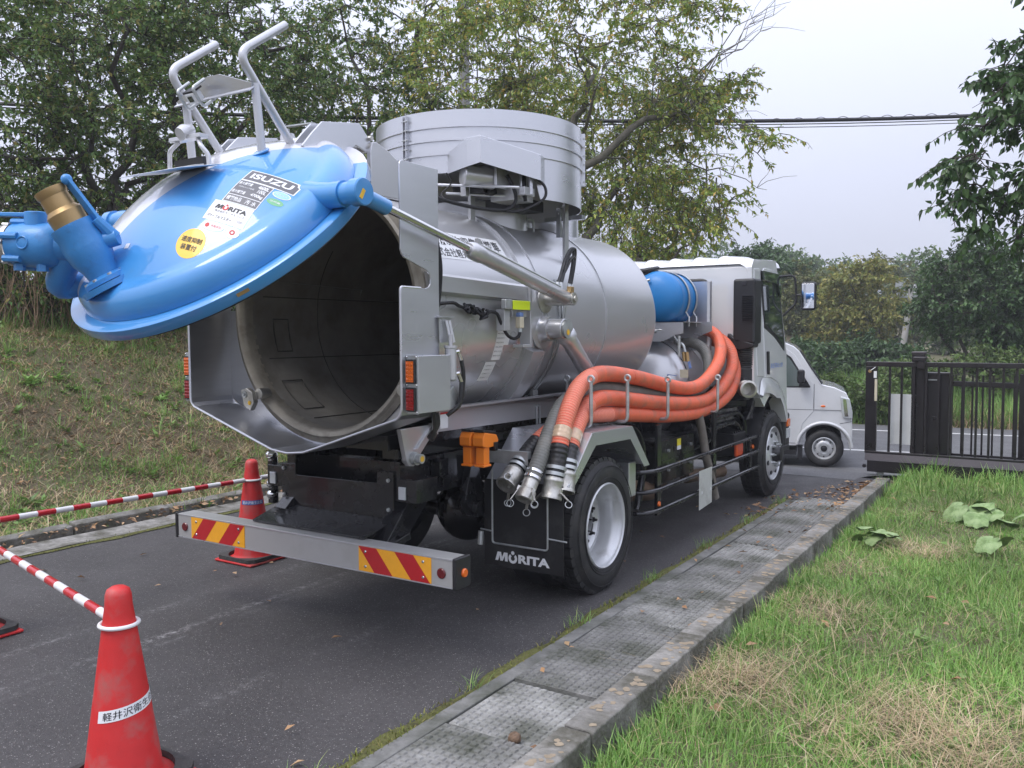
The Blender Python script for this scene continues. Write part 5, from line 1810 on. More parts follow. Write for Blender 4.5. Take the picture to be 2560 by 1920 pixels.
b = MB(); b.prism([(3.02, .80), (3.24, .80), (3.32, 1.02), (3.26, 1.04), (3.16, .88)], (.93, 0, 0), Y, Z, .06); b.build('wheel_guard', M['black'], TK, bevel=.006)
b = MB(); b.box(.45, .92, 2.30, 3.1, .82, .93); b.build('deck_plate', M['black'], TK, bevel=.005)
b = MB(); b.box(-.92, .45, 1.95, 3.1, .90, .98); b.build('deck_floor', M['black'], TK)
b = MB(); b.box(-.98, -.48, .9, 3.0, .42, .80); b.build('fuel_tank', M['black'], TK, bevel=.05)
# ------------------------------------------------------------------ vacuum tank, water tank and pipework behind the cab
vc = Vector((.25, 0, 1.13))
b = MB()
prof = [(.001, -.21), (.12, -.195), (.24, -.15), (.33, -.10), (.39, -.055), (.42, -.02), (.43, .01), (.43, .03)]
b.lathe(prof, (vc.x, 2.36, vc.z), Y, 56, caps=False)
b.build('vacuum_tank_head', M['silver'], TK, angle=60)
b = MB()
b.lathe([(.437, 0), (.437, .03), (.43, .035), (.43, .44), (.40, .50), (.30, .57), (.001, .62)], (vc.x, 2.39, vc.z), Y, 56, caps=False)
b.build('vacuum_tank_shell', M['silver'], TK, angle=40)
# valve on the dome
b = MB(); b.cyl((.50, 2.24, 1.20), (.60, 2.08, 1.185), .026, n=16); b.build('drain_stub', M['silver'], TK)
b = MB(); b.lathe([(.028, 0), (.036, .005), (.036, .03), (.042, .04), (.042, .075), (.034, .085), (.037, .095), (.037, .12), (.024, .121), (.022, .06)], (.60, 2.08, 1.185), (.55, -.83, -.02), 12); b.build('ball_valve', M['brass'], TK, angle=40)
b = MB(); b.cyl((.625, 2.04, 1.21), (.625, 2.04, 1.255), .008, n=8); b.bar((.625, 2.04, 1.255), (.70, 2.05, 1.245), .012, .005); b.build('valve_handle', M['inkblue'], TK)
# copper/steel fittings over the vacuum tank
b = MB(); b.tube(spline([(.44, 2.20, 1.62), (.50, 2.20, 1.63), (.58, 2.22, 1.60), (.63, 2.24, 1.53), (.68, 2.24, 1.50), (.70, 2.24, 1.44)], 6), .012, 8); b.cyl((.40, 2.20, 1.62), (.46, 2.20, 1.62), .02, n=10); b.cyl((.43, 2.20, 1.62), (.43, 2.20, 1.66), .014, n=10)
b.build('water_line', M['galv'], TK)
for x_ in (.685, .715):
    b = MB(); b.cyl((x_, 2.24, 1.44), (x_ + .01, 2.24, 1.36), .016, n=8); b.build('line_valve', M['brass'], TK)
b = MB(); b.bar((.735, 2.235, 1.36), (.75, 2.235, 1.30), .012, .02); b.build('valve_handle', M['inkblue'], TK)
b = MB(); b.box(.655, .73, 2.235, 2.238, 1.22, 1.29); b.build('paper_tag', M['cream'], TK)
# shelf and saddle plates carrying the blue tank
b = MB()
b.prism([(.02, 1.70), (.70, 1.70), (.70, 1.60), (.62, 1.585), (.55, 1.545), (.49, 1.53), (.02, 1.53)], (0, 2.19, 0), X, Z, -.006)
b.prism([(.02, 1.70), (.80, 1.70), (.80, 1.62), (.70, 1.58), (.62, 1.53), (.02, 1.53)], (0, 2.62, 0), X, Z, -.006)
b.box(.02, .70, 2.19, 2.62, 1.694, 1.70)
b.build('tank_cradle', M['stainless'], TK, smooth=False)
b = MB(); b.cyl((.66, 2.20, 1.58), (.66, 2.20, 1.40), .012, n=8); b.build('cradle_leg', M['galv'], TK)
bc = Vector((.43, 0, 1.905))
b = MB()
prof = [(.001, 0), (.08, .006), (.15, .025), (.20, .055), (.228, .095), (.236, .13), (.236, .17), (.228, .18), (.228, .29), (.236, .30), (.236, .34), (.228, .35), (.228, .46), (.236, .47), (.234, .50), (.21, .55), (.15, .585), (.001, .60)]
b.lathe(prof, (bc.x, 2.13, bc.z), Y, 48, caps=False)
b.build('water_tank', M['bluetank'], TK, angle=40)
for y in (2.415, 2.595):
    b = MB()
    P = []
    for i in range(26):
        a_ = R(205 - 235 * i / 25)
        P.append((bc.x + .240 * math.cos(a_), y, bc.z + .240 * math.sin(a_)))
    P += [(bc.x + .235, y, 1.74), (bc.x + .235, y, 1.66)]
    for i in range(len(P) - 1): 
        d = Vector(P[i + 1]) - Vector(P[i])
        b.bar(P[i], P[i + 1], .004, .030, up=(0, 1, 0))
    b.build('tank_strap', M['galv'], TK, smooth=False)
    b = MB(); b.cyl((bc.x + .235, y, 1.75), (bc.x + .235, y, 1.70), .008, n=8); b.build('strap_bolt', M['chrome'], TK)
b = MB(); b.lathe([(.09, -.03), (.09, .0), (.075, .012)], (.34, 2.30, 2.135), (-.05, -.1, 1), 24); b.lathe([(.095, .0), (.095, .02), (.08, .032), (.03, .034)], (.34, 2.30, 2.145), (-.12, -.15, 1), 24); b.build('tank_filler_cap', M['blackplas'], TK)
b = MB(); b.tube(rounded([(.38, 2.135, 1.72), (.38, 2.125, 2.05), (.42, 2.13, 2.06)], .02), .012, 8); b.build('vent_pipe', M['galv'], TK)
b = MB()
b.add([(.30 + .42 * i / 12, 2.86, 1.45) for i in range(0)], [])
P0 = []
for i in range(13):
    t = i / 12
    if t < .8: P0.append((.28 + .40 * t / .8, 2.80))
    else:
        a_ = (t - .8) / .2 * math.pi / 2
        P0.append((.68 + .035 * math.sin(a_), 2.80 + .05 * (1 - math.cos(a_))))
vs = [(p[0], p[1], z_) for z_ in (1.44, 2.07) for p in P0]
b.add(vs, [(i, i + 1, 13 + i + 1, 13 + i) for i in range(12)])
b.box(.28, .69, 2.803, 2.806, 1.6, 1.62)
b.build('heat_shield', M['stainless'], TK)
# air intake tower at the cab's rear corner
b = MB(); b.box(.86, 1.065, 3.0, 3.22, 1.50, 2.095)
it = b.build('intake_tower', M['blackplas'], TK, bevel=.025, seg=3)
b = MB(); b.prism([(.86, 1.56), (1.06, 1.50), (1.05, 1.47), (.93, 1.44), (.80, 1.52), (.815, 1.60)], (0, 3.0, 0), X, Z, -.16); b.build('intake_foot', M['blackplas'], TK, bevel=.01)
b = MB(); b.box(.945, 1.05, 2.992, 2.999, 1.705, 1.95); b.build('louvre_recess', M['ink'], it)
for i in range(14):
    b = MB(); z_ = 1.716 + i * .0165
    b.add([(.95, 2.990, z_), (1.048, 2.990, z_), (1.048, 2.980, z_ + .006), (.95, 2.980, z_ + .006), (.95, 2.991, z_ + .009), (1.048, 2.991, z_ + .009)], [(0, 1, 2, 3), (3, 2, 5, 4)])
    b.build('louvre', M['blackplas'], it, smooth=False)
b = MB(); b.box(.945, .985, 2.992, 2.999, 2.03, 2.07); b.build('grip_recess', M['ink'], it, bevel=.004)
b = MB()
prof = [(.075, 0)]
for i in range(8):
    prof += [(.09, .004 + i * .020), (.09, .012 + i * .020), (.078, .016 + i * .020)]
prof += [(.085, .17), (.07, .19)]
b.lathe(prof, (.945, 3.10, 1.46), (0, 0, -1), 28); b.build('bellows', M['blackhose'], TK, angle=50)
b = MB(); b.lathe([(.07, 0), (.10, .03), (.10, .16), (.06, .18)], (.93, 3.10, 1.30), (0, 0, -1), 28); b.build('air_duct', M['blackplas'], TK, angle=40)
b = MB(); b.lathe([(.062, 0), (.075, .006), (.075, .04), (.066, .05), (.066, .10), (.078, .106), (.078, .13), (.06, .135), (.055, .02)], (1.00, 2.93, 1.10), (.55, -.80, .0), 24); b.build('cleaner_coupling', M['alu'], TK, angle=40)
b = MB(); b.box(.78, 1.0, 2.96, 3.14, .98, 1.20); b.build('air_cleaner', M['blackplas'], TK, bevel=.02)

# ------------------------------------------------------------------ cab
M['cab'] = mat('cab_silver_white_paint', (.76, .77, .78), .22, .15, var=.02, vs=2, coat=.9)
ca, cr_ = Vector((3.71, .45)), .57
archp = [(ca.x + cr_ * math.cos(R(a_)), ca.y + cr_ * math.sin(R(a_))) for a_ in range(128, 43, -7)]
side = [(3.07, 2.20), (3.07, 1.10), (3.20, 1.02)] + archp + [(4.12, .835), (4.15, 1.45), (3.93, 2.17), (3.86, 2.312), (3.14, 2.275)]
def xw(z): return 1.060 - (z - .8) * .036
b = MB()
n = len(side)
A = [(xw(z), y, z) for y, z in side]; B_ = [(-xw(z), y, z) for y, z in side]
b.add(A + B_, [tuple(range(n)), tuple(range(2 * n - 1, n - 1, -1))] + [(i, n + i, n + (i + 1) % n, (i + 1) % n) for i in range(n)])
cab = b.build('cab_body', M['cab'], TK, bevel=.045, seg=3)
# front: corners swept in towards the windscreen
PA = [(1.055, 4.10, .46), (1.052, 4.12, .85), (1.03, 4.14, 1.45), (1.005, 3.92, 2.17), (.97, 3.84, 2.30)]
PB = [(.80, 4.72, .46), (.80, 4.76, .85), (.79, 4.74, 1.45), (.75, 4.48, 2.15), (.72, 4.38, 2.30)]
b = MB()
vs = PA + PB + [(-x, y, z) for x, y, z in PB] + [(-x, y, z) for x, y, z in PA]
fs = []
for k in range(3):
    for i in range(4): fs.append((k * 5 + i, (k + 1) * 5 + i, (k + 1) * 5 + i + 1, k * 5 + i + 1))
fs += [(4, 9, 14, 19), (0, 15, 10, 5)]
b.add(vs, fs); b.build('cab_front', M['cab'], TK, bevel=.03, seg=3)
# ribbed roof panel
b = MB()
def roof(u, v):
    x = -.98 + 1.96 * u
    e_ = min(1, min(u, 1 - u) / .04)
    rib = max(0, math.cos((x) * 2 * math.pi / .245)) ** .6
    z = 2.20 + .085 * e_ ** .5
    if v < .12: zz_ = z - .05 * (1 - v / .12) ** 2; y = 3.065 + .06 * v / .12
    else: zz_ = z + .055 * (v - .12) / .88; y = 3.125 + .98 * (v - .12) / .88
    return (x, y, zz_ + .035 * rib * e_ * (1 if v > .02 else 0) * (1 - max(0, v - .7) / .3))
b.grid(roof, 160, 24); b.build('roof_panel', M['cab'], TK, angle=50)
# rear window
b = MB(); b.tube(rounded([(-.56, 3.058, 1.66), (.60, 3.058, 1.66), (.60, 3.058, 2.095), (-.56, 3.058, 2.095), (-.56, 3.058, 1.66)], .07), .018, 8); b.build('rear_window_seal', M['blackplas'], TK)
b = MB(); b.box(-.55, .59, 3.060, 3.064, 1.67, 2.085); b.build('rear_window_pane', M['glass'], TK)
for sx in (1, -1):
    xf = lambda z, o=.0: (xw(z) + o) * sx
    def plate(name, pts, m, off, th=.01, bevel=0, parent=TK):
        b = MB()
        k = len(pts)
        A = [(xf(z, off), y, z) for y, z in pts]; B2 = [(xf(z, off - th), y, z) for y, z in pts]
        b.add(A + B2, [tuple(range(k)), tuple(range(2 * k - 1, k - 1, -1))] + [(i, k + i, k + (i + 1) % k, (i + 1) % k) for i in range(k)])
        return b.build(name, m, parent, bevel=bevel, smooth=bool(bevel))
    door = plate('door', [(3.36, 2.17), (3.40, 1.175), (3.60, 1.165), (3.80, 1.12), (3.95, 1.04), (4.06, .95), (4.12, .80), (4.16, 1.40), (3.98, 1.95), (3.92, 2.14), (3.80, 2.21), (3.45, 2.215)], M['cab'], .007, .012, .006)
    plate('window_seal', [(3.33, 2.185), (3.39, 1.65), (3.72, 1.56), (4.07, 1.415), (4.08, 1.52), (3.93, 2.08), (3.86, 2.17)], M['blackplas'], .0095, .004, 0, door)
    plate('window_pane', [(3.36, 2.12), (3.42, 1.69), (3.73, 1.60), (4.03, 1.47), (4.04, 1.53), (3.90, 2.05), (3.85, 2.11)], M['glass'], .012, .004, 0, door)
    plate('rain_visor', [(3.34, 2.185), (3.35, 2.10), (3.82, 2.075), (3.90, 1.95), (3.93, 1.98), (3.90, 2.10), (3.84, 2.18)], M['glass'], .035, .02, .004, door)
    plate('door_handle', [(3.445, 1.425), (3.45, 1.205), (3.505, 1.20), (3.51, 1.425)], M['blackplas'], .022, .014, .012, door)
    plate('quarter_panel', [(3.30, 2.2), (3.13, 2.19), (3.14, 1.60), (3.16, 1.20), (3.36, 1.185), (3.32, 2.18)], M['cab'], .006, .01, .005)
    # arch trim over the front wheel
    b = MB()
    P = [(3.20, 1.03), (3.24, 1.15)] + [(3.30 + .05 * i, 1.178 - .004 * i * i * .25) for i in range(9)] + [(3.86, 1.07), (3.97, 1.0), (4.06, .90), (4.10, .78)]
    Q = [(3.22, 1.0), (3.28, 1.02)] + [(3.33 + .045 * i, 1.035 - .0035 * i * i * .3) for i in range(9)] + [(3.83, .955), (3.93, .88), (4.0, .80), (4.06, .70)]
    k = len(P)
    vs = [(xf(1.2, .012), p[0], p[1]) for p in P] + [(xf(1.2, .045), (p[0] + q[0]) / 2, (p[1] * .55 + q[1] * .45)) for p, q in zip(P, Q)] + [(xf(1.2, .035), q[0], q[1]) for q in Q] + [(xf(1.2, -.10), q[0], q[1] - .01) for q in Q]
    b.add(vs, [(j * k + i, j * k + i + 1, (j + 1) * k + i + 1, (j + 1) * k + i) for j in range(3) for i in range(k - 1)])
    b.build('fender_trim', M['cab'], TK, angle=60)
    b = MB()
    b.lathe([(.50, 0), (.50, .30)], (xf(1.0, -.08) if sx > 0 else xf(1.0, -.08) + .30, 3.71, .46), -X if sx > 0 else -X, 40, caps=False, a0=0, a1=math.pi) if False else None
    vs = []
    for i in range(25):
        a_ = R(172 - 160 * i / 24)
        for d_ in (.02, .40): vs.append((xf(1.0, .02 - d_), 3.71 + .52 * math.cos(a_), .46 + .52 * math.sin(a_)))
    b.add(vs, [(2 * i, 2 * i + 1, 2 * i + 3, 2 * i + 2) for i in range(24)]); b.build('wheel_well', M['blackplas'], TK)
    b = MB(); x0, x1 = sorted((.93 * sx, 1.06 * sx)); b.box(x0, x1, 4.06, 4.265, .44, .78); b.build('bumper_corner', M['cab'] if False else M['blackplas'], TK, bevel=.02)
    b = MB(); x0, x1 = sorted((1.05 * sx, 1.075 * sx)); b.box(x0, x1, 4.13, 4.24, .64, .72); b.build('corner_lamp', M['orangelens'], TK, bevel=.008)
    b = MB(); x0, x1 = sorted((1.05 * sx, 1.072 * sx)); b.box(x0, x1, 4.12, 4.25, .52, .625); b.build('headlamp_edge', M['lampglass'], TK, bevel=.008)
    b = MB(); x0, x1 = sorted((.80 * sx, 1.065 * sx)); b.box(x0, x1, 3.98, 4.24, .40, .455); b.build('entry_step', M['blackplas'], TK, bevel=.01)
    # mirror and arm
    b = MB(); b.tube(rounded([(.99 * sx, 4.05, 2.165), (1.13 * sx, 4.12, 2.18), (1.15 * sx, 4.12, 1.90), (1.02 * sx, 4.05, 1.76)], .06), .0115, 10); b.tube([(1.15 * sx, 4.12, 1.98), (1.20 * sx, 4.12, 1.98)], .011, 8); b.build('mirror_arm', M['blackplas'], TK)
    b = MB(); b.obox((1.01 * sx, 4.04, 1.72), Y, X, Z, .06, .03, .10); b.build('mirror_foot', M['blackplas'], TK, bevel=.01)
    fr = Vector((.08 * sx, -1, .02)).normalized(); sd_ = Vector((1, .08 * sx, 0)).normalized()
    mc_ = Vector((1.262 * sx, 4.13, 1.965))
    b = MB(); b.obox(mc_, sd_, fr, Z, .150, .075, .285); mh = b.build('mirror_housing', M['blackplas'], TK, bevel=.030, seg=3)
    b = MB(); b.obox(mc_ + fr * .038, sd_, fr, Z, .118, .004, .245); b.build('mirror_glass', M['mirror'], mh, bevel=.0015)
b = MB()
put_text(b, '軽井沢衛生企業', lambda x, y: (xw(1.3) + .0085, 3.79 + x, 1.27 + y), .1, fit=(.42, .075), bold=.01)
b.build('lettering', M['inkblue'], TK, smooth=False)
# windscreen and front panel
b = MB(); b.add([(-.76, 4.757, 1.50), (.76, 4.757, 1.50), (.72, 4.51, 2.12), (-.72, 4.51, 2.12)], [(0, 1, 2, 3)]); b.build('windscreen', M['glass'], TK)
b = MB(); b.box(-.7, .7, 4.765, 4.80, .75, 1.2); b.build('grille', M['blackplas'], TK, bevel=.01)
# ------------------------------------------------------------------ suction hoses on the rack (things of their own)
def resample(P, step):
    P = [Vector(p) for p in P]
    out = [P[0]]
    acc = 0.0
    for i in range(len(P) - 1):
        a, c = P[i], P[i + 1]
        L_ = (c - a).length
        t = step - acc
        while t <= L_:
            out.append(a + (c - a) * (t / L_)); t += step
        acc = (acc + L_) % step if L_ + acc >= step else acc + L_
    return out
def hose(name, label, ctrl, r, mats, ribbed=0.0, rib=.0032, cuff=0.0, group=None, smooth_amp=.0026, cat='hose', scale_end=1.0):
    """ctrl starts at the coupling end. First `cuff` metres black, then `ribbed` metres with deep ribs, the rest finely ribbed."""
    pts = resample(spline(ctrl, 14), .0045)
    root = empty(name, ctrl[0], label, cat, group)
    # split in sections
    def section(nm, i0, i1, rr, mt, alt=None, period=4):
        if i1 - i0 < 2: return
        b = MB(); b.tube(pts[i0:i1 + 1], [rr(i) for i in range(i0, i1 + 1)], 18)
        n_f = 18
        if alt is not None:
            for i in range(i0, i1):
                if (i % period) >= period // 2:
                    for j in range(n_f): b.m[(i - i0) * n_f + j] = 1
            b.build(nm, [mt, alt], root, angle=80)
        else: b.build(nm, mt, root, angle=80)
    nc = int(cuff / .0045); nr = int(ribbed / .0045)
    if nc:
        section('cuff', 0, nc, lambda i: r * 1.02 + (.004 if (i // 3) % 2 else 0) * (1 if i > 30 else .3), M['blackhose'])
    section('ribbed_run', nc, nc + nr, lambda i: r + (rib if (i % 4) < 2 else -rib * .4), mats[1], mats[2])
    section('run', nc + nr, len(pts) - 1, lambda i: r + (smooth_amp if (i % 4) < 2 else 0), mats[0])
    return root, pts
OR = (M['hose'], M['hosered'], M['hosegap'])
GR = (M['greyhose'], M['greyhose'], M['greyhose'])
A = [(1.0, -.540, .775), (1.0, -.505, .87), (.995, -.465, .968), (.985, -.40, 1.065), (.970, -.30, 1.175), (.953, -.16, 1.275), (.932, .06, 1.335), (.92, .33, 1.338), (.92, .80, 1.287), (.92, 1.30, 1.210), (.92, 1.75, 1.163), (.92, 2.10, 1.197), (.91, 2.45, 1.33), (.875, 2.64, 1.47), (.80, 2.73, 1.58), (.68, 2.76, 1.635), (.52, 2.76, 1.62), (.40, 2.76, 1.55)]
B = [(1.03, -.455, .80), (1.02, -.415, .88), (1.005, -.345, .97), (.985, -.245, 1.05), (.965, -.13, 1.115), (.948, .02, 1.175), (.94, .25, 1.185), (.94, .70, 1.137), (.94, 1.25, 1.080), (.94, 1.90, 1.043), (.94, 2.30, 1.080), (.93, 2.66, 1.20), (.92, 2.83, 1.33), (.87, 2.89, 1.46), (.76, 2.90, 1.56), (.62, 2.88, 1.59), (.48, 2.87, 1.56)]
Cc = [(.79, -.625, .812), (.795, -.53, .88), (.805, -.41, .955), (.835, -.29, 1.02), (.875, -.16, 1.068), (.91, -.02, 1.092), (.925, .25, 1.078), (.925, .60, 1.050), (.925, 1.25, .985), (.925, 1.90, .957), (.925, 2.40, .99), (.925, 2.75, 1.08), (.92, 2.90, 1.20), (.89, 2.965, 1.33), (.82, 2.98, 1.45), (.72, 2.97, 1.52), (.60, 2.95, 1.54)]
Gg = [(.915, -.650, .775), (.918, -.60, .84), (.918, -.535, .92), (.912, -.42, 1.050), (.895, -.26, 1.17), (.868, .03, 1.232), (.86, .27, 1.250), (.86, .65, 1.212), (.86, 1.10, 1.162), (.86, 1.50, 1.128), (.86, 2.10, 1.122), (.84, 2.42, 1.22), (.79, 2.56, 1.36), (.72, 2.62, 1.46), (.60, 2.64, 1.52), (.45, 2.64, 1.50)]
RH = .0505
hose_specs = [('suction_hose', 'topmost orange ribbed suction hose looping up to the cab from the rack', A, RH, OR, .66, .20),
              ('suction_hose', 'middle orange suction hose lying below the grey hose on the rack', B, RH, OR, .42, .17),
              ('suction_hose', 'lowest orange suction hose lying on the rack floor, left coupling on the mudguard', Cc, RH * .98, OR, .75, .27),
              ('suction_hose', 'grey suction hose squeezed between the orange hoses on the rack', Gg, RH * .92, GR, .55, 0)]
hose_roots = []
for (nm, lb, ct, r_, mt, rbd, cf) in hose_specs:
    hose_roots.append(hose(nm, lb, ct, r_, mt, rbd, cuff=cf, rib=.0030 if mt is OR else .0014, group='suction hoses on the rack'))
def coupling(root, p, d, r_, arms, small=False):
    p = Vector(p); d = Vector(d).normalized()      # d points out of the hose end
    b = MB()
    if small:
        b.lathe([(r_ * .95, -.02), (r_ * 1.0, .0), (r_ * 1.0, .06), (r_ * 1.15, .065), (r_ * 1.2, .075), (r_ * 1.2, .12), (r_ * 1.05, .125), (r_ * .85, .12), (r_ * .8, .05)], p, d, 24, caps=False)
    else:
        b.lathe([(r_ * .9, -.02), (r_ * 1.10, .0), (r_ * 1.18, .008), (r_ * 1.18, .018), (r_ * 1.12, .022), (r_ * 1.12, .095), (r_ * 1.20, .10), (r_ * 1.20, .115), (r_ * 1.0, .116), (r_ * .95, .02)], p, d, 28, caps=False)
    b.lathe([(r_ * .9, .06), (.001, .055)], p, d, 20, caps=False)
    b.build('coupling', M['alu'], root, angle=40)
    x, y, _ = frame(d)
    for (ang, sw) in arms:
        s = x * math.cos(R(ang)) + y * math.sin(R(ang))
        q = p + d * .07 + s * r_ * 1.12
        e_ = q + (s * sw + d * (1 - sw)).normalized() * .085
        b = MB(); b.obox(q, d, s, d.cross(s), .03, .022, .02); b.bar(q, e_, .016, .007, up=tuple(s)); b.build('cam_lever', M['alu'], root, bevel=.002)
        b = MB(); b.torus(e_ + Vector((0, 0, -.020)), frame(d)[0] * .4 + frame(d)[1] * .6 + d * .2, .019, .0028, 18, 6); b.build('pull_ring', M['galv'], root)
def clamps(root, pts, offs, r_, m=None, w=.018):
    for o_ in offs:
        i = int(o_ / .0045)
        d = (pts[i + 2] - pts[i]).normalized()
        b = MB(); b.lathe([(r_, 0), (r_ + .003, 0), (r_ + .003, w), (r_, w)], pts[i], d, 24, caps=False); b.build('hose_clamp', m or M['galv'], root)
for k_, (ct, arms, sm) in enumerate(((A, ((10, .5), (190, .6)), False), (B, ((40, .7),), False), (Cc, ((60, .6), (250, .7)), False), (Gg, ((20, .45), (140, .2), (250, .5)), True))):
    root, pts = hose_roots[k_]
    d = (pts[0] - pts[6]).normalized()
    coupling(root, pts[0], d, (.052 if not sm else .045), arms, sm)
    if k_ != 3: clamps(root, pts, (.02, .055), .058, M['galv'], .020)
    else: clamps(root, pts, (.012, .045), .0485, M['chrome'], .016)
# packing tape round the two orange hoses
root, pts = hose_roots[0]
b = MB(); i0 = int(.235 / .0045); b.tube(pts[i0:i0 + 18:2], [.056 + .0015 * math.sin(i * 2.1) for i in range(9)], 20, caps=False); b.build('packing_tape', M['tapewrap'], root, angle=80)
root, pts = hose_roots[1]
b = MB(); i0 = int(.20 / .0045); b.tube(pts[i0:i0 + 18:2], [.055 + .0015 * math.sin(i * 1.7) for i in range(9)], 20, caps=False); b.build('packing_tape', M['tapewrap'], root, angle=80)
for o_ in (1.45,):
    i = int(o_ / .0045)
    root, pts = hose_roots[0]
    b = MB(); d = (pts[i + 2] - pts[i]).normalized(); b.lathe([(.0505, 0), (.0525, .001), (.0525, .006), (.0505, .007)], pts[i], d, 24, caps=False); b.build('hose_joint', M['hosered'], root)

# ------------------------------------------------------------------ wheel chocks in their holder
def chock(loc, label, w):
    x0, y0, z0 = loc
    root = empty('wheel_chock', loc, label, 'wheel chock', 'orange wheel chocks in the holder')
    b = MB()
    # wedge with stepped face, hung upside down
    b.prism([(0, 0), (.0, .045), (.02, .075), (.135, .055), (.155, .02), (.12, -.01), (.03, -.012)], (x0, y0, z0), Y, Z, w)
    b.build('wedge', M['orangeplas'], root, bevel=.006)
    b = MB(); b.box(x0 + .01, x0 + w - .01, y0 + .02, y0 + .075, z0 - .105, z0 - .011); b.box(x0 + .004, x0 + w - .004, y0 + .01, y0 + .085, z0 - .118, z0 - .105); b.build('foot', M['orangeplas'], root, bevel=.004)
    b = MB(); b.prism([(.01, .078), (.13, .059), (.135, .072), (.015, .092)], (x0 + .004, y0, z0), Y, Z, w - .008); b.build('rubber_face', M['blackplas'], root, bevel=.004)
chock((.60, -.905, .985), 'rear one of the two orange wheel chocks hung on the chassis rail', .075)
chock((.685, -.90, .985), 'outer one of the two orange wheel chocks hung on the chassis rail', .075)
b = MB(); b.box(.44, .77, -.80, -.77, .95, 1.0); b.build('chock_holder', M['black'], TK, bevel=.003)

# ------------------------------------------------------------------ traffic cones and bars
def cone(loc, label, strip):
    root = empty('traffic_cone', loc, label, 'traffic cone', 'red traffic cones round the truck')
    x0, y0, _ = loc
    b = MB()
    b.lathe([(.165, .008), (.168, .022), (.150, .030), (.136, .040), (.130, .06), (.046, .655), (.044, .690), (.038, .708), (.022, .718), (.001, .720)], (x0, y0, 0), Z, 48, caps=False)
    b.build('cone_body', M['cone'], root, angle=50)
    b = MB()
    q = []
    for k_, (s_, z_) in enumerate(((.190, .004), (.190, .016))):
        pass
    b.box(x0 - .19, x0 + .19, y0 - .19, y0 + .19, .003, .020); b.build('cone_skirt', M['cone'], root, bevel=.008)
    b = MB()
    n = 32
    vs = []
    for z_ in (.022, .048):
        for i in range(n):
            a_ = 2 * math.pi * i / n + math.pi / n
            c, s_ = math.cos(a_), math.sin(a_)
            k2 = .185 / max(abs(c), abs(s_))
            k2 = min(k2, .235)
            vs.append((x0 + c * k2, y0 + s_ * k2, z_)); vs.append((x0 + c * .172, y0 + s_ * .172, z_))
    fs = []
    for i in range(n):
        j = (i + 1) % n
        fs += [(2 * i, 2 * j, 2 * n + 2 * j, 2 * n + 2 * i), (2 * n + 2 * i, 2 * n + 2 * j, 2 * n + 2 * j + 1, 2 * n + 2 * i + 1), (2 * j + 1, 2 * i + 1, 2 * n + 2 * i + 1, 2 * n + 2 * j + 1)]
    b.add(vs, fs); b.build('weight_ring', M['conebase'], root, smooth=False)
    # label strip, wrapped on the cone
    def cr(z): return .130 + (.046 - .130) * (z - .06) / .595 + .001
    cam_a = math.atan2(-4.758 - y0, 3.414 - x0)
    zc_, hh, tx, bg, fg, a_half, off = strip
    def onc(x, y, o_=0.0, tilt=0.0):
        z_ = zc_ + y + tilt * x
        r_ = cr(z_) + o_
        a_ = cam_a + off + x / cr(zc_)
        return (x0 + r_ * math.cos(a_), y0 + r_ * math.sin(a_), z_)
    tl = .16 if bg is M['white_tape'] else 0.0
    b = MB(); b.grid(lambda u, v: onc((u - .5) * 2 * a_half, (v - .5) * hh, .0008, tl), 16, 1); b.build('name_strip', bg, root)
    b = MB(); put_text(b, tx, lambda x, y: onc(x, y, .0016, tl), .1, fit=(a_half * 1.72, hh * .72), bold=.004); b.build('lettering', fg, root, smooth=False)
    return root
near = (.626, -2.988, 0); far_ = (-1.434, -.628, 0); third = (-1.47, -2.52, 0)
M['bluetape'] = mat('blue_tape', (.03, .10, .36), .4)
cone(near, 'large red traffic cone nearest the camera with a white name strip', (.305, .040, '軽井沢衛生企業', M['white_tape'], M['ink'], .135, .55))
cone(far_, 'red traffic cone standing beyond the bumper with a blue name strip', (.42, .030, '軽井沢衛生企業', M['bluetape'], M['white_tape'], .085, 0))
cone(third, 'red traffic cone at the left edge with only its base corner showing', (.36, .034, '軽井沢衛生企業', M['white_tape'], M['ink'], .105, 0))
def cone_bar(p, q, label, n, ph, zp=.585, zq=.585):
    P, Q = Vector((p[0], p[1], zp)), Vector((q[0], q[1], zq))
    d = (Q - P).normalized()
    r_ring = .064
    a, c = P + d * (r_ring + .004), Q - d * (r_ring + .004)
    root = empty('cone_bar', (P + Q) / 2, label, 'cone bar', 'red and white bars between the cones')
    b = MB(); b.cyl(a, c, .0165, n=16); b.build('pipe', M['barwhite'], root)
    L_ = (c - a).length
    w = L_ / n
    for i in range(n):
        if (i + ph) % 2: continue
        s, e = a + d * max(.012, w * i), a + d * min(L_ - .012, w * (i + 1))
        b = MB(); b.cyl(s, e, .0172, n=16); b.build('red_band', M['barred'], root)
    for o_ in (P, Q):
        b = MB(); b.torus(o_, Z, r_ring, .0075, 28, 8); b.build('end_ring', M['barwhite'], root)
cone_bar(near, third, 'red and white bar running left from the nearest cone', 17, 1)
cone_bar(far_, third, 'red and white bar between the far cone and the grass bank side', 17, 1, .575, .60)
b = MB(); b.tube([Vector((far_[0], far_[1] + .065, .575)), Vector((far_[0] + .20, far_[1] + 1.5, .60))], .0165, 14)
tag(b.build('cone_bar', M['barwhite']), 'white end of a bar running on from the far cone behind the truck', 'cone bar', 'red and white bars between the cones')

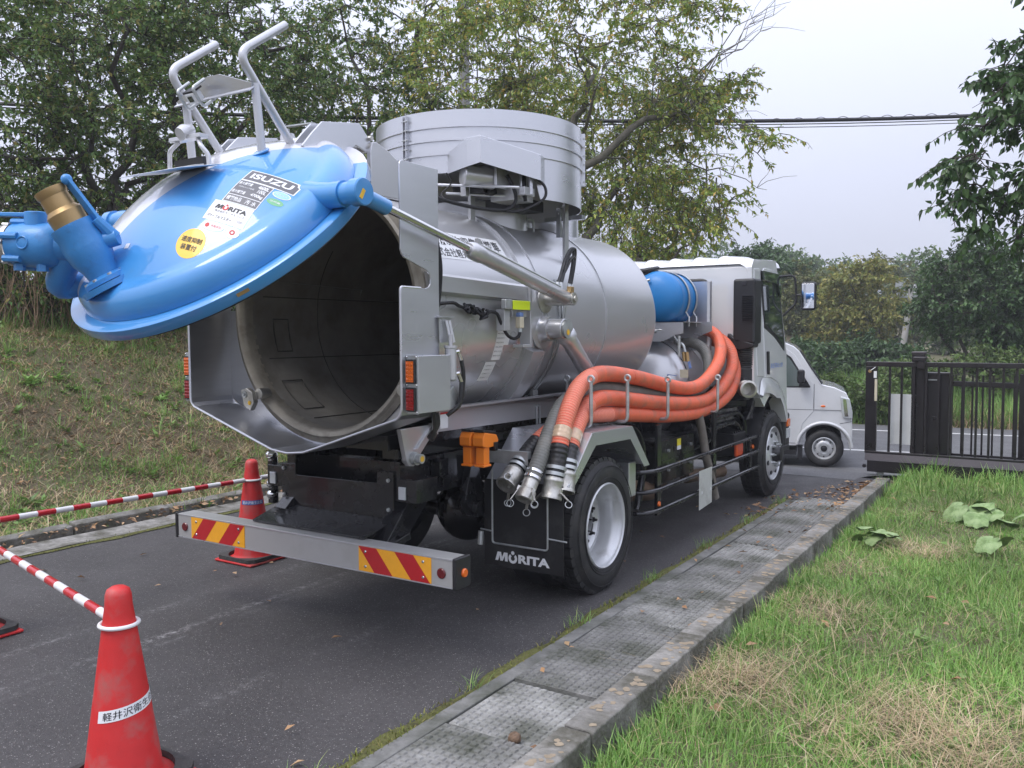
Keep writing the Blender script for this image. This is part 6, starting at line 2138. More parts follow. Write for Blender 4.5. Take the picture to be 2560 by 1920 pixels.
# ------------------------------------------------------------------ gate, posts and fence
GY = 5.594
gt = empty('sliding_gate', (3.2, GY, 0), 'dark sliding gate of upright bars standing open on the lawn', 'gate')
b = MB(); b.box(1.555, 5.6, GY - .02, GY + .03, 1.218, 1.272); b.build('top_rail', M['gate'], gt, bevel=.006)
b = MB(); b.box(1.555, 1.675, GY - .022, GY + .032, .24, 1.217); b.build('end_stile', M['gate'], gt, bevel=.005)
b = MB(); b.box(1.56, 5.6, GY - .03, GY + .04, .238, .262); b.build('bottom_rail', M['gate'], gt, bevel=.004)
b = MB(); b.add([(1.565, GY - .055, .16), (5.6, GY - .055, .16), (5.6, GY - .03, .237), (1.565, GY - .03, .237), (1.565, GY + .04, .16), (5.6, GY + .04, .16), (5.6, GY + .04, .237), (1.565, GY + .04, .237)], [(0, 1, 2, 3), (3, 2, 6, 7), (0, 3, 7, 4)]); b.build('track_cover', M['gateside'], gt, smooth=False)
b = MB(); b.box(1.59, 5.6, GY - .05, GY + .04, .03, .158); b.build('track_beam', M['gate'], gt, bevel=.004)
x_ = 1.806
for i in range(30):
    b = MB(); b.box(x_ - .012, x_ + .012, GY - .008, GY + .014, .262, 1.218); b.build('bar', M['gate'], gt)
    x_ += .1225
b = MB(); b.cyl((1.60, GY - .022, 1.165), (1.60, GY - .035, 1.165), .018, n=14); b.build('latch_knob', M['brass'], gt)
b = MB(); b.tube([(1.605, GY - .03, 1.168), (1.66, GY - .03, 1.21)], .006, 6); b.build('latch_pin', M['chrome'], gt)
b = MB(); b.box(1.640, 1.672, GY - .026, GY - .0225, 1.09, 1.165); b.build('maker_label', M['white_tape'], gt)
b = MB(); b.box(1.652, 1.680, GY - .034, GY - .0225, .83, 1.075); b.build('strike_plate', M['cream'] , gt, bevel=.003)
b = MB(); b.cyl((1.56, GY - .04, .09), (1.56, GY - .05, .09), .02, n=12); b.cyl((1.54, GY, .09), (1.575, GY, .09), .02, n=10); b.build('end_stop', M['gate'], gt)
b = MB(); b.cyl((1.72, GY, .0), (1.72, GY + .03, .0), .04, n=16); b.build('guide_roller', M['galv'], gt)
gp = empty('gate_post', (2.08, GY + .12, 0), 'square dark gate post with a capped top and roller guide', 'gate post')
b = MB(); b.box(2.015, 2.150, GY + .06, GY + .19, -.2, 1.36); b.build('post', M['gate'], gp, bevel=.005)
b = MB(); b.box(2.010, 2.155, GY + .055, GY + .195, 1.361, 1.385); b.build('cap', M['gateside'], gp, bevel=.008)
b = MB(); b.box(2.045, 2.175, GY - .07, GY + .06, 1.285, 1.33); b.box(2.085, 2.165, GY - .06, GY - .022, 1.20, 1.284); b.build('roller_guide', M['gate'], gp, bevel=.008)
b = MB(); b.box(1.79, 2.07, GY + .06, GY + .064, .345, .91)
o = b.build('notice_board', mat('pale_grey_board', (.72, .73, .74), .35, var=.05, dirt=(.55, .56, .56), ds=3), None, bevel=.002)
tag(o, 'blank pale board mounted behind the gate bars beside the post', 'board')
rp = empty('receiver_box', (2.27, GY + .17, 0), 'tall dark cabinet standing behind the gate bars', 'cabinet')
b = MB(); b.box(2.15, 2.39, GY + .10, GY + .24, -.25, 1.14); b.build('cabinet_body', M['gate'], rp, bevel=.005)
b = MB(); b.box(2.14, 2.40, GY + .09, GY + .25, 1.141, 1.155); b.build('cabinet_cap', M['gateside'], rp, bevel=.004)
b = MB(); b.box(2.18, 2.27, GY + .092, GY + .099, 1.07, 1.082); b.build('handle', M['galv'], rp)
fx_ = empty('bar_fence', (3.4, GY + 1.0, 0), 'dark upright bar fence running behind the gate', 'fence')
b = MB(); b.bar((2.30, GY + .85, 1.0), (4.9, GY + 1.12, .955), .035, .06); b.build('top_rail', M['gate'], fx_, bevel=.004)
b = MB(); b.bar((2.30, GY + .85, .16), (4.9, GY + 1.12, .12), .035, .05); b.build('bottom_rail', M['gate'], fx_, bevel=.004)
for i in range(24):
    t = i / 24
    xx = 2.35 + 2.5 * t; yy = GY + .853 + .265 * t
    b = MB(); b.box(xx - .010, xx + .010, yy - .010, yy + .010, .12, 1.10); b.build('bar', M['gate'], fx_)
for xx in (3.05, 4.6):
    b = MB(); b.box(xx - .025, xx + .025, GY + .93 - .025, GY + .93 + .025, -.4, 1.12); b.build('fence_post', M['gate'], fx_)

# ------------------------------------------------------------------ silver van on the public road
VG = -.322
vn = empty('parked_van', (.592, 7.91, VG), 'silver kei van stopped on the road behind the truck cab', 'van')
def vz(z): return z + VG
VY0, VY1 = 7.91, 9.385
ac = Vector((.592, VG + .268))
arch = [(ac.x + .335 * math.cos(R(a_)), ac.y + .335 * math.sin(R(a_))) for a_ in range(8, 176, 8)]
ac2 = Vector((-1.85, VG + .268))
arch2 = [(ac2.x + .335 * math.cos(R(a_)), ac2.y + .335 * math.sin(R(a_))) for a_ in range(8, 176, 8)]
body = [(.95, vz(.22)), (.968, vz(.45)), (.962, vz(.70)), (.93, vz(.95)), (.88, vz(1.07)), (.72, vz(1.145)), (.545, vz(1.185)), (.24, vz(1.66)), (.16, vz(1.73)), (.02, vz(1.79)), (-.3, vz(1.85)), (-2.2, vz(1.86)), (-2.42, vz(1.75)), (-2.43, vz(.25))] + list(reversed(arch2)) + [(-1.45, vz(.22)), (.22, vz(.22))] + list(reversed(arch))
body = [(.95, vz(.22)), (.968, vz(.45)), (.962, vz(.70)), (.93, vz(.95)), (.88, vz(1.07)), (.72, vz(1.145)), (.545, vz(1.185)), (.24, vz(1.66)), (.16, vz(1.73)), (.02, vz(1.79)), (-.3, vz(1.85)), (-2.2, vz(1.86)), (-2.42, vz(1.75)), (-2.43, vz(.25))] + [(p[0], p[1]) for p in reversed(arch2)] + [(p[0], p[1]) for p in reversed(arch)]
def vyo(z):
    h = z - VG
    return h * .05
b = MB()
n = len(body)
A_ = [(x, VY0 + vyo(z), z) for x, z in body]; B_ = [(x, VY1 - vyo(z), z) for x, z in body]
b.add(A_ + B_, [tuple(range(n - 1, -1, -1)), tuple(range(n, 2 * n))] + [(i, (i + 1) % n, n + (i + 1) % n, n + i) for i in range(n)])
b.build('body', M['van'], vn, bevel=.035, seg=3)
def vplate(name, pts, m, off, th=.006, bevel=0):
    b = MB()
    k = len(pts)
    A_ = [(x, VY0 + vyo(z) - off, z) for x, z in pts]; B2 = [(x, VY0 + vyo(z) - off + th, z) for x, z in pts]
    b.add(A_ + B2, [tuple(range(k - 1, -1, -1)), tuple(range(k, 2 * k))] + [(i, (i + 1) % k, k + (i + 1) % k, k + i) for i in range(k)])
    return b.build(name, m, vn, bevel=bevel, smooth=bool(bevel))
fd_ = vplate('front_door', [(.44, vz(1.17)), (.445, vz(.80)), (.30, vz(.62)), (.22, vz(.30)), (-.45, vz(.28)), (-.45, vz(1.74)), (.03, vz(1.72)), (.18, vz(1.60))], M['van'], .008, .012, .005)
vplate('window_frame', [(.395, vz(1.135)), (-.40, vz(1.13)), (-.40, vz(1.66)), (.03, vz(1.64)), (.13, vz(1.57))], M['blackplas'], .0105, .004)
vplate('side_window', [(.36, vz(1.155)), (-.37, vz(1.15)), (-.37, vz(1.63)), (.02, vz(1.61)), (.11, vz(1.55))], M['vanglass'], .0125, .004)
vplate('door_gap', [(.446, vz(1.19)), (.452, vz(1.19)), (.452, vz(.83)), (.446, vz(.83))], M['ink'], .0025, .004)
vplate('body_crease', [(.86, vz(.815)), (-.45, vz(.815)), (-.45, vz(.822)), (.86, vz(.822))], M['inkgrey'], .0095, .003)
b = MB()
for (r0, m_) in ((.335, 0),):
    P = []
    for a_ in range(4, 178, 6):
        P.append(Vector((ac.x + .37 * math.cos(R(a_)), VY0 - .004, ac.y + .37 * math.sin(R(a_)))))
    b.tube(P, .022, 8)
b.build('arch_flare', M['van'], vn)
vplate('bumper_seam', [(.80, vz(.625)), (.955, vz(.66)), (.955, vz(.667)), (.80, vz(.632))], M['ink'], .0025, .004)
vplate('sill_line', [(.22, vz(.33)), (-.45, vz(.33)), (-.45, vz(.337)), (.22, vz(.337))], M['inkgrey'], .0105, .003)
b = MB(); b.obox((-.30, VY0 + .02, vz(.98)), X, Y, Z, .15, .03, .035); b.build('door_handle', M['van'], vn, bevel=.01)
b = MB(); b.tube([(.56, VY0 + .25, vz(1.205)), (.50, VY0 + .75, vz(1.24))], .008, 6); b.build('wiper', M['blackplas'], vn)
b = MB(); b.sphere((.572, VY0 - .002, vz(.875)), .034, 14, 8, sq=(1, .35, .5)); b.build('side_indicator', M['orangelens'], vn)
b = MB(); b.obox((.27, VY0 - .10, vz(1.30)), X, Y, Z, .10, .13, .20); b.build('door_mirror', M['blackplas'], vn, bevel=.03, seg=3)
b = MB(); b.prism([(.40, vz(1.15)), (.24, vz(1.15)), (.26, vz(1.34)), (.31, vz(1.30))], (0, VY0 + .015, 0), X, Z, .03); b.build('mirror_base', M['blackplas'], vn, bevel=.005)
b = MB(); b.prism([(.80, vz(1.02)), (.925, vz(.99)), (.965, vz(.80)), (.965, vz(.70)), (.84, vz(.715)), (.82, vz(.80))], (0, VY0 - .006, 0), X, Z, -.28); b.build('headlamp', M['lampglass'], vn, bevel=.015)
b = MB(); b.prism([(.835, vz(.985)), (.875, vz(.98)), (.91, vz(.74)), (.86, vz(.74))], (0, VY0 - .009, 0), X, Z, -.002); b.build('lamp_reflector', M['chrome'], vn)
b = MB(); b.add([(.552, VY0 + .10, vz(1.195)), (.552, VY1 - .10, vz(1.195)), (.262, VY1 - .18, vz(1.655)), (.262, VY0 + .18, vz(1.655))], [(3, 2, 1, 0)]); b.build('windscreen', M['vanglass'], vn)
b = MB(); b.tube([(.555, VY0 + .035, vz(1.19)), (.25, VY0 + .115, vz(1.665))], .012, 8); b.build('screen_seal', M['blackplas'], vn)
b = MB(); b.box(-1.4, .22, VY0 + .03, VY1 - .03, vz(.16), vz(.23)); b.build('floor_pan', M['blackplas'], vn)
b = MB(); b.box(.235, .30, VY0 + .03, VY0 + .3, vz(.10), vz(.28)); b.build('mud_guard', M['blackplas'], vn)
def vwheel(x, y, sgn):
    e = empty('wheel', (x, y, vz(.268))); e.parent = vn; e.location = Vector((x, y, vz(.268))) - WORLD[vn.name]
    o = Vector((x, y, vz(.268))); D = Y * sgn
    b = MB(); b.lathe([(.158, .012), (.17, .0), (.21, -.006), (.245, .006), (.262, .022), (.268, .06), (.268, .10), (.25, .145), (.158, .15)], o, D, 48, caps=False); b.build('tyre', M['rubber'], e, angle=40)
    b = MB(); b.lathe([(.16, .02), (.162, .008), (.152, .004), (.146, .02), (.135, .03), (.128, .045), (.115, .03), (.10, .018), (.075, .014), (.06, .02), (.045, .018)], o, D, 40, caps=False); b.build('rim', M['rimsilver'], e, angle=30)
    b = MB(); b.lathe([(.046, .03), (.044, .004), (.03, -.002), (.001, -.003)], o, D, 20); b.build('hub', M['blackplas'], e)
    for i in range(8):
        a_ = 2 * math.pi * i / 8
        q = o + (X * math.cos(a_) + Z * math.sin(a_)) * .117 + D * .026
        b = MB(); b.lathe([(.001, -.003), (.010, -.003), (.011, .006)], q, D, 10); b.build('vent_hole', M['ink'], e)
    for i in range(4):
        a_ = 2 * math.pi * (i + .5) / 4
        q = o + (X * math.cos(a_) + Z * math.sin(a_)) * .063 + D * .016
        b = MB(); b.cyl(q, q - D * .014, .010, n=6); b.build('wheel_nut', M['galv'], e)
vwheel(.592, VY0 + .015, 1); vwheel(-1.85, VY0 + .015, 1); vwheel(.592, VY1 - .015, -1); vwheel(-1.85, VY1 - .015, -1)

vn.rotation_euler = (0, 0, R(13))
# ------------------------------------------------------------------ utility poles and overhead cables
b = MB(); b.lathe([(.17, 0), (.13, 11.5)], (-10.62, 14.85, .2), Z, 20)
tag(b.build('utility_pole', M['polegrey']), 'weathered grey concrete utility pole rising behind the trees', 'utility pole')
up = empty('utility_pole', (-2.80, 38.7, -.2), 'pale leaning utility pole by the far trees', 'utility pole')
b = MB(); b.cyl((-2.95, 38.6, -.5), (-2.55, 39.1, 3.6), .15, .12, n=14); b.build('pole_shaft', M['pole'], up)
b = MB(); b.bar((-3.6, 38.6, 3.20), (-1.9, 39.4, 3.30), .1, .1); b.build('crossarm', M['galv'], up)
b = MB(); b.cyl((-3.0, 38.8, 3.3), (-3.0, 38.8, 3.95), .22, n=16); b.build('transformer', M['galv'], up)
b = MB(); b.cyl((-2.4, 39.1, 3.35), (-2.4, 39.1, 3.8), .06, n=10); b.build('insulator', M['white_tape'], up)
def cable(name, pts, r_, label, m):
    b = MB(); b.tube(spline(pts, 14), r_, 6); tag(b.build(name, m), label, 'cable', 'overhead cables')
cab_pts = [(-15.74, 3.53, 6.29), (-10.4, 6.92, 5.95), (-2.2, 12.15, 5.78), (4.25, 16.29, 5.99), (12, 21.2, 6.6)]
cable('overhead_cable', cab_pts, .038, 'thick black overhead cable bundle crossing the sky', M['wire'])
cable('overhead_cable', [(x, y, z - .07) for i, (x, y, z) in enumerate(cab_pts)], .010, 'thin wire hanging just under the overhead cable bundle', M['wire'])
cable('overhead_cable', [(x, y, z - .13) for (x, y, z) in cab_pts], .008, 'lowest thin wire below the overhead cable bundle', M['wire'])
# lashing wire wound on the bundle
P = []
for i in range(500):
    t = i / 499
    x, y, z = [a + (c - a) * t for a, c in zip((-2.2, 12.15, 5.79), (4.25, 16.29, 5.99))]
    P.append(Vector((x, y, z - .02 + .035 * math.cos(t * 110)))) 
b = MB(); b.tube(P, .006, 4); tag(b.build('lashing_wire', M['wire']), 'fine lashing wire wound round the overhead cable bundle', 'cable', 'overhead cables')
b = MB(); b.tube(spline([(-2.65, 38.9, 1.1), (-7, 36, .75), (-12, 33.5, .65), (-18, 31, .8)], 8), .022, 5)
tag(b.build('guy_wire', mat('green_wire_sheath', (.05, .14, .10), .5)), 'thin green guy wire drooping left from the leaning pole', 'cable', 'overhead cables')
# ------------------------------------------------------------------ vegetation
def leaf_mesh(P, D, Nn, L_, W_, fold=.18):
    """P base (n,3), D axis, Nn normal, lengths, widths -> verts, tris"""
    S = np.cross(D, Nn)
    S /= np.linalg.norm(S, axis=1, keepdims=True) + 1e-9
    Nn = np.cross(S, D)
    L_ = L_[:, None]; W_ = W_[:, None]
    mid = P + D * L_ * .42
    a = mid + S * W_ * .5 + Nn * W_ * fold
    c = mid - S * W_ * .5 + Nn * W_ * fold
    tip = P + D * L_ - Nn * L_ * .08
    V = np.stack([P, a, tip, c], 1).reshape(-1, 3)
    k = np.arange(len(P))[:, None] * 4
    F = np.concatenate([k + np.array([[0, 1, 2]]), k + np.array([[0, 2, 3]])], 1).reshape(-1, 3)
    return V, F
def unit(v): return v / (np.linalg.norm(v, axis=-1, keepdims=True) + 1e-9)
def tubes_np(lines, sides=5):
    """lines: list of (pts (k,3), radii (k)) -> verts, quads"""
    VV, FF, o = [], [], 0
    ca = np.cos(np.arange(sides) * 2 * np.pi / sides); sa = np.sin(np.arange(sides) * 2 * np.pi / sides)
    for pts, rad in lines:
        pts = np.asarray(pts, float); k = len(pts)
        T = unit(np.gradient(pts, axis=0))
        ref = np.where(np.abs(T[:, 2:3]) < .9, np.array([[0, 0, 1.]]), np.array([[1., 0, 0]]))
        x = unit(np.cross(ref, T)); y = np.cross(T, x)
        V = pts[:, None, :] + (x[:, None, :] * ca[None, :, None] + y[:, None, :] * sa[None, :, None]) * np.asarray(rad)[:, None, None]
        VV.append(V.reshape(-1, 3))
        i = np.arange(k - 1)[:, None] * sides; j = np.arange(sides)[None, :]
        j2 = (j + 1) % sides
        FF.append(np.stack([i + j, i + j2, i + sides + j2, i + sides + j], -1).reshape(-1, 4) + o)
        o += k * sides
    return np.concatenate(VV), np.concatenate(FF)
def curve(p0, p1, bend, k, r):
    t = np.linspace(0, 1, k)[:, None]
    p = p0 * (1 - t) + p1 * t
    off = r.normal(size=3) * bend * np.linalg.norm(p1 - p0)
    p = p + off * (np.sin(np.pi * t)) + np.array([0, 0, 1]) * (bend * .6 * np.linalg.norm(p1 - p0)) * np.sin(np.pi * t)
    p[1:-1] += r.normal(size=(k - 2, 3)) * .02 * np.linalg.norm(p1 - p0)
    return p
def tree(name, label, base, env, seed, leaf, bark, n_cl=150, twigs=6, lpt=13, ll=.09, lw=.45, trunk_r=.14, limbs=5, droop=.35, fork=.35, twl=.5, group=None, cat='tree', bare=None, layer=0.0, crown_name='crown'):
    """env: list of (centre, radii, weight) ellipsoids filled with leafy sprays"""
    r = np.random.default_rng(seed)
    base = np.array(base, float)
    W = np.array([e[2] for e in env], float); W /= W.sum()
    cl = []
    for i in range(n_cl):
        e = env[r.choice(len(env), p=W)]
        d = unit(r.normal(size=3)); rad = r.uniform(.25, 1.0) ** .5
        c = np.array(e[0]) + d * rad * np.array(e[1])
        if layer: c[2] = np.round(c[2] / layer) * layer + r.normal() * layer * .18
        cl.append(c)
    cl = np.array(cl)
    ctr = cl.mean(0)
    forkp = base + (ctr - base) * fork; forkp[2] = base[2] + (ctr[2] - base[2]) * fork
    lines = []
    trunk = curve(base, forkp, .06, 8, r)
    lines.append((trunk, np.linspace(trunk_r * 1.15, trunk_r * .8, 8)))
    # main limbs end at far-apart clusters
    ends = [cl[r.integers(len(cl))]]
    for i in range(limbs - 1):
        d = np.min([np.linalg.norm(cl - e, axis=1) for e in ends], axis=0)
        ends.append(cl[np.argmax(d * r.uniform(.6, 1, len(cl)))])
    nodes, nrad = [], []
    for e in ends:
        s = trunk[-1]
        lp_ = curve(s, s + (e - s) * .92, .12, 12, r)
        rad = np.linspace(trunk_r * .62, .018, 12)
        lines.append((lp_, rad))
        nodes.append(lp_[2:]); nrad.append(rad[2:])
    nodes = np.concatenate(nodes); nrad = np.concatenate(nrad)
    P, D, Nn, Ls = [], [], [], []
    for c in cl:
        dd = np.linalg.norm(nodes - c, axis=1)
        i = np.argmin(dd)
        if dd[i] > .05:
            br = curve(nodes[i], c, .10, 7, r)
            r0 = min(nrad[i] * .75, .012 + .014 * dd[i])
            lines.append((br, np.linspace(r0, .006, 7)))
            sub = br[3:]
            nodes = np.concatenate([nodes, br[2:6]]); nrad = np.concatenate([nrad, np.full(4, .014)])
        else: sub = np.array([c])
        out = unit(c - ctr)
        for t in range(twigs):
            s = sub[r.integers(len(sub))]
            d = unit(out * .5 + r.normal(size=3) * np.array([1, 1, .45]) + np.array([0, 0, -.12]))
            L_ = twl * r.uniform(.5, 1.3)
            e = s + d * L_ + np.array([0, 0, -droop * L_ * .5])
            tw = curve(s, e, .06, 5, r)
            lines.append((tw, np.linspace(.006, .0025, 5)))
            m = max(2, int(lpt * r.uniform(.6, 1.3)))
            q = r.uniform(.1, 1.0, m)
            idx = np.clip((q * 4).astype(int), 0, 3); fr = q * 4 - idx
            p = tw[idx] * (1 - fr[:, None]) + tw[idx + 1] * fr[:, None]
            ld = unit(d[None, :] * .5 + r.normal(size=(m, 3)) * .8 + np.array([0, 0, -droop * 1.6]))
            ln = unit(r.normal(size=(m, 3)) * .6 + np.array([0, 0, 1.0]))
            P.append(p); D.append(ld); Nn.append(ln); Ls.append(ll * r.uniform(.6, 1.25, m))
    if bare:
        for (a, c, n_) in bare:
            a, c = np.array(a), np.array(c)
            for i in range(n_):
                s = a + r.normal(size=3) * .18
                e = c + r.normal(size=3) * np.array([.55, .55, .75])
                ln_ = curve(s, e, .05, 8, r)
                lines.append((ln_, np.linspace(.014, .003, 8)))
                for k2 in range(4):
                    j = r.integers(3, 7)
                    d = unit((e - s) * .8 + r.normal(size=3) * .7 * np.linalg.norm(e - s))
                    lines.append((curve(ln_[j], ln_[j] + d * r.uniform(.3, .8), .05, 4, r), np.linspace(.005, .002, 4)))
    P = np.concatenate(P); D = np.concatenate(D); Nn = np.concatenate(Nn); Ls = np.concatenate(Ls)
    V, F = leaf_mesh(P - base, D, Nn, Ls, Ls * lw * r.uniform(.8, 1.2, len(Ls)))
    root = empty(name, tuple(base), label, cat, group)
    big = [l for i_, l in enumerate(lines) if l[1][0] > .03 or i_ == 0]; small = [l for i_, l in enumerate(lines) if l[1][0] <= .03 and i_ > 0]
    vs, fs = tubes_np([(a - base, b_) for a, b_ in big], 8)
    mesh_obj('trunk', fast_mesh('trunk', vs, fs, bark, smooth=True), root, tuple(base))
    vs, fs = tubes_np([(a - base, b_) for a, b_ in small], 4)
    mesh_obj('branches', fast_mesh('branches', vs, fs, bark, smooth=True), root, tuple(base))
    mesh_obj(crown_name, fast_mesh(crown_name, V, F, leaf), root, tuple(base))
    return root

def tz(x, y): return float(terrain(np.array(x), np.array(y)))
GL = 'dark trees crowded on the bank'
# left mass, nearest first
left = [((-8.9, .2), (-8.5, .9, 4.4), (1.7, 1.5, 2.6), 'broad dark tree filling the upper left corner above the dry stalks'),
        ((-8.6, 2.6), (-7.9, 2.5, 4.6), (1.5, 1.5, 2.7), 'dense dark tree behind the blue valves and lever'),
        ((-8.2, 4.2), (-7.3, 4.0, 5.0), (1.6, 1.5, 2.6), 'dark tree behind the guard frames of the raised lid'),
        ((-10.8, 2.0), (-10.6, 2.4, 5.2), (2.4, 2.0, 3.2), 'taller dark tree in the second row at the left'),
        ((-10.2, 5.0), (-9.8, 5.6, 5.6), (2.4, 2.2, 3.2), 'taller dark tree in the second row behind the lid'),
        ((-8.4, 7.0), (-7.6, 7.2, 5.3), (1.9, 1.8, 2.8), 'tree with arching limbs behind the tank roof caps')]
for i, (bs, c, rd_, lb) in enumerate(left):
    near_ = i < 3
    tree('bank_tree', lb, (bs[0], bs[1], tz(*bs) - .1), [(c, rd_, 1)] + ([((c[0] + .5, c[1] - .2, 2.6), (1.3, 1.2, .9), .22)] if near_ else []), 20 + i, M['leafdark'], M['bark'], n_cl=215 if near_ else 170, twigs=6, lpt=21 if near_ else 18, ll=.076 if near_ else .10,
         lw=.5, trunk_r=.13, limbs=6, droop=.4, fork=.3, twl=.5 if near_ else .6, layer=.45, group=GL)
# cherry beside the drum with its limbs towards the right
tree('cherry_tree', 'spreading cherry with yellowing leaves and arching limbs right of the drum', (-4.6, 6.4, tz(-4.6, 6.4) - .1),
     [((-2.9, 7.5, 5.7), (2.3, 1.7, 1.7), 1.0), ((-1.5, 8.3, 4.4), (1.3, 1.2, 1.3), .42), ((-2.4, 7.6, 3.4), (1.6, 1.2, .8), .30), ((-4.7, 6.6, 5.6), (1.3, 1.2, 1.6), .35)], 51, M['leafcherry'], M['barkgrey'],
     n_cl=330, twigs=6, lpt=19, ll=.083, lw=.44, trunk_r=.17, limbs=9, droop=.5, fork=.32, twl=.5, layer=.42,
     bare=[((-1.9, 8.0, 5.0), (-.75, 8.9, 6.5), 9), ((-1.4, 8.3, 4.2), (-.8, 8.7, 3.4), 3)])
tree('cherry_tree', 'second cherry with orange tinted leaves between the lid and the drum', (-7.2, 9.2, tz(-7.2, 9.2)), [((-6.6, 9.0, 6.2), (2.6, 2.0, 2.6), 1)], 52, M['leafcherry'], M['bark'], n_cl=190, twigs=6, lpt=17, ll=.092, lw=.44, trunk_r=.15, limbs=7, droop=.5, fork=.3, twl=.55, layer=.5)
tree('cherry_tree', 'cherry crown showing behind the drum towards the pole', (-6.2, 13.5, tz(-6.2, 13.5)), [((-5.6, 13.5, 5.6), (2.8, 2.0, 2.7), 1)], 53, M['leafcherry'], M['bark'], n_cl=190, twigs=6, lpt=16, ll=.105, lw=.44, trunk_r=.15, limbs=6, droop=.5, fork=.3, twl=.6, layer=.5)
# right edge: large-leaved tree overhanging the gate
tree('large_leaved_tree', 'dark large-leaved tree overhanging from the right edge', (4.7, 6.9, tz(4.7, 6.9)), [((3.7, 6.35, 4.0), (1.05, .9, 1.65), 1), ((3.0, 6.1, 3.55), (.75, .55, 1.05), .6)], 61, M['leafbig'], M['bark'], n_cl=190, twigs=5, lpt=10, ll=.115, lw=.55, trunk_r=.12, limbs=6, droop=.8, fork=.35, twl=.36)
# across the road
tree('roadside_tree', 'dark bushy tree beyond the gate at the right', (1.6, 20.2, tz(1.6, 20.2) - .1), [((1.5, 20.1, 2.5), (1.5, 1.4, 1.3), 1), ((2.9, 20.6, 2.2), (1.5, 1.4, 1.6), .8), ((1.6, 20.0, 3.4), (.55, .5, .9), .25)], 62, M['leafbig'], M['bark'], n_cl=300, twigs=6, lpt=12, ll=.13, lw=.5, trunk_r=.10, limbs=6, droop=.4, fork=.2, twl=.45)
tree('roadside_tree', 'yellow tinged tree left of the leaning pole', (-3.0, 30.5, tz(-3, 30.5) - .2), [((-3.0, 30.4, 2.9), (1.5, 1.5, 1.6), 1), ((-3.8, 30.0, 1.9), (1.6, 1.4, 1.3), .7)], 63, M['leafyellow'], M['bark'], n_cl=230, twigs=6, lpt=11, ll=.17, lw=.5, trunk_r=.10, limbs=6, droop=.3, fork=.2, twl=.5, layer=.4)
tree('roadside_tree', 'olive brown tree behind the van windscreen', (-5.6, 32, tz(-5.6, 32) - .2), [((-5.4, 32.2, 2.7), (1.8, 1.5, 1.7), 1), ((-6.2, 31.5, 1.4), (1.5, 1.4, 1.4), .6)], 64, M['leafolive'], M['bark'], n_cl=230, twigs=6, lpt=11, ll=.17, lw=.5, trunk_r=.10, limbs=6, droop=.3, fork=.2, twl=.5, layer=.4)
tree('roadside_tree', 'dark green tree in shade between the truck mirror and the olive tree', (-8.0, 33.5, tz(-8, 33.5) - .2), [((-8.0, 33.5, 3.2), (2.2, 1.8, 2.4), 1)], 65, M['leafbig'], M['bark'], n_cl=260, twigs=6, lpt=11, ll=.19, lw=.5, trunk_r=.12, limbs=6, droop=.3, fork=.2, twl=.55)
midspec = [((-11.5, 40), 5.6, 2.4, 'leafbig', 'dark tree low behind the cab mirror'), ((-7.6, 41), 5.2, 2.3, 'leafshrub', 'mid green tree behind the olive tree'), ((-4.6, 43), 5.6, 2.4, 'leafolive', 'olive tree above the yellow tinged tree'), ((-1.2, 42), 5.4, 2.4, 'leafshrub', 'mid green tree right of the leaning pole'),
           ((1.8, 38), 5.2, 2.3, 'leafshrub', 'mid green tree behind the dark roadside tree'), ((5.6, 34), 5.4, 2.4, 'leafdark', 'dark green tree at the right edge behind the fence'), ((-14.5, 41), 5.6, 2.4, 'leaffar', 'green tree just over the cab roof'), ((-1.8, 26.0), 1.3, 1.4, 'leafbig', 'low dark bush under the yellow tinged tree'), ((-4.6, 26.5), 1.2, 1.5, 'leafbig', 'low dark bush behind the van roof'), ((3.8, 26), 3.4, 1.7, 'leafshrub', 'rounded green tree behind the bar fence')]
for i, ((x, y), zt_, rr_, lf, lb) in enumerate(midspec):
    z0 = tz(x, y)
    tree('roadside_tree', lb, (x, y, z0 - .2), [((x, y, zt_ * .58), (rr_, rr_ * .8, zt_ * .44), 1), ((x + .4, y - .5, zt_ * .3), (rr_ * .9, rr_ * .7, zt_ * .3), .5)], 100 + i, M[lf], M['bark'], n_cl=140, twigs=6, lpt=10, ll=.21, lw=.5, trunk_r=.10, limbs=6, droop=.3, fork=.2, twl=.55, layer=.5, group='trees across the road')
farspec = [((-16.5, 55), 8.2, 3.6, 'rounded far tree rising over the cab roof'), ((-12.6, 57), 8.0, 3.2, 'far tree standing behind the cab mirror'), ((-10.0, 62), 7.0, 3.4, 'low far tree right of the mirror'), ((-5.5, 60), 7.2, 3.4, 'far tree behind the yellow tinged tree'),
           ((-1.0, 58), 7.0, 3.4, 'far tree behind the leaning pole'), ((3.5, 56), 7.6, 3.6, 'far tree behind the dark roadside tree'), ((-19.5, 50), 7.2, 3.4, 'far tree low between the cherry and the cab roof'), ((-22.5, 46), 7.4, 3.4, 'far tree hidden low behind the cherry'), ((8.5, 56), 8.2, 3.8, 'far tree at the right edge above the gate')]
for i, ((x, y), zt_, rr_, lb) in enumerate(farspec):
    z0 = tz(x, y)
    tree('far_tree', lb, (x, y, z0 - .2), [((x, y, zt_ * .55), (rr_, rr_ * .8, zt_ * .45), 1)], 80 + i, M['leaffar'], M['bark'], n_cl=170, twigs=6, lpt=10, ll=.30, lw=.6, trunk_r=.18, limbs=6, droop=.3, fork=.25, twl=.8, group='far trees beyond the road')
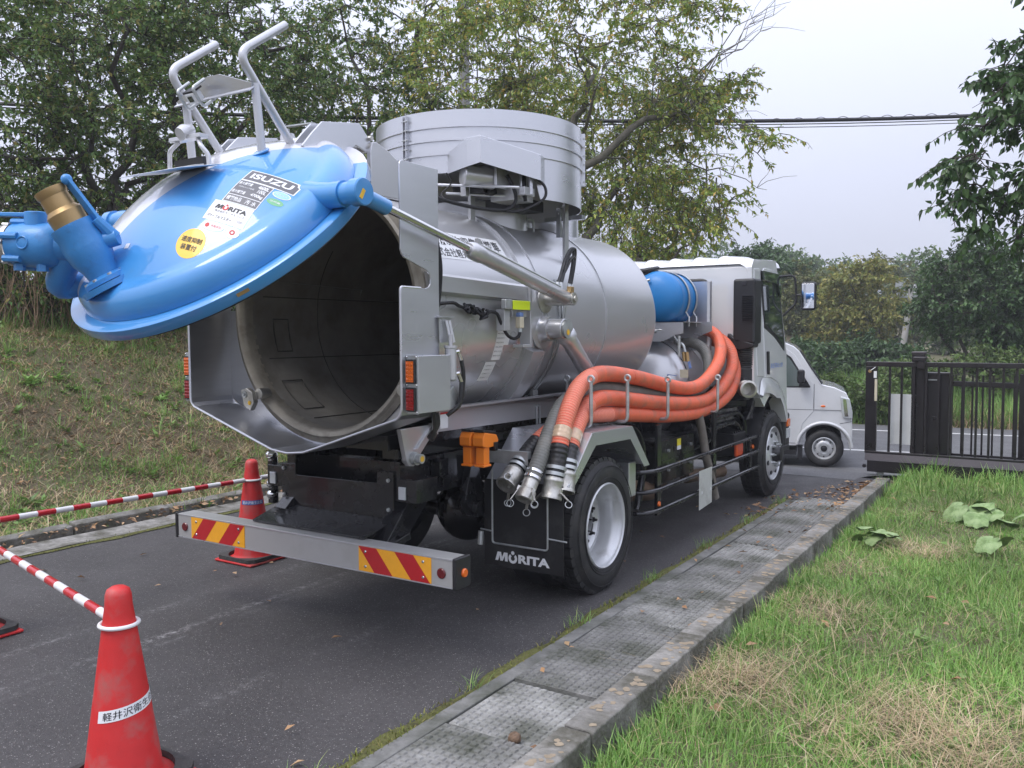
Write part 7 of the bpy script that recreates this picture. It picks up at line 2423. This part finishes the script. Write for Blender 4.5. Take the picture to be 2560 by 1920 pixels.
# the wood goes on to the right of the view, beyond the road (it mirrors in the cab glass)
for i, (x, y, zt_, rr_) in enumerate(((8.0, 19.5, 7.0, 2.6), (12.0, 18.5, 8.0, 3.0), (10.0, 24.0, 9.0, 3.2), (15.5, 15.5, 8.0, 3.0), (6.6, 25.5, 8.0, 2.6))):
    z0 = tz(x, y)
    wd = tree('wood', 'wood continuing beyond the right edge of the view', (x, y, z0 - .2), [((x, y, zt_ * .52), (rr_, rr_ * .8, zt_ * .46), 1)], 160 + i, M['leafdark'], M['bark'], n_cl=110, twigs=6, lpt=9, ll=.34, lw=.6, trunk_r=.12, limbs=6, droop=.3, fork=.2, twl=.7, cat=None)
    wd['kind'] = 'stuff'
# shrubs on the verge
shr = [((-2.2, 15.9), .8, .95, 'leafy shrub on the verge beside the van windscreen'), ((-.9, 15.4), .75, .85, 'leafy shrub on the verge above the van bonnet'), ((.1, 15.2), .75, .9, 'leafy shrub on the verge left of the gate'), ((1.9, 17.6), 1.0, 1.25, 'leafy shrub behind the gate post'), ((3.2, 17.9), 1.1, 1.4, 'leafy shrub behind the gate bars at the right'), ((4.6, 18.3), 1.1, 1.3, 'leafy shrub at the right edge behind the fence'), ((.6, 17.0), .9, .9, 'low shrub behind the notice board'), ((-3.4, 16.2), .9, 1.2, 'leafy shrub half hidden by the van')]
for i, ((x, y), rr_, h_, lb) in enumerate(shr):
    z0 = tz(x, y)
    tree('shrub', lb, (x, y, z0 - .05), [((x, y, z0 + h_ * .55), (rr_, rr_ * .8, h_ * .5), 1)], 120 + i, M['leafshrub'], M['bark'], n_cl=90, twigs=5, lpt=11, ll=.11, lw=.45, trunk_r=.03, limbs=6, droop=.3, fork=.1, twl=.28, group='shrubs on the far verge', cat='shrub', crown_name='foliage')
# undergrowth on the bank top
und = [((-8.0, 1.1), .8, 'low leafy bush among the dry stalks at the left edge'), ((-7.9, 2.3), .7, 'low leafy bush under the blue valves'), ((-7.6, 3.5), .7, 'low bush showing under the raised lid'), ((-7.5, 5.0), .8, 'low bush hidden mostly by the lid rim')]
for i, ((x, y), h_, lb) in enumerate(und):
    z0 = tz(x, y)
    tree('bush', lb, (x, y, z0 - .05), [((x, y, z0 + h_ * .6), (.75, .8, h_ * .6), 1)], 140 + i, M['leafshrub'], M['bark'], n_cl=70, twigs=5, lpt=9, ll=.085, lw=.5, trunk_r=.02, limbs=6, droop=.4, fork=.1, twl=.25, group='bushes along the bank top', cat='bush', crown_name='foliage')

# ------------------------------------------------------------------ blades of grass
def blade_mesh(P, H, W_, az, lean, seed):
    r = np.random.default_rng(seed)
    n = len(P)
    d = np.stack([np.cos(az), np.sin(az), np.zeros(n)], 1)
    s = np.stack([-np.sin(az), np.cos(az), np.zeros(n)], 1)
    up = np.array([0, 0, 1.0])
    H = H[:, None]; W_ = W_[:, None]; lean = lean[:, None]
    m = P + d * H * lean * .35 + up * H * .55 * np.sqrt(np.clip(1 - lean ** 2, .02, 1))
    t = P + d * H * lean * 1.0 + up * H * np.clip(np.sqrt(np.clip(1 - lean ** 2, .0, 1)), .03, 1) * .92
    V = np.stack([P - s * W_ * .5, P + s * W_ * .5, m + s * W_ * .42, m - s * W_ * .42, t], 1).reshape(-1, 3)
    k = np.arange(n)[:, None] * 5
    F = np.concatenate([k + np.array([[0, 1, 2]]), k + np.array([[0, 2, 3]]), k + np.array([[3, 2, 4]])], 1).reshape(-1, 3)
    return V, F
def scatter(n, x0, x1, y0, y1, dens=None, seed=0):
    r = np.random.default_rng(seed)
    x = r.uniform(x0, x1, n); y = r.uniform(y0, y1, n)
    if dens is not None:
        k = r.uniform(0, 1, n) < dens(x, y)
        x, y = x[k], y[k]
    return x, y
def stuff_obj(name, label, parts, mats, cat):
    Vs, Fs, Ms, o = [], [], [], 0
    for V, F, mi in parts:
        Vs.append(V); Fs.append(F + o); Ms.append(np.full(len(F), mi)); o += len(V)
    me = fast_mesh(name, np.concatenate(Vs), np.concatenate(Fs), mats, np.concatenate(Ms))
    ob = mesh_obj(name, me)
    return tag(ob, label, cat, kind='stuff')
def dry(x, y):   # 0..1: straw patches on the lawn
    v = nz(x, y, 1.3, 4.0) * .5 + nz(x, y, 2.9, 1.0) * .35
    for (cx, cy, s_) in ((2.15, -1.0, .33), (3.05, -1.15, .45), (2.3, .2, .22), (2.6, 2.0, .3), (2.2, 1.25, .25), (3.9, -.6, .4)):
        v = v + 1.1 * np.exp(-((x - cx) ** 2 + (y - cy) ** 2) / s_ ** 2)
    return np.clip(v, 0, 1)
def blades(n, area, hfn, wfn, leanr, seed, dens=None, zoff=-.005):
    x, y = scatter(n, *area, dens=dens, seed=seed)
    r = np.random.default_rng(seed + 1)
    P = np.stack([x, y, terrain(x, y) + zoff], 1)
    m = len(x)
    return blade_mesh(P, hfn(x, y, r), wfn(x, y, r), r.uniform(0, 2 * np.pi, m), r.uniform(*leanr, m), seed)
def tufts(n, area, k, hr, wr, spread, seed, dens=None, zoff=-.005):
    x, y = scatter(n, *area, dens=dens, seed=seed)
    r = np.random.default_rng(seed + 1)
    m = len(x)
    xx = np.repeat(x, k) + r.normal(size=m * k) * spread; yy = np.repeat(y, k) + r.normal(size=m * k) * spread
    az = np.arctan2(yy - np.repeat(y, k), xx - np.repeat(x, k)) + r.normal(size=m * k) * .5
    P = np.stack([xx, yy, terrain(xx, yy) + zoff], 1)
    H = r.uniform(*hr, m * k) * np.repeat(r.uniform(.6, 1.3, m), k)
    return blade_mesh(P, H, r.uniform(*wr, m * k), az, r.uniform(.25, .97, m * k), seed)
def rosettes(n, area, k, sz, seed, dens=None, ratio=.38):
    x, y = scatter(n, *area, dens=dens, seed=seed)
    r = np.random.default_rng(seed + 1)
    m = len(x)
    xx, yy = np.repeat(x, k), np.repeat(y, k)
    az = r.uniform(0, 2 * np.pi, m * k); el = r.uniform(.0, .9, m * k)
    D = np.stack([np.cos(az) * np.cos(el), np.sin(az) * np.cos(el), np.sin(el)], 1)
    Nn = np.stack([-np.cos(az) * np.sin(el), -np.sin(az) * np.sin(el), np.cos(el)], 1) + r.normal(size=(m * k, 3)) * .15
    L_ = r.uniform(*sz, m * k) * np.repeat(r.uniform(.6, 1.3, m), k)
    P = np.stack([xx, yy, terrain(xx, yy) + .01 + r.uniform(0, .03, m * k)], 1)
    return leaf_mesh(P, D, unit(Nn), L_, L_ * ratio)
near_d = lambda x, y: np.clip(1.25 - .11 * (y + 2.6), .35, 1) * (1 - .6 * dry(x, y)) * np.clip(1.3 - .28 * (x - 2), .35, 1)
LA = (1.99, 6.2, -3.4, 5.5)
parts = [blades(300000, LA, lambda x, y, r: r.uniform(.03, .10, len(x)) * (1 + .6 * nz(x, y, 2)), lambda x, y, r: r.uniform(.0025, .0055, len(x)), (.3, .97), 201, near_d) + (0,),
         blades(5500, (1.985, 2.16, -3.2, 5.4), lambda x, y, r: r.uniform(.04, .13, len(x)), lambda x, y, r: r.uniform(.003, .006, len(x)), (.15, .8), 202, lambda x, y: np.clip(.35 + .8 * nz(x, y, 2.4, 6), .05, 1)) + (0,),
         blades(5200, (1.7, 5.6, 4.3, 5.62), lambda x, y, r: r.uniform(.06, .27, len(x)) * np.clip(.8 + nz(x, y, 2.6, 4), .3, 1.4), lambda x, y, r: r.uniform(.006, .012, len(x)), (.1, .75), 203, lambda x, y: ((nz(x, y, 2.2) > .05) & (x > 1.98)).astype(float)) + (0,)]
parts[2] = tufts(330, (2.0, 5.6, 4.0, 5.58), 22, (.08, .26), (.005, .010), .05, 203, lambda x, y: np.clip((y - 3.6) * .5, .1, 1)) + (0,)
parts.append(tufts(900, LA, 22, (.06, .17), (.003, .006), .03, 205, lambda x, y: np.clip(.5 + .7 * nz(x, y, 1.9, 8), .05, 1) * (1 - .8 * dry(x, y))) + (0,))
stuff_obj('lawn_grass', 'rough green grass covering the lawn', parts, [M['lawn']], 'grass')
parts = [blades(48000, LA, lambda x, y, r: r.uniform(.05, .16, len(x)), lambda x, y, r: r.uniform(.0015, .0035, len(x)), (.90, .998), 211, lambda x, y: dry(x, y) * .9 + .10, .02) + (0,),
         blades(15000, LA, lambda x, y, r: r.uniform(.10, .28, len(x)), lambda x, y, r: r.uniform(.0015, .003, len(x)), (.93, .998), 212, lambda x, y: dry(x, y) * .7 + .06, .035) + (0,)]
parts += [blades(6000, (cx - .55, cx + .55, cy - .5, cy + .5), lambda x, y, r: r.uniform(.07, .26, len(x)), lambda x, y, r: r.uniform(.0016, .0032, len(x)), (.93, .998), 213 + i * 2, lambda x, y, cx=cx, cy=cy, s_=s_: np.exp(-((x - cx) ** 2 + (y - cy) ** 2) / s_ ** 2) * np.clip(.5 + nz(x, y, 6.0, 2), .05, 1), .03) + (0,) for i, (cx, cy, s_) in enumerate(((2.17, -1.0, .26), (3.05, -1.2, .38), (2.3, .2, .2), (2.62, 2.0, .26), (3.9, -.6, .4)))]
stuff_obj('dry_grass', 'dry straw lying on the lawn in patches', parts, [M['straw']], 'straw')
def flat_leaves(n, area, size, seed, dens=None, tilt=.45, zoff=.02, ratio=.75, ter=terrain):
    x, y = scatter(n, *area, dens=dens, seed=seed)
    r = np.random.default_rng(seed + 1)
    m = len(x)
    z = ter(x, y) + zoff + r.uniform(0, .02, m)
    az = r.uniform(0, 2 * np.pi, m)
    D = unit(np.stack([np.cos(az), np.sin(az), r.normal(size=m) * tilt * .5], 1))
    Nn = unit(np.stack([r.normal(size=m) * tilt, r.normal(size=m) * tilt, np.ones(m)], 1))
    L_ = r.uniform(size[0], size[1], m)
    return leaf_mesh(np.stack([x, y, z], 1), D, Nn, L_, L_ * ratio)
parts = [flat_leaves(9000, LA, (.012, .032), 221, lambda x, y: np.clip(.25 + .8 * nz(x, y, 1.7, 3), 0, 1) * (1 - .7 * dry(x, y)), zoff=.02) + (0,),
         flat_leaves(900, LA, (.03, .07), 222, lambda x, y: np.clip(.1 + nz(x, y, 1.2, 5), 0, 1), zoff=.02, ratio=.6) + (0,)]
parts.append(rosettes(420, LA, 8, (.025, .07), 225, lambda x, y: np.clip(.3 + .9 * nz(x, y, 1.5, 4), 0, 1)) + (0,))
stuff_obj('clover', 'clover and small broad weeds in the lawn', parts, [M['weed']], 'weeds')
# bank cover: tufts, straw, weeds, litter
BA = (-8.4, -3.40, -2.6, 6.0)
bd = lambda x, y: np.clip(.42 + .75 * nz(x, y, 1.1, 2.0) + .25 * nz(x, y, 3.3, 1), .05, 1) * np.clip(1.2 + .08 * (x + 3.4), .5, 1)
parts = [blades(70000, BA, lambda x, y, r: r.uniform(.04, .13, len(x)) * (1 + .5 * nz(x, y, 1.4, 7)), lambda x, y, r: r.uniform(.003, .007, len(x)), (.2, .9), 231, bd) + (0,),
         blades(5000, (-4.6, -3.42, -2.6, 5.0), lambda x, y, r: r.uniform(.10, .26, len(x)), lambda x, y, r: r.uniform(.004, .008, len(x)), (.2, .8), 232, lambda x, y: (nz(x, y, 1.5, 9) > .25).astype(float)) + (0,),
         blades(6000, (-8.6, -7.0, -1.0, 6.0), lambda x, y, r: r.uniform(.12, .40, len(x)), lambda x, y, r: r.uniform(.005, .009, len(x)), (.15, .8), 233) + (0,)]
parts.append(tufts(620, BA, 24, (.09, .26), (.004, .008), .035, 235, lambda x, y: np.clip(.35 + .9 * nz(x, y, 1.0, 3), .03, 1)) + (0,))
stuff_obj('bank_grass', 'patchy grass growing on the bank', parts, [M['lawn']], 'grass')
parts = [blades(60000, BA, lambda x, y, r: r.uniform(.06, .30, len(x)), lambda x, y, r: r.uniform(.003, .007, len(x)), (.88, .998), 241, lambda x, y: np.clip(.75 - .5 * nz(x, y, 1.1, 2.0), .1, 1), .025) + (0,),
         flat_leaves(14000, BA, (.02, .06), 242, None, .5, .012, .5) + (1,)]
stuff_obj('bank_litter', 'cut straw and dead leaves on the bank', parts, [M['straw'], M['litter']], 'leaf litter')
parts = [flat_leaves(24000, BA, (.02, .055), 251, lambda x, y: np.clip(.25 + .9 * nz(x, y, 1.6, 6), 0, 1), .5, .035, .6) + (0,)]
parts.append(rosettes(1500, BA, 9, (.04, .11), 255, lambda x, y: np.clip(.35 + .8 * nz(x, y, 1.3, 4), .05, 1)) + (0,))
stuff_obj('bank_weeds', 'broad-leaved weeds scattered over the bank', parts, [M['weed']], 'weeds')
# dry stalks at the top left of the bank
r_ = np.random.default_rng(5)
lines = []
for i in range(420):
    x, y = r_.uniform(-8.2, -7.0), r_.uniform(.2, 2.6)
    z = tz(x, y) - .05
    h_ = r_.uniform(.5, 1.25)
    e = np.array([x + r_.normal() * .22, y + r_.normal() * .22, z + h_])
    lines.append((curve(np.array([x, y, z]), e, .05, 5, r_), np.linspace(.007, .003, 5)))
vs, fs = tubes_np(lines, 4)
tag(mesh_obj('dry_stalks', fast_mesh('dry_stalks', vs, fs, mat('dry_stalk', (.27, .19, .11), .8, var=.3))), 'thicket of dry stalks at the top of the bank', 'stalks', kind='stuff')
# tall grass behind the fence and on the verge
VA = (-5, 7.5, 14.4, 19)
vt = lambda x, y, r: r.uniform(.3, .95, len(x)) * (.8 + .4 * nz(x, y, .9, 3))
edge = lambda x, y: ((y - .14 * x) > 14.75).astype(float)
parts = [blades(26000, VA, vt, lambda x, y, r: r.uniform(.012, .022, len(x)), (.1, .7), 261, edge) + (0,)]
stuff_obj('verge_grass', 'tall green grass on the verge beyond the road', parts, [M['weed']], 'grass')
parts = [blades(9000, (-5, 7.5, 14.4, 16.4), lambda x, y, r: r.uniform(.2, .7, len(x)), lambda x, y, r: r.uniform(.010, .018, len(x)), (.6, .97), 263, lambda x, y: ((y - .14 * x) > 14.65).astype(float) * (x > .4)) + (0,)]
stuff_obj('verge_straw', 'dry brown grass hanging over the far road edge', parts, [M['straw']], 'straw')
# moss seedlings and sprigs along both asphalt edges
flatz = lambda x, y: np.zeros_like(x)
def blades_flat(n, area, h, w, lean, seed, dens=None):
    x, y = scatter(n, *area, dens=dens, seed=seed)
    r = np.random.default_rng(seed + 1); m = len(x)
    return blade_mesh(np.stack([x, y, np.full(m, .004)], 1), r.uniform(*h, m), r.uniform(*w, m), r.uniform(0, 2 * np.pi, m), r.uniform(*lean, m), seed)
clump = lambda x, y: np.clip(nz(x * 0 + 1, y, 3.1, 3) * 1.2 + .1, .02, 1)
parts = [blades_flat(5000, (1.185, 1.255, -3.6, 3.6), (.010, .035), (.003, .007), (.3, .95), 271, lambda x, y: np.clip(.35 + .6 * nz(x * 0, y, 2.3, 1), .08, 1)) + (0,),
         blades_flat(1500, (1.17, 1.26, -3.6, 3.6), (.04, .13), (.002, .004), (.3, .95), 272, lambda x, y: (nz(x * 0, y, 2.7, 5) > .35).astype(float)) + (1,),
         blades_flat(1400, (1.83, 1.853, -3.6, 3.6), (.02, .08), (.002, .004), (.3, .9), 273, lambda x, y: (nz(x * 0, y, 2.1, 2) > .2).astype(float)) + (1,),
         blades_flat(2500, (-2.92, -2.85, -3, 5), (.010, .03), (.004, .008), (.3, .95), 274, lambda x, y: np.clip(.4 + .6 * nz(x * 0, y, 1.7, 1), .1, 1)) + (0,)]
stuff_obj('edge_weeds', 'moss tufts and grass sprigs along the asphalt edges', parts, [M['moss'], M['lawn']], 'weeds')
# fallen leaves on asphalt and pavers, thick near the front wheel and the kerb end
parts = [flat_leaves(60, (-2.6, 1.2, -2.6, 4.8), (.03, .07), 281, None, .35, .006, .5, flatz) + (0,),
         flat_leaves(420, (1.0, 1.86, 2.5, 4.9), (.03, .075), 282, lambda x, y: np.exp(-((x - (1.05 + .33 * (y - 2.6))) / .22) ** 2), .5, .006, .5, flatz) + (0,),
         flat_leaves(800, (1.35, 1.86, 3.2, 5.0), (.03, .07), 283, lambda x, y: np.exp(-((x - 1.80) / .13) ** 2), .6, .008, .5, flatz) + (0,),
         flat_leaves(90, (1.28, 1.85, -2.4, 3.4), (.025, .065), 284, lambda x, y: np.clip(.15 + .12 * (y + 2.4), 0, 1), .5, .02, .5, flatz) + (0,),
         flat_leaves(330, (-3.40, -3.05, -2.0, 3.5), (.03, .075), 285, lambda x, y: np.exp(-((x + 3.3) / .12) ** 2), .6, .02, .5, flatz) + (0,),
         flat_leaves(60, LA, (.04, .075), 286, None, .5, .03, .5) + (0,)]
stuff_obj('fallen_leaves', 'brown fallen leaves scattered on asphalt, pavers and gutter', parts, [M['litter']], 'leaves')
# large soft leaves of the butterbur plants
def plant(loc, seed, n, sz, label, spread=.3):
    root = empty('broad_leaved_plant', loc, label, 'plant', 'broad-leaved plants in the lawn')
    r = random.Random(seed)
    for i in range(n):
        a_ = r.uniform(0, 6.28); rad = spread * r.uniform(.15, 1)
        c = Vector((loc[0] + rad * math.cos(a_), loc[1] + rad * math.sin(a_), loc[2] + r.uniform(.02, .10)))
        s_ = sz * r.uniform(.6, 1.15)
        tx, ty = r.uniform(-.7, .7), r.uniform(-.7, .7)
        b = MB()
        vs = [c]; k = 18
        for ring_ in (.55, 1.0):
            for j in range(k):
                t = 2 * math.pi * j / k
                rr = s_ * ring_ * (1 - .55 * math.exp(-((t - math.pi) / .35) ** 2)) * (1 + .06 * math.sin(t * 7 + i) + .05 * math.sin(t * 13 + 2 * i))
                x, y = rr * math.cos(t + a_), rr * math.sin(t + a_)
                vs.append(c + Vector((x, y, tx * x + ty * y + .12 * rr * math.sin(3 * t) * ring_ - .25 * rr * rr / s_)))
        fs = [(0, 1 + j, 1 + (j + 1) % k) for j in range(k)] + [(1 + j, 1 + k + j, 1 + k + (j + 1) % k, 1 + (j + 1) % k) for j in range(k)]
        b.add(vs, fs)
        b.build('leaf', M['butterbur'], root, angle=80)
        b = MB(); b.tube([Vector(loc), (Vector(loc) + c) / 2 + Vector((0, 0, .02)), c], .004, 5); b.build('stem', M['weed'], root)
M['butterbur'] = mat('pale_green_leaf', (.17, .27, .085), .6, 0, var=.35, vs=20, bump=.5, bs=60, dirt=(.27, .37, .16), ds=12, dlo=.42, dhi=.62, orand=.2)
plant((2.92, 3.35, .05), 3, 16, .090, 'pale broad-leaved plant in the far lawn near the gate', .27)
plant((2.26, 2.05, .05), 4, 9, .072, 'pale broad-leaved plant beside the far kerb', .20)
plant((3.06, 2.1, .05), 5, 2, .075, 'single pair of pale round leaves in the mid lawn', .08)
# a walnut husk on the pavers
b = MB(); b.sphere((1.655, -2.0, .026), .027, 16, 10, sq=(1, .95, .9))
rr2 = random.Random(3)
b.v = [(x + rr2.uniform(-.002, .002), y + rr2.uniform(-.002, .002), z + rr2.uniform(-.002, .002)) for x, y, z in b.v]
tag(b.build('nut', mat('brown_nut_husk', (.17, .11, .07), .8, var=.4, vs=60, bump=.8, bs=90)), 'round brown nut lying on a paver', 'nut')

# ------------------------------------------------------------------ moist air
hz = bpy.data.materials.new('moist_air')
hz.use_nodes = True
hz.node_tree.nodes.clear()
ho = hz.node_tree.nodes.new('ShaderNodeOutputMaterial')
hv = hz.node_tree.nodes.new('ShaderNodeVolumePrincipled')
hv.inputs['Color'].default_value = (.86, .89, .95, 1)
hv.inputs['Density'].default_value = .0019
hz.node_tree.links.new(hv.outputs[0], ho.inputs['Volume'])
b = MB(); b.box(-165, 125, -65, 225, -1.6, 12.6)
tag(b.build('haze', hz, smooth=False), 'thin moist air over the whole place', 'haze', kind='stuff')
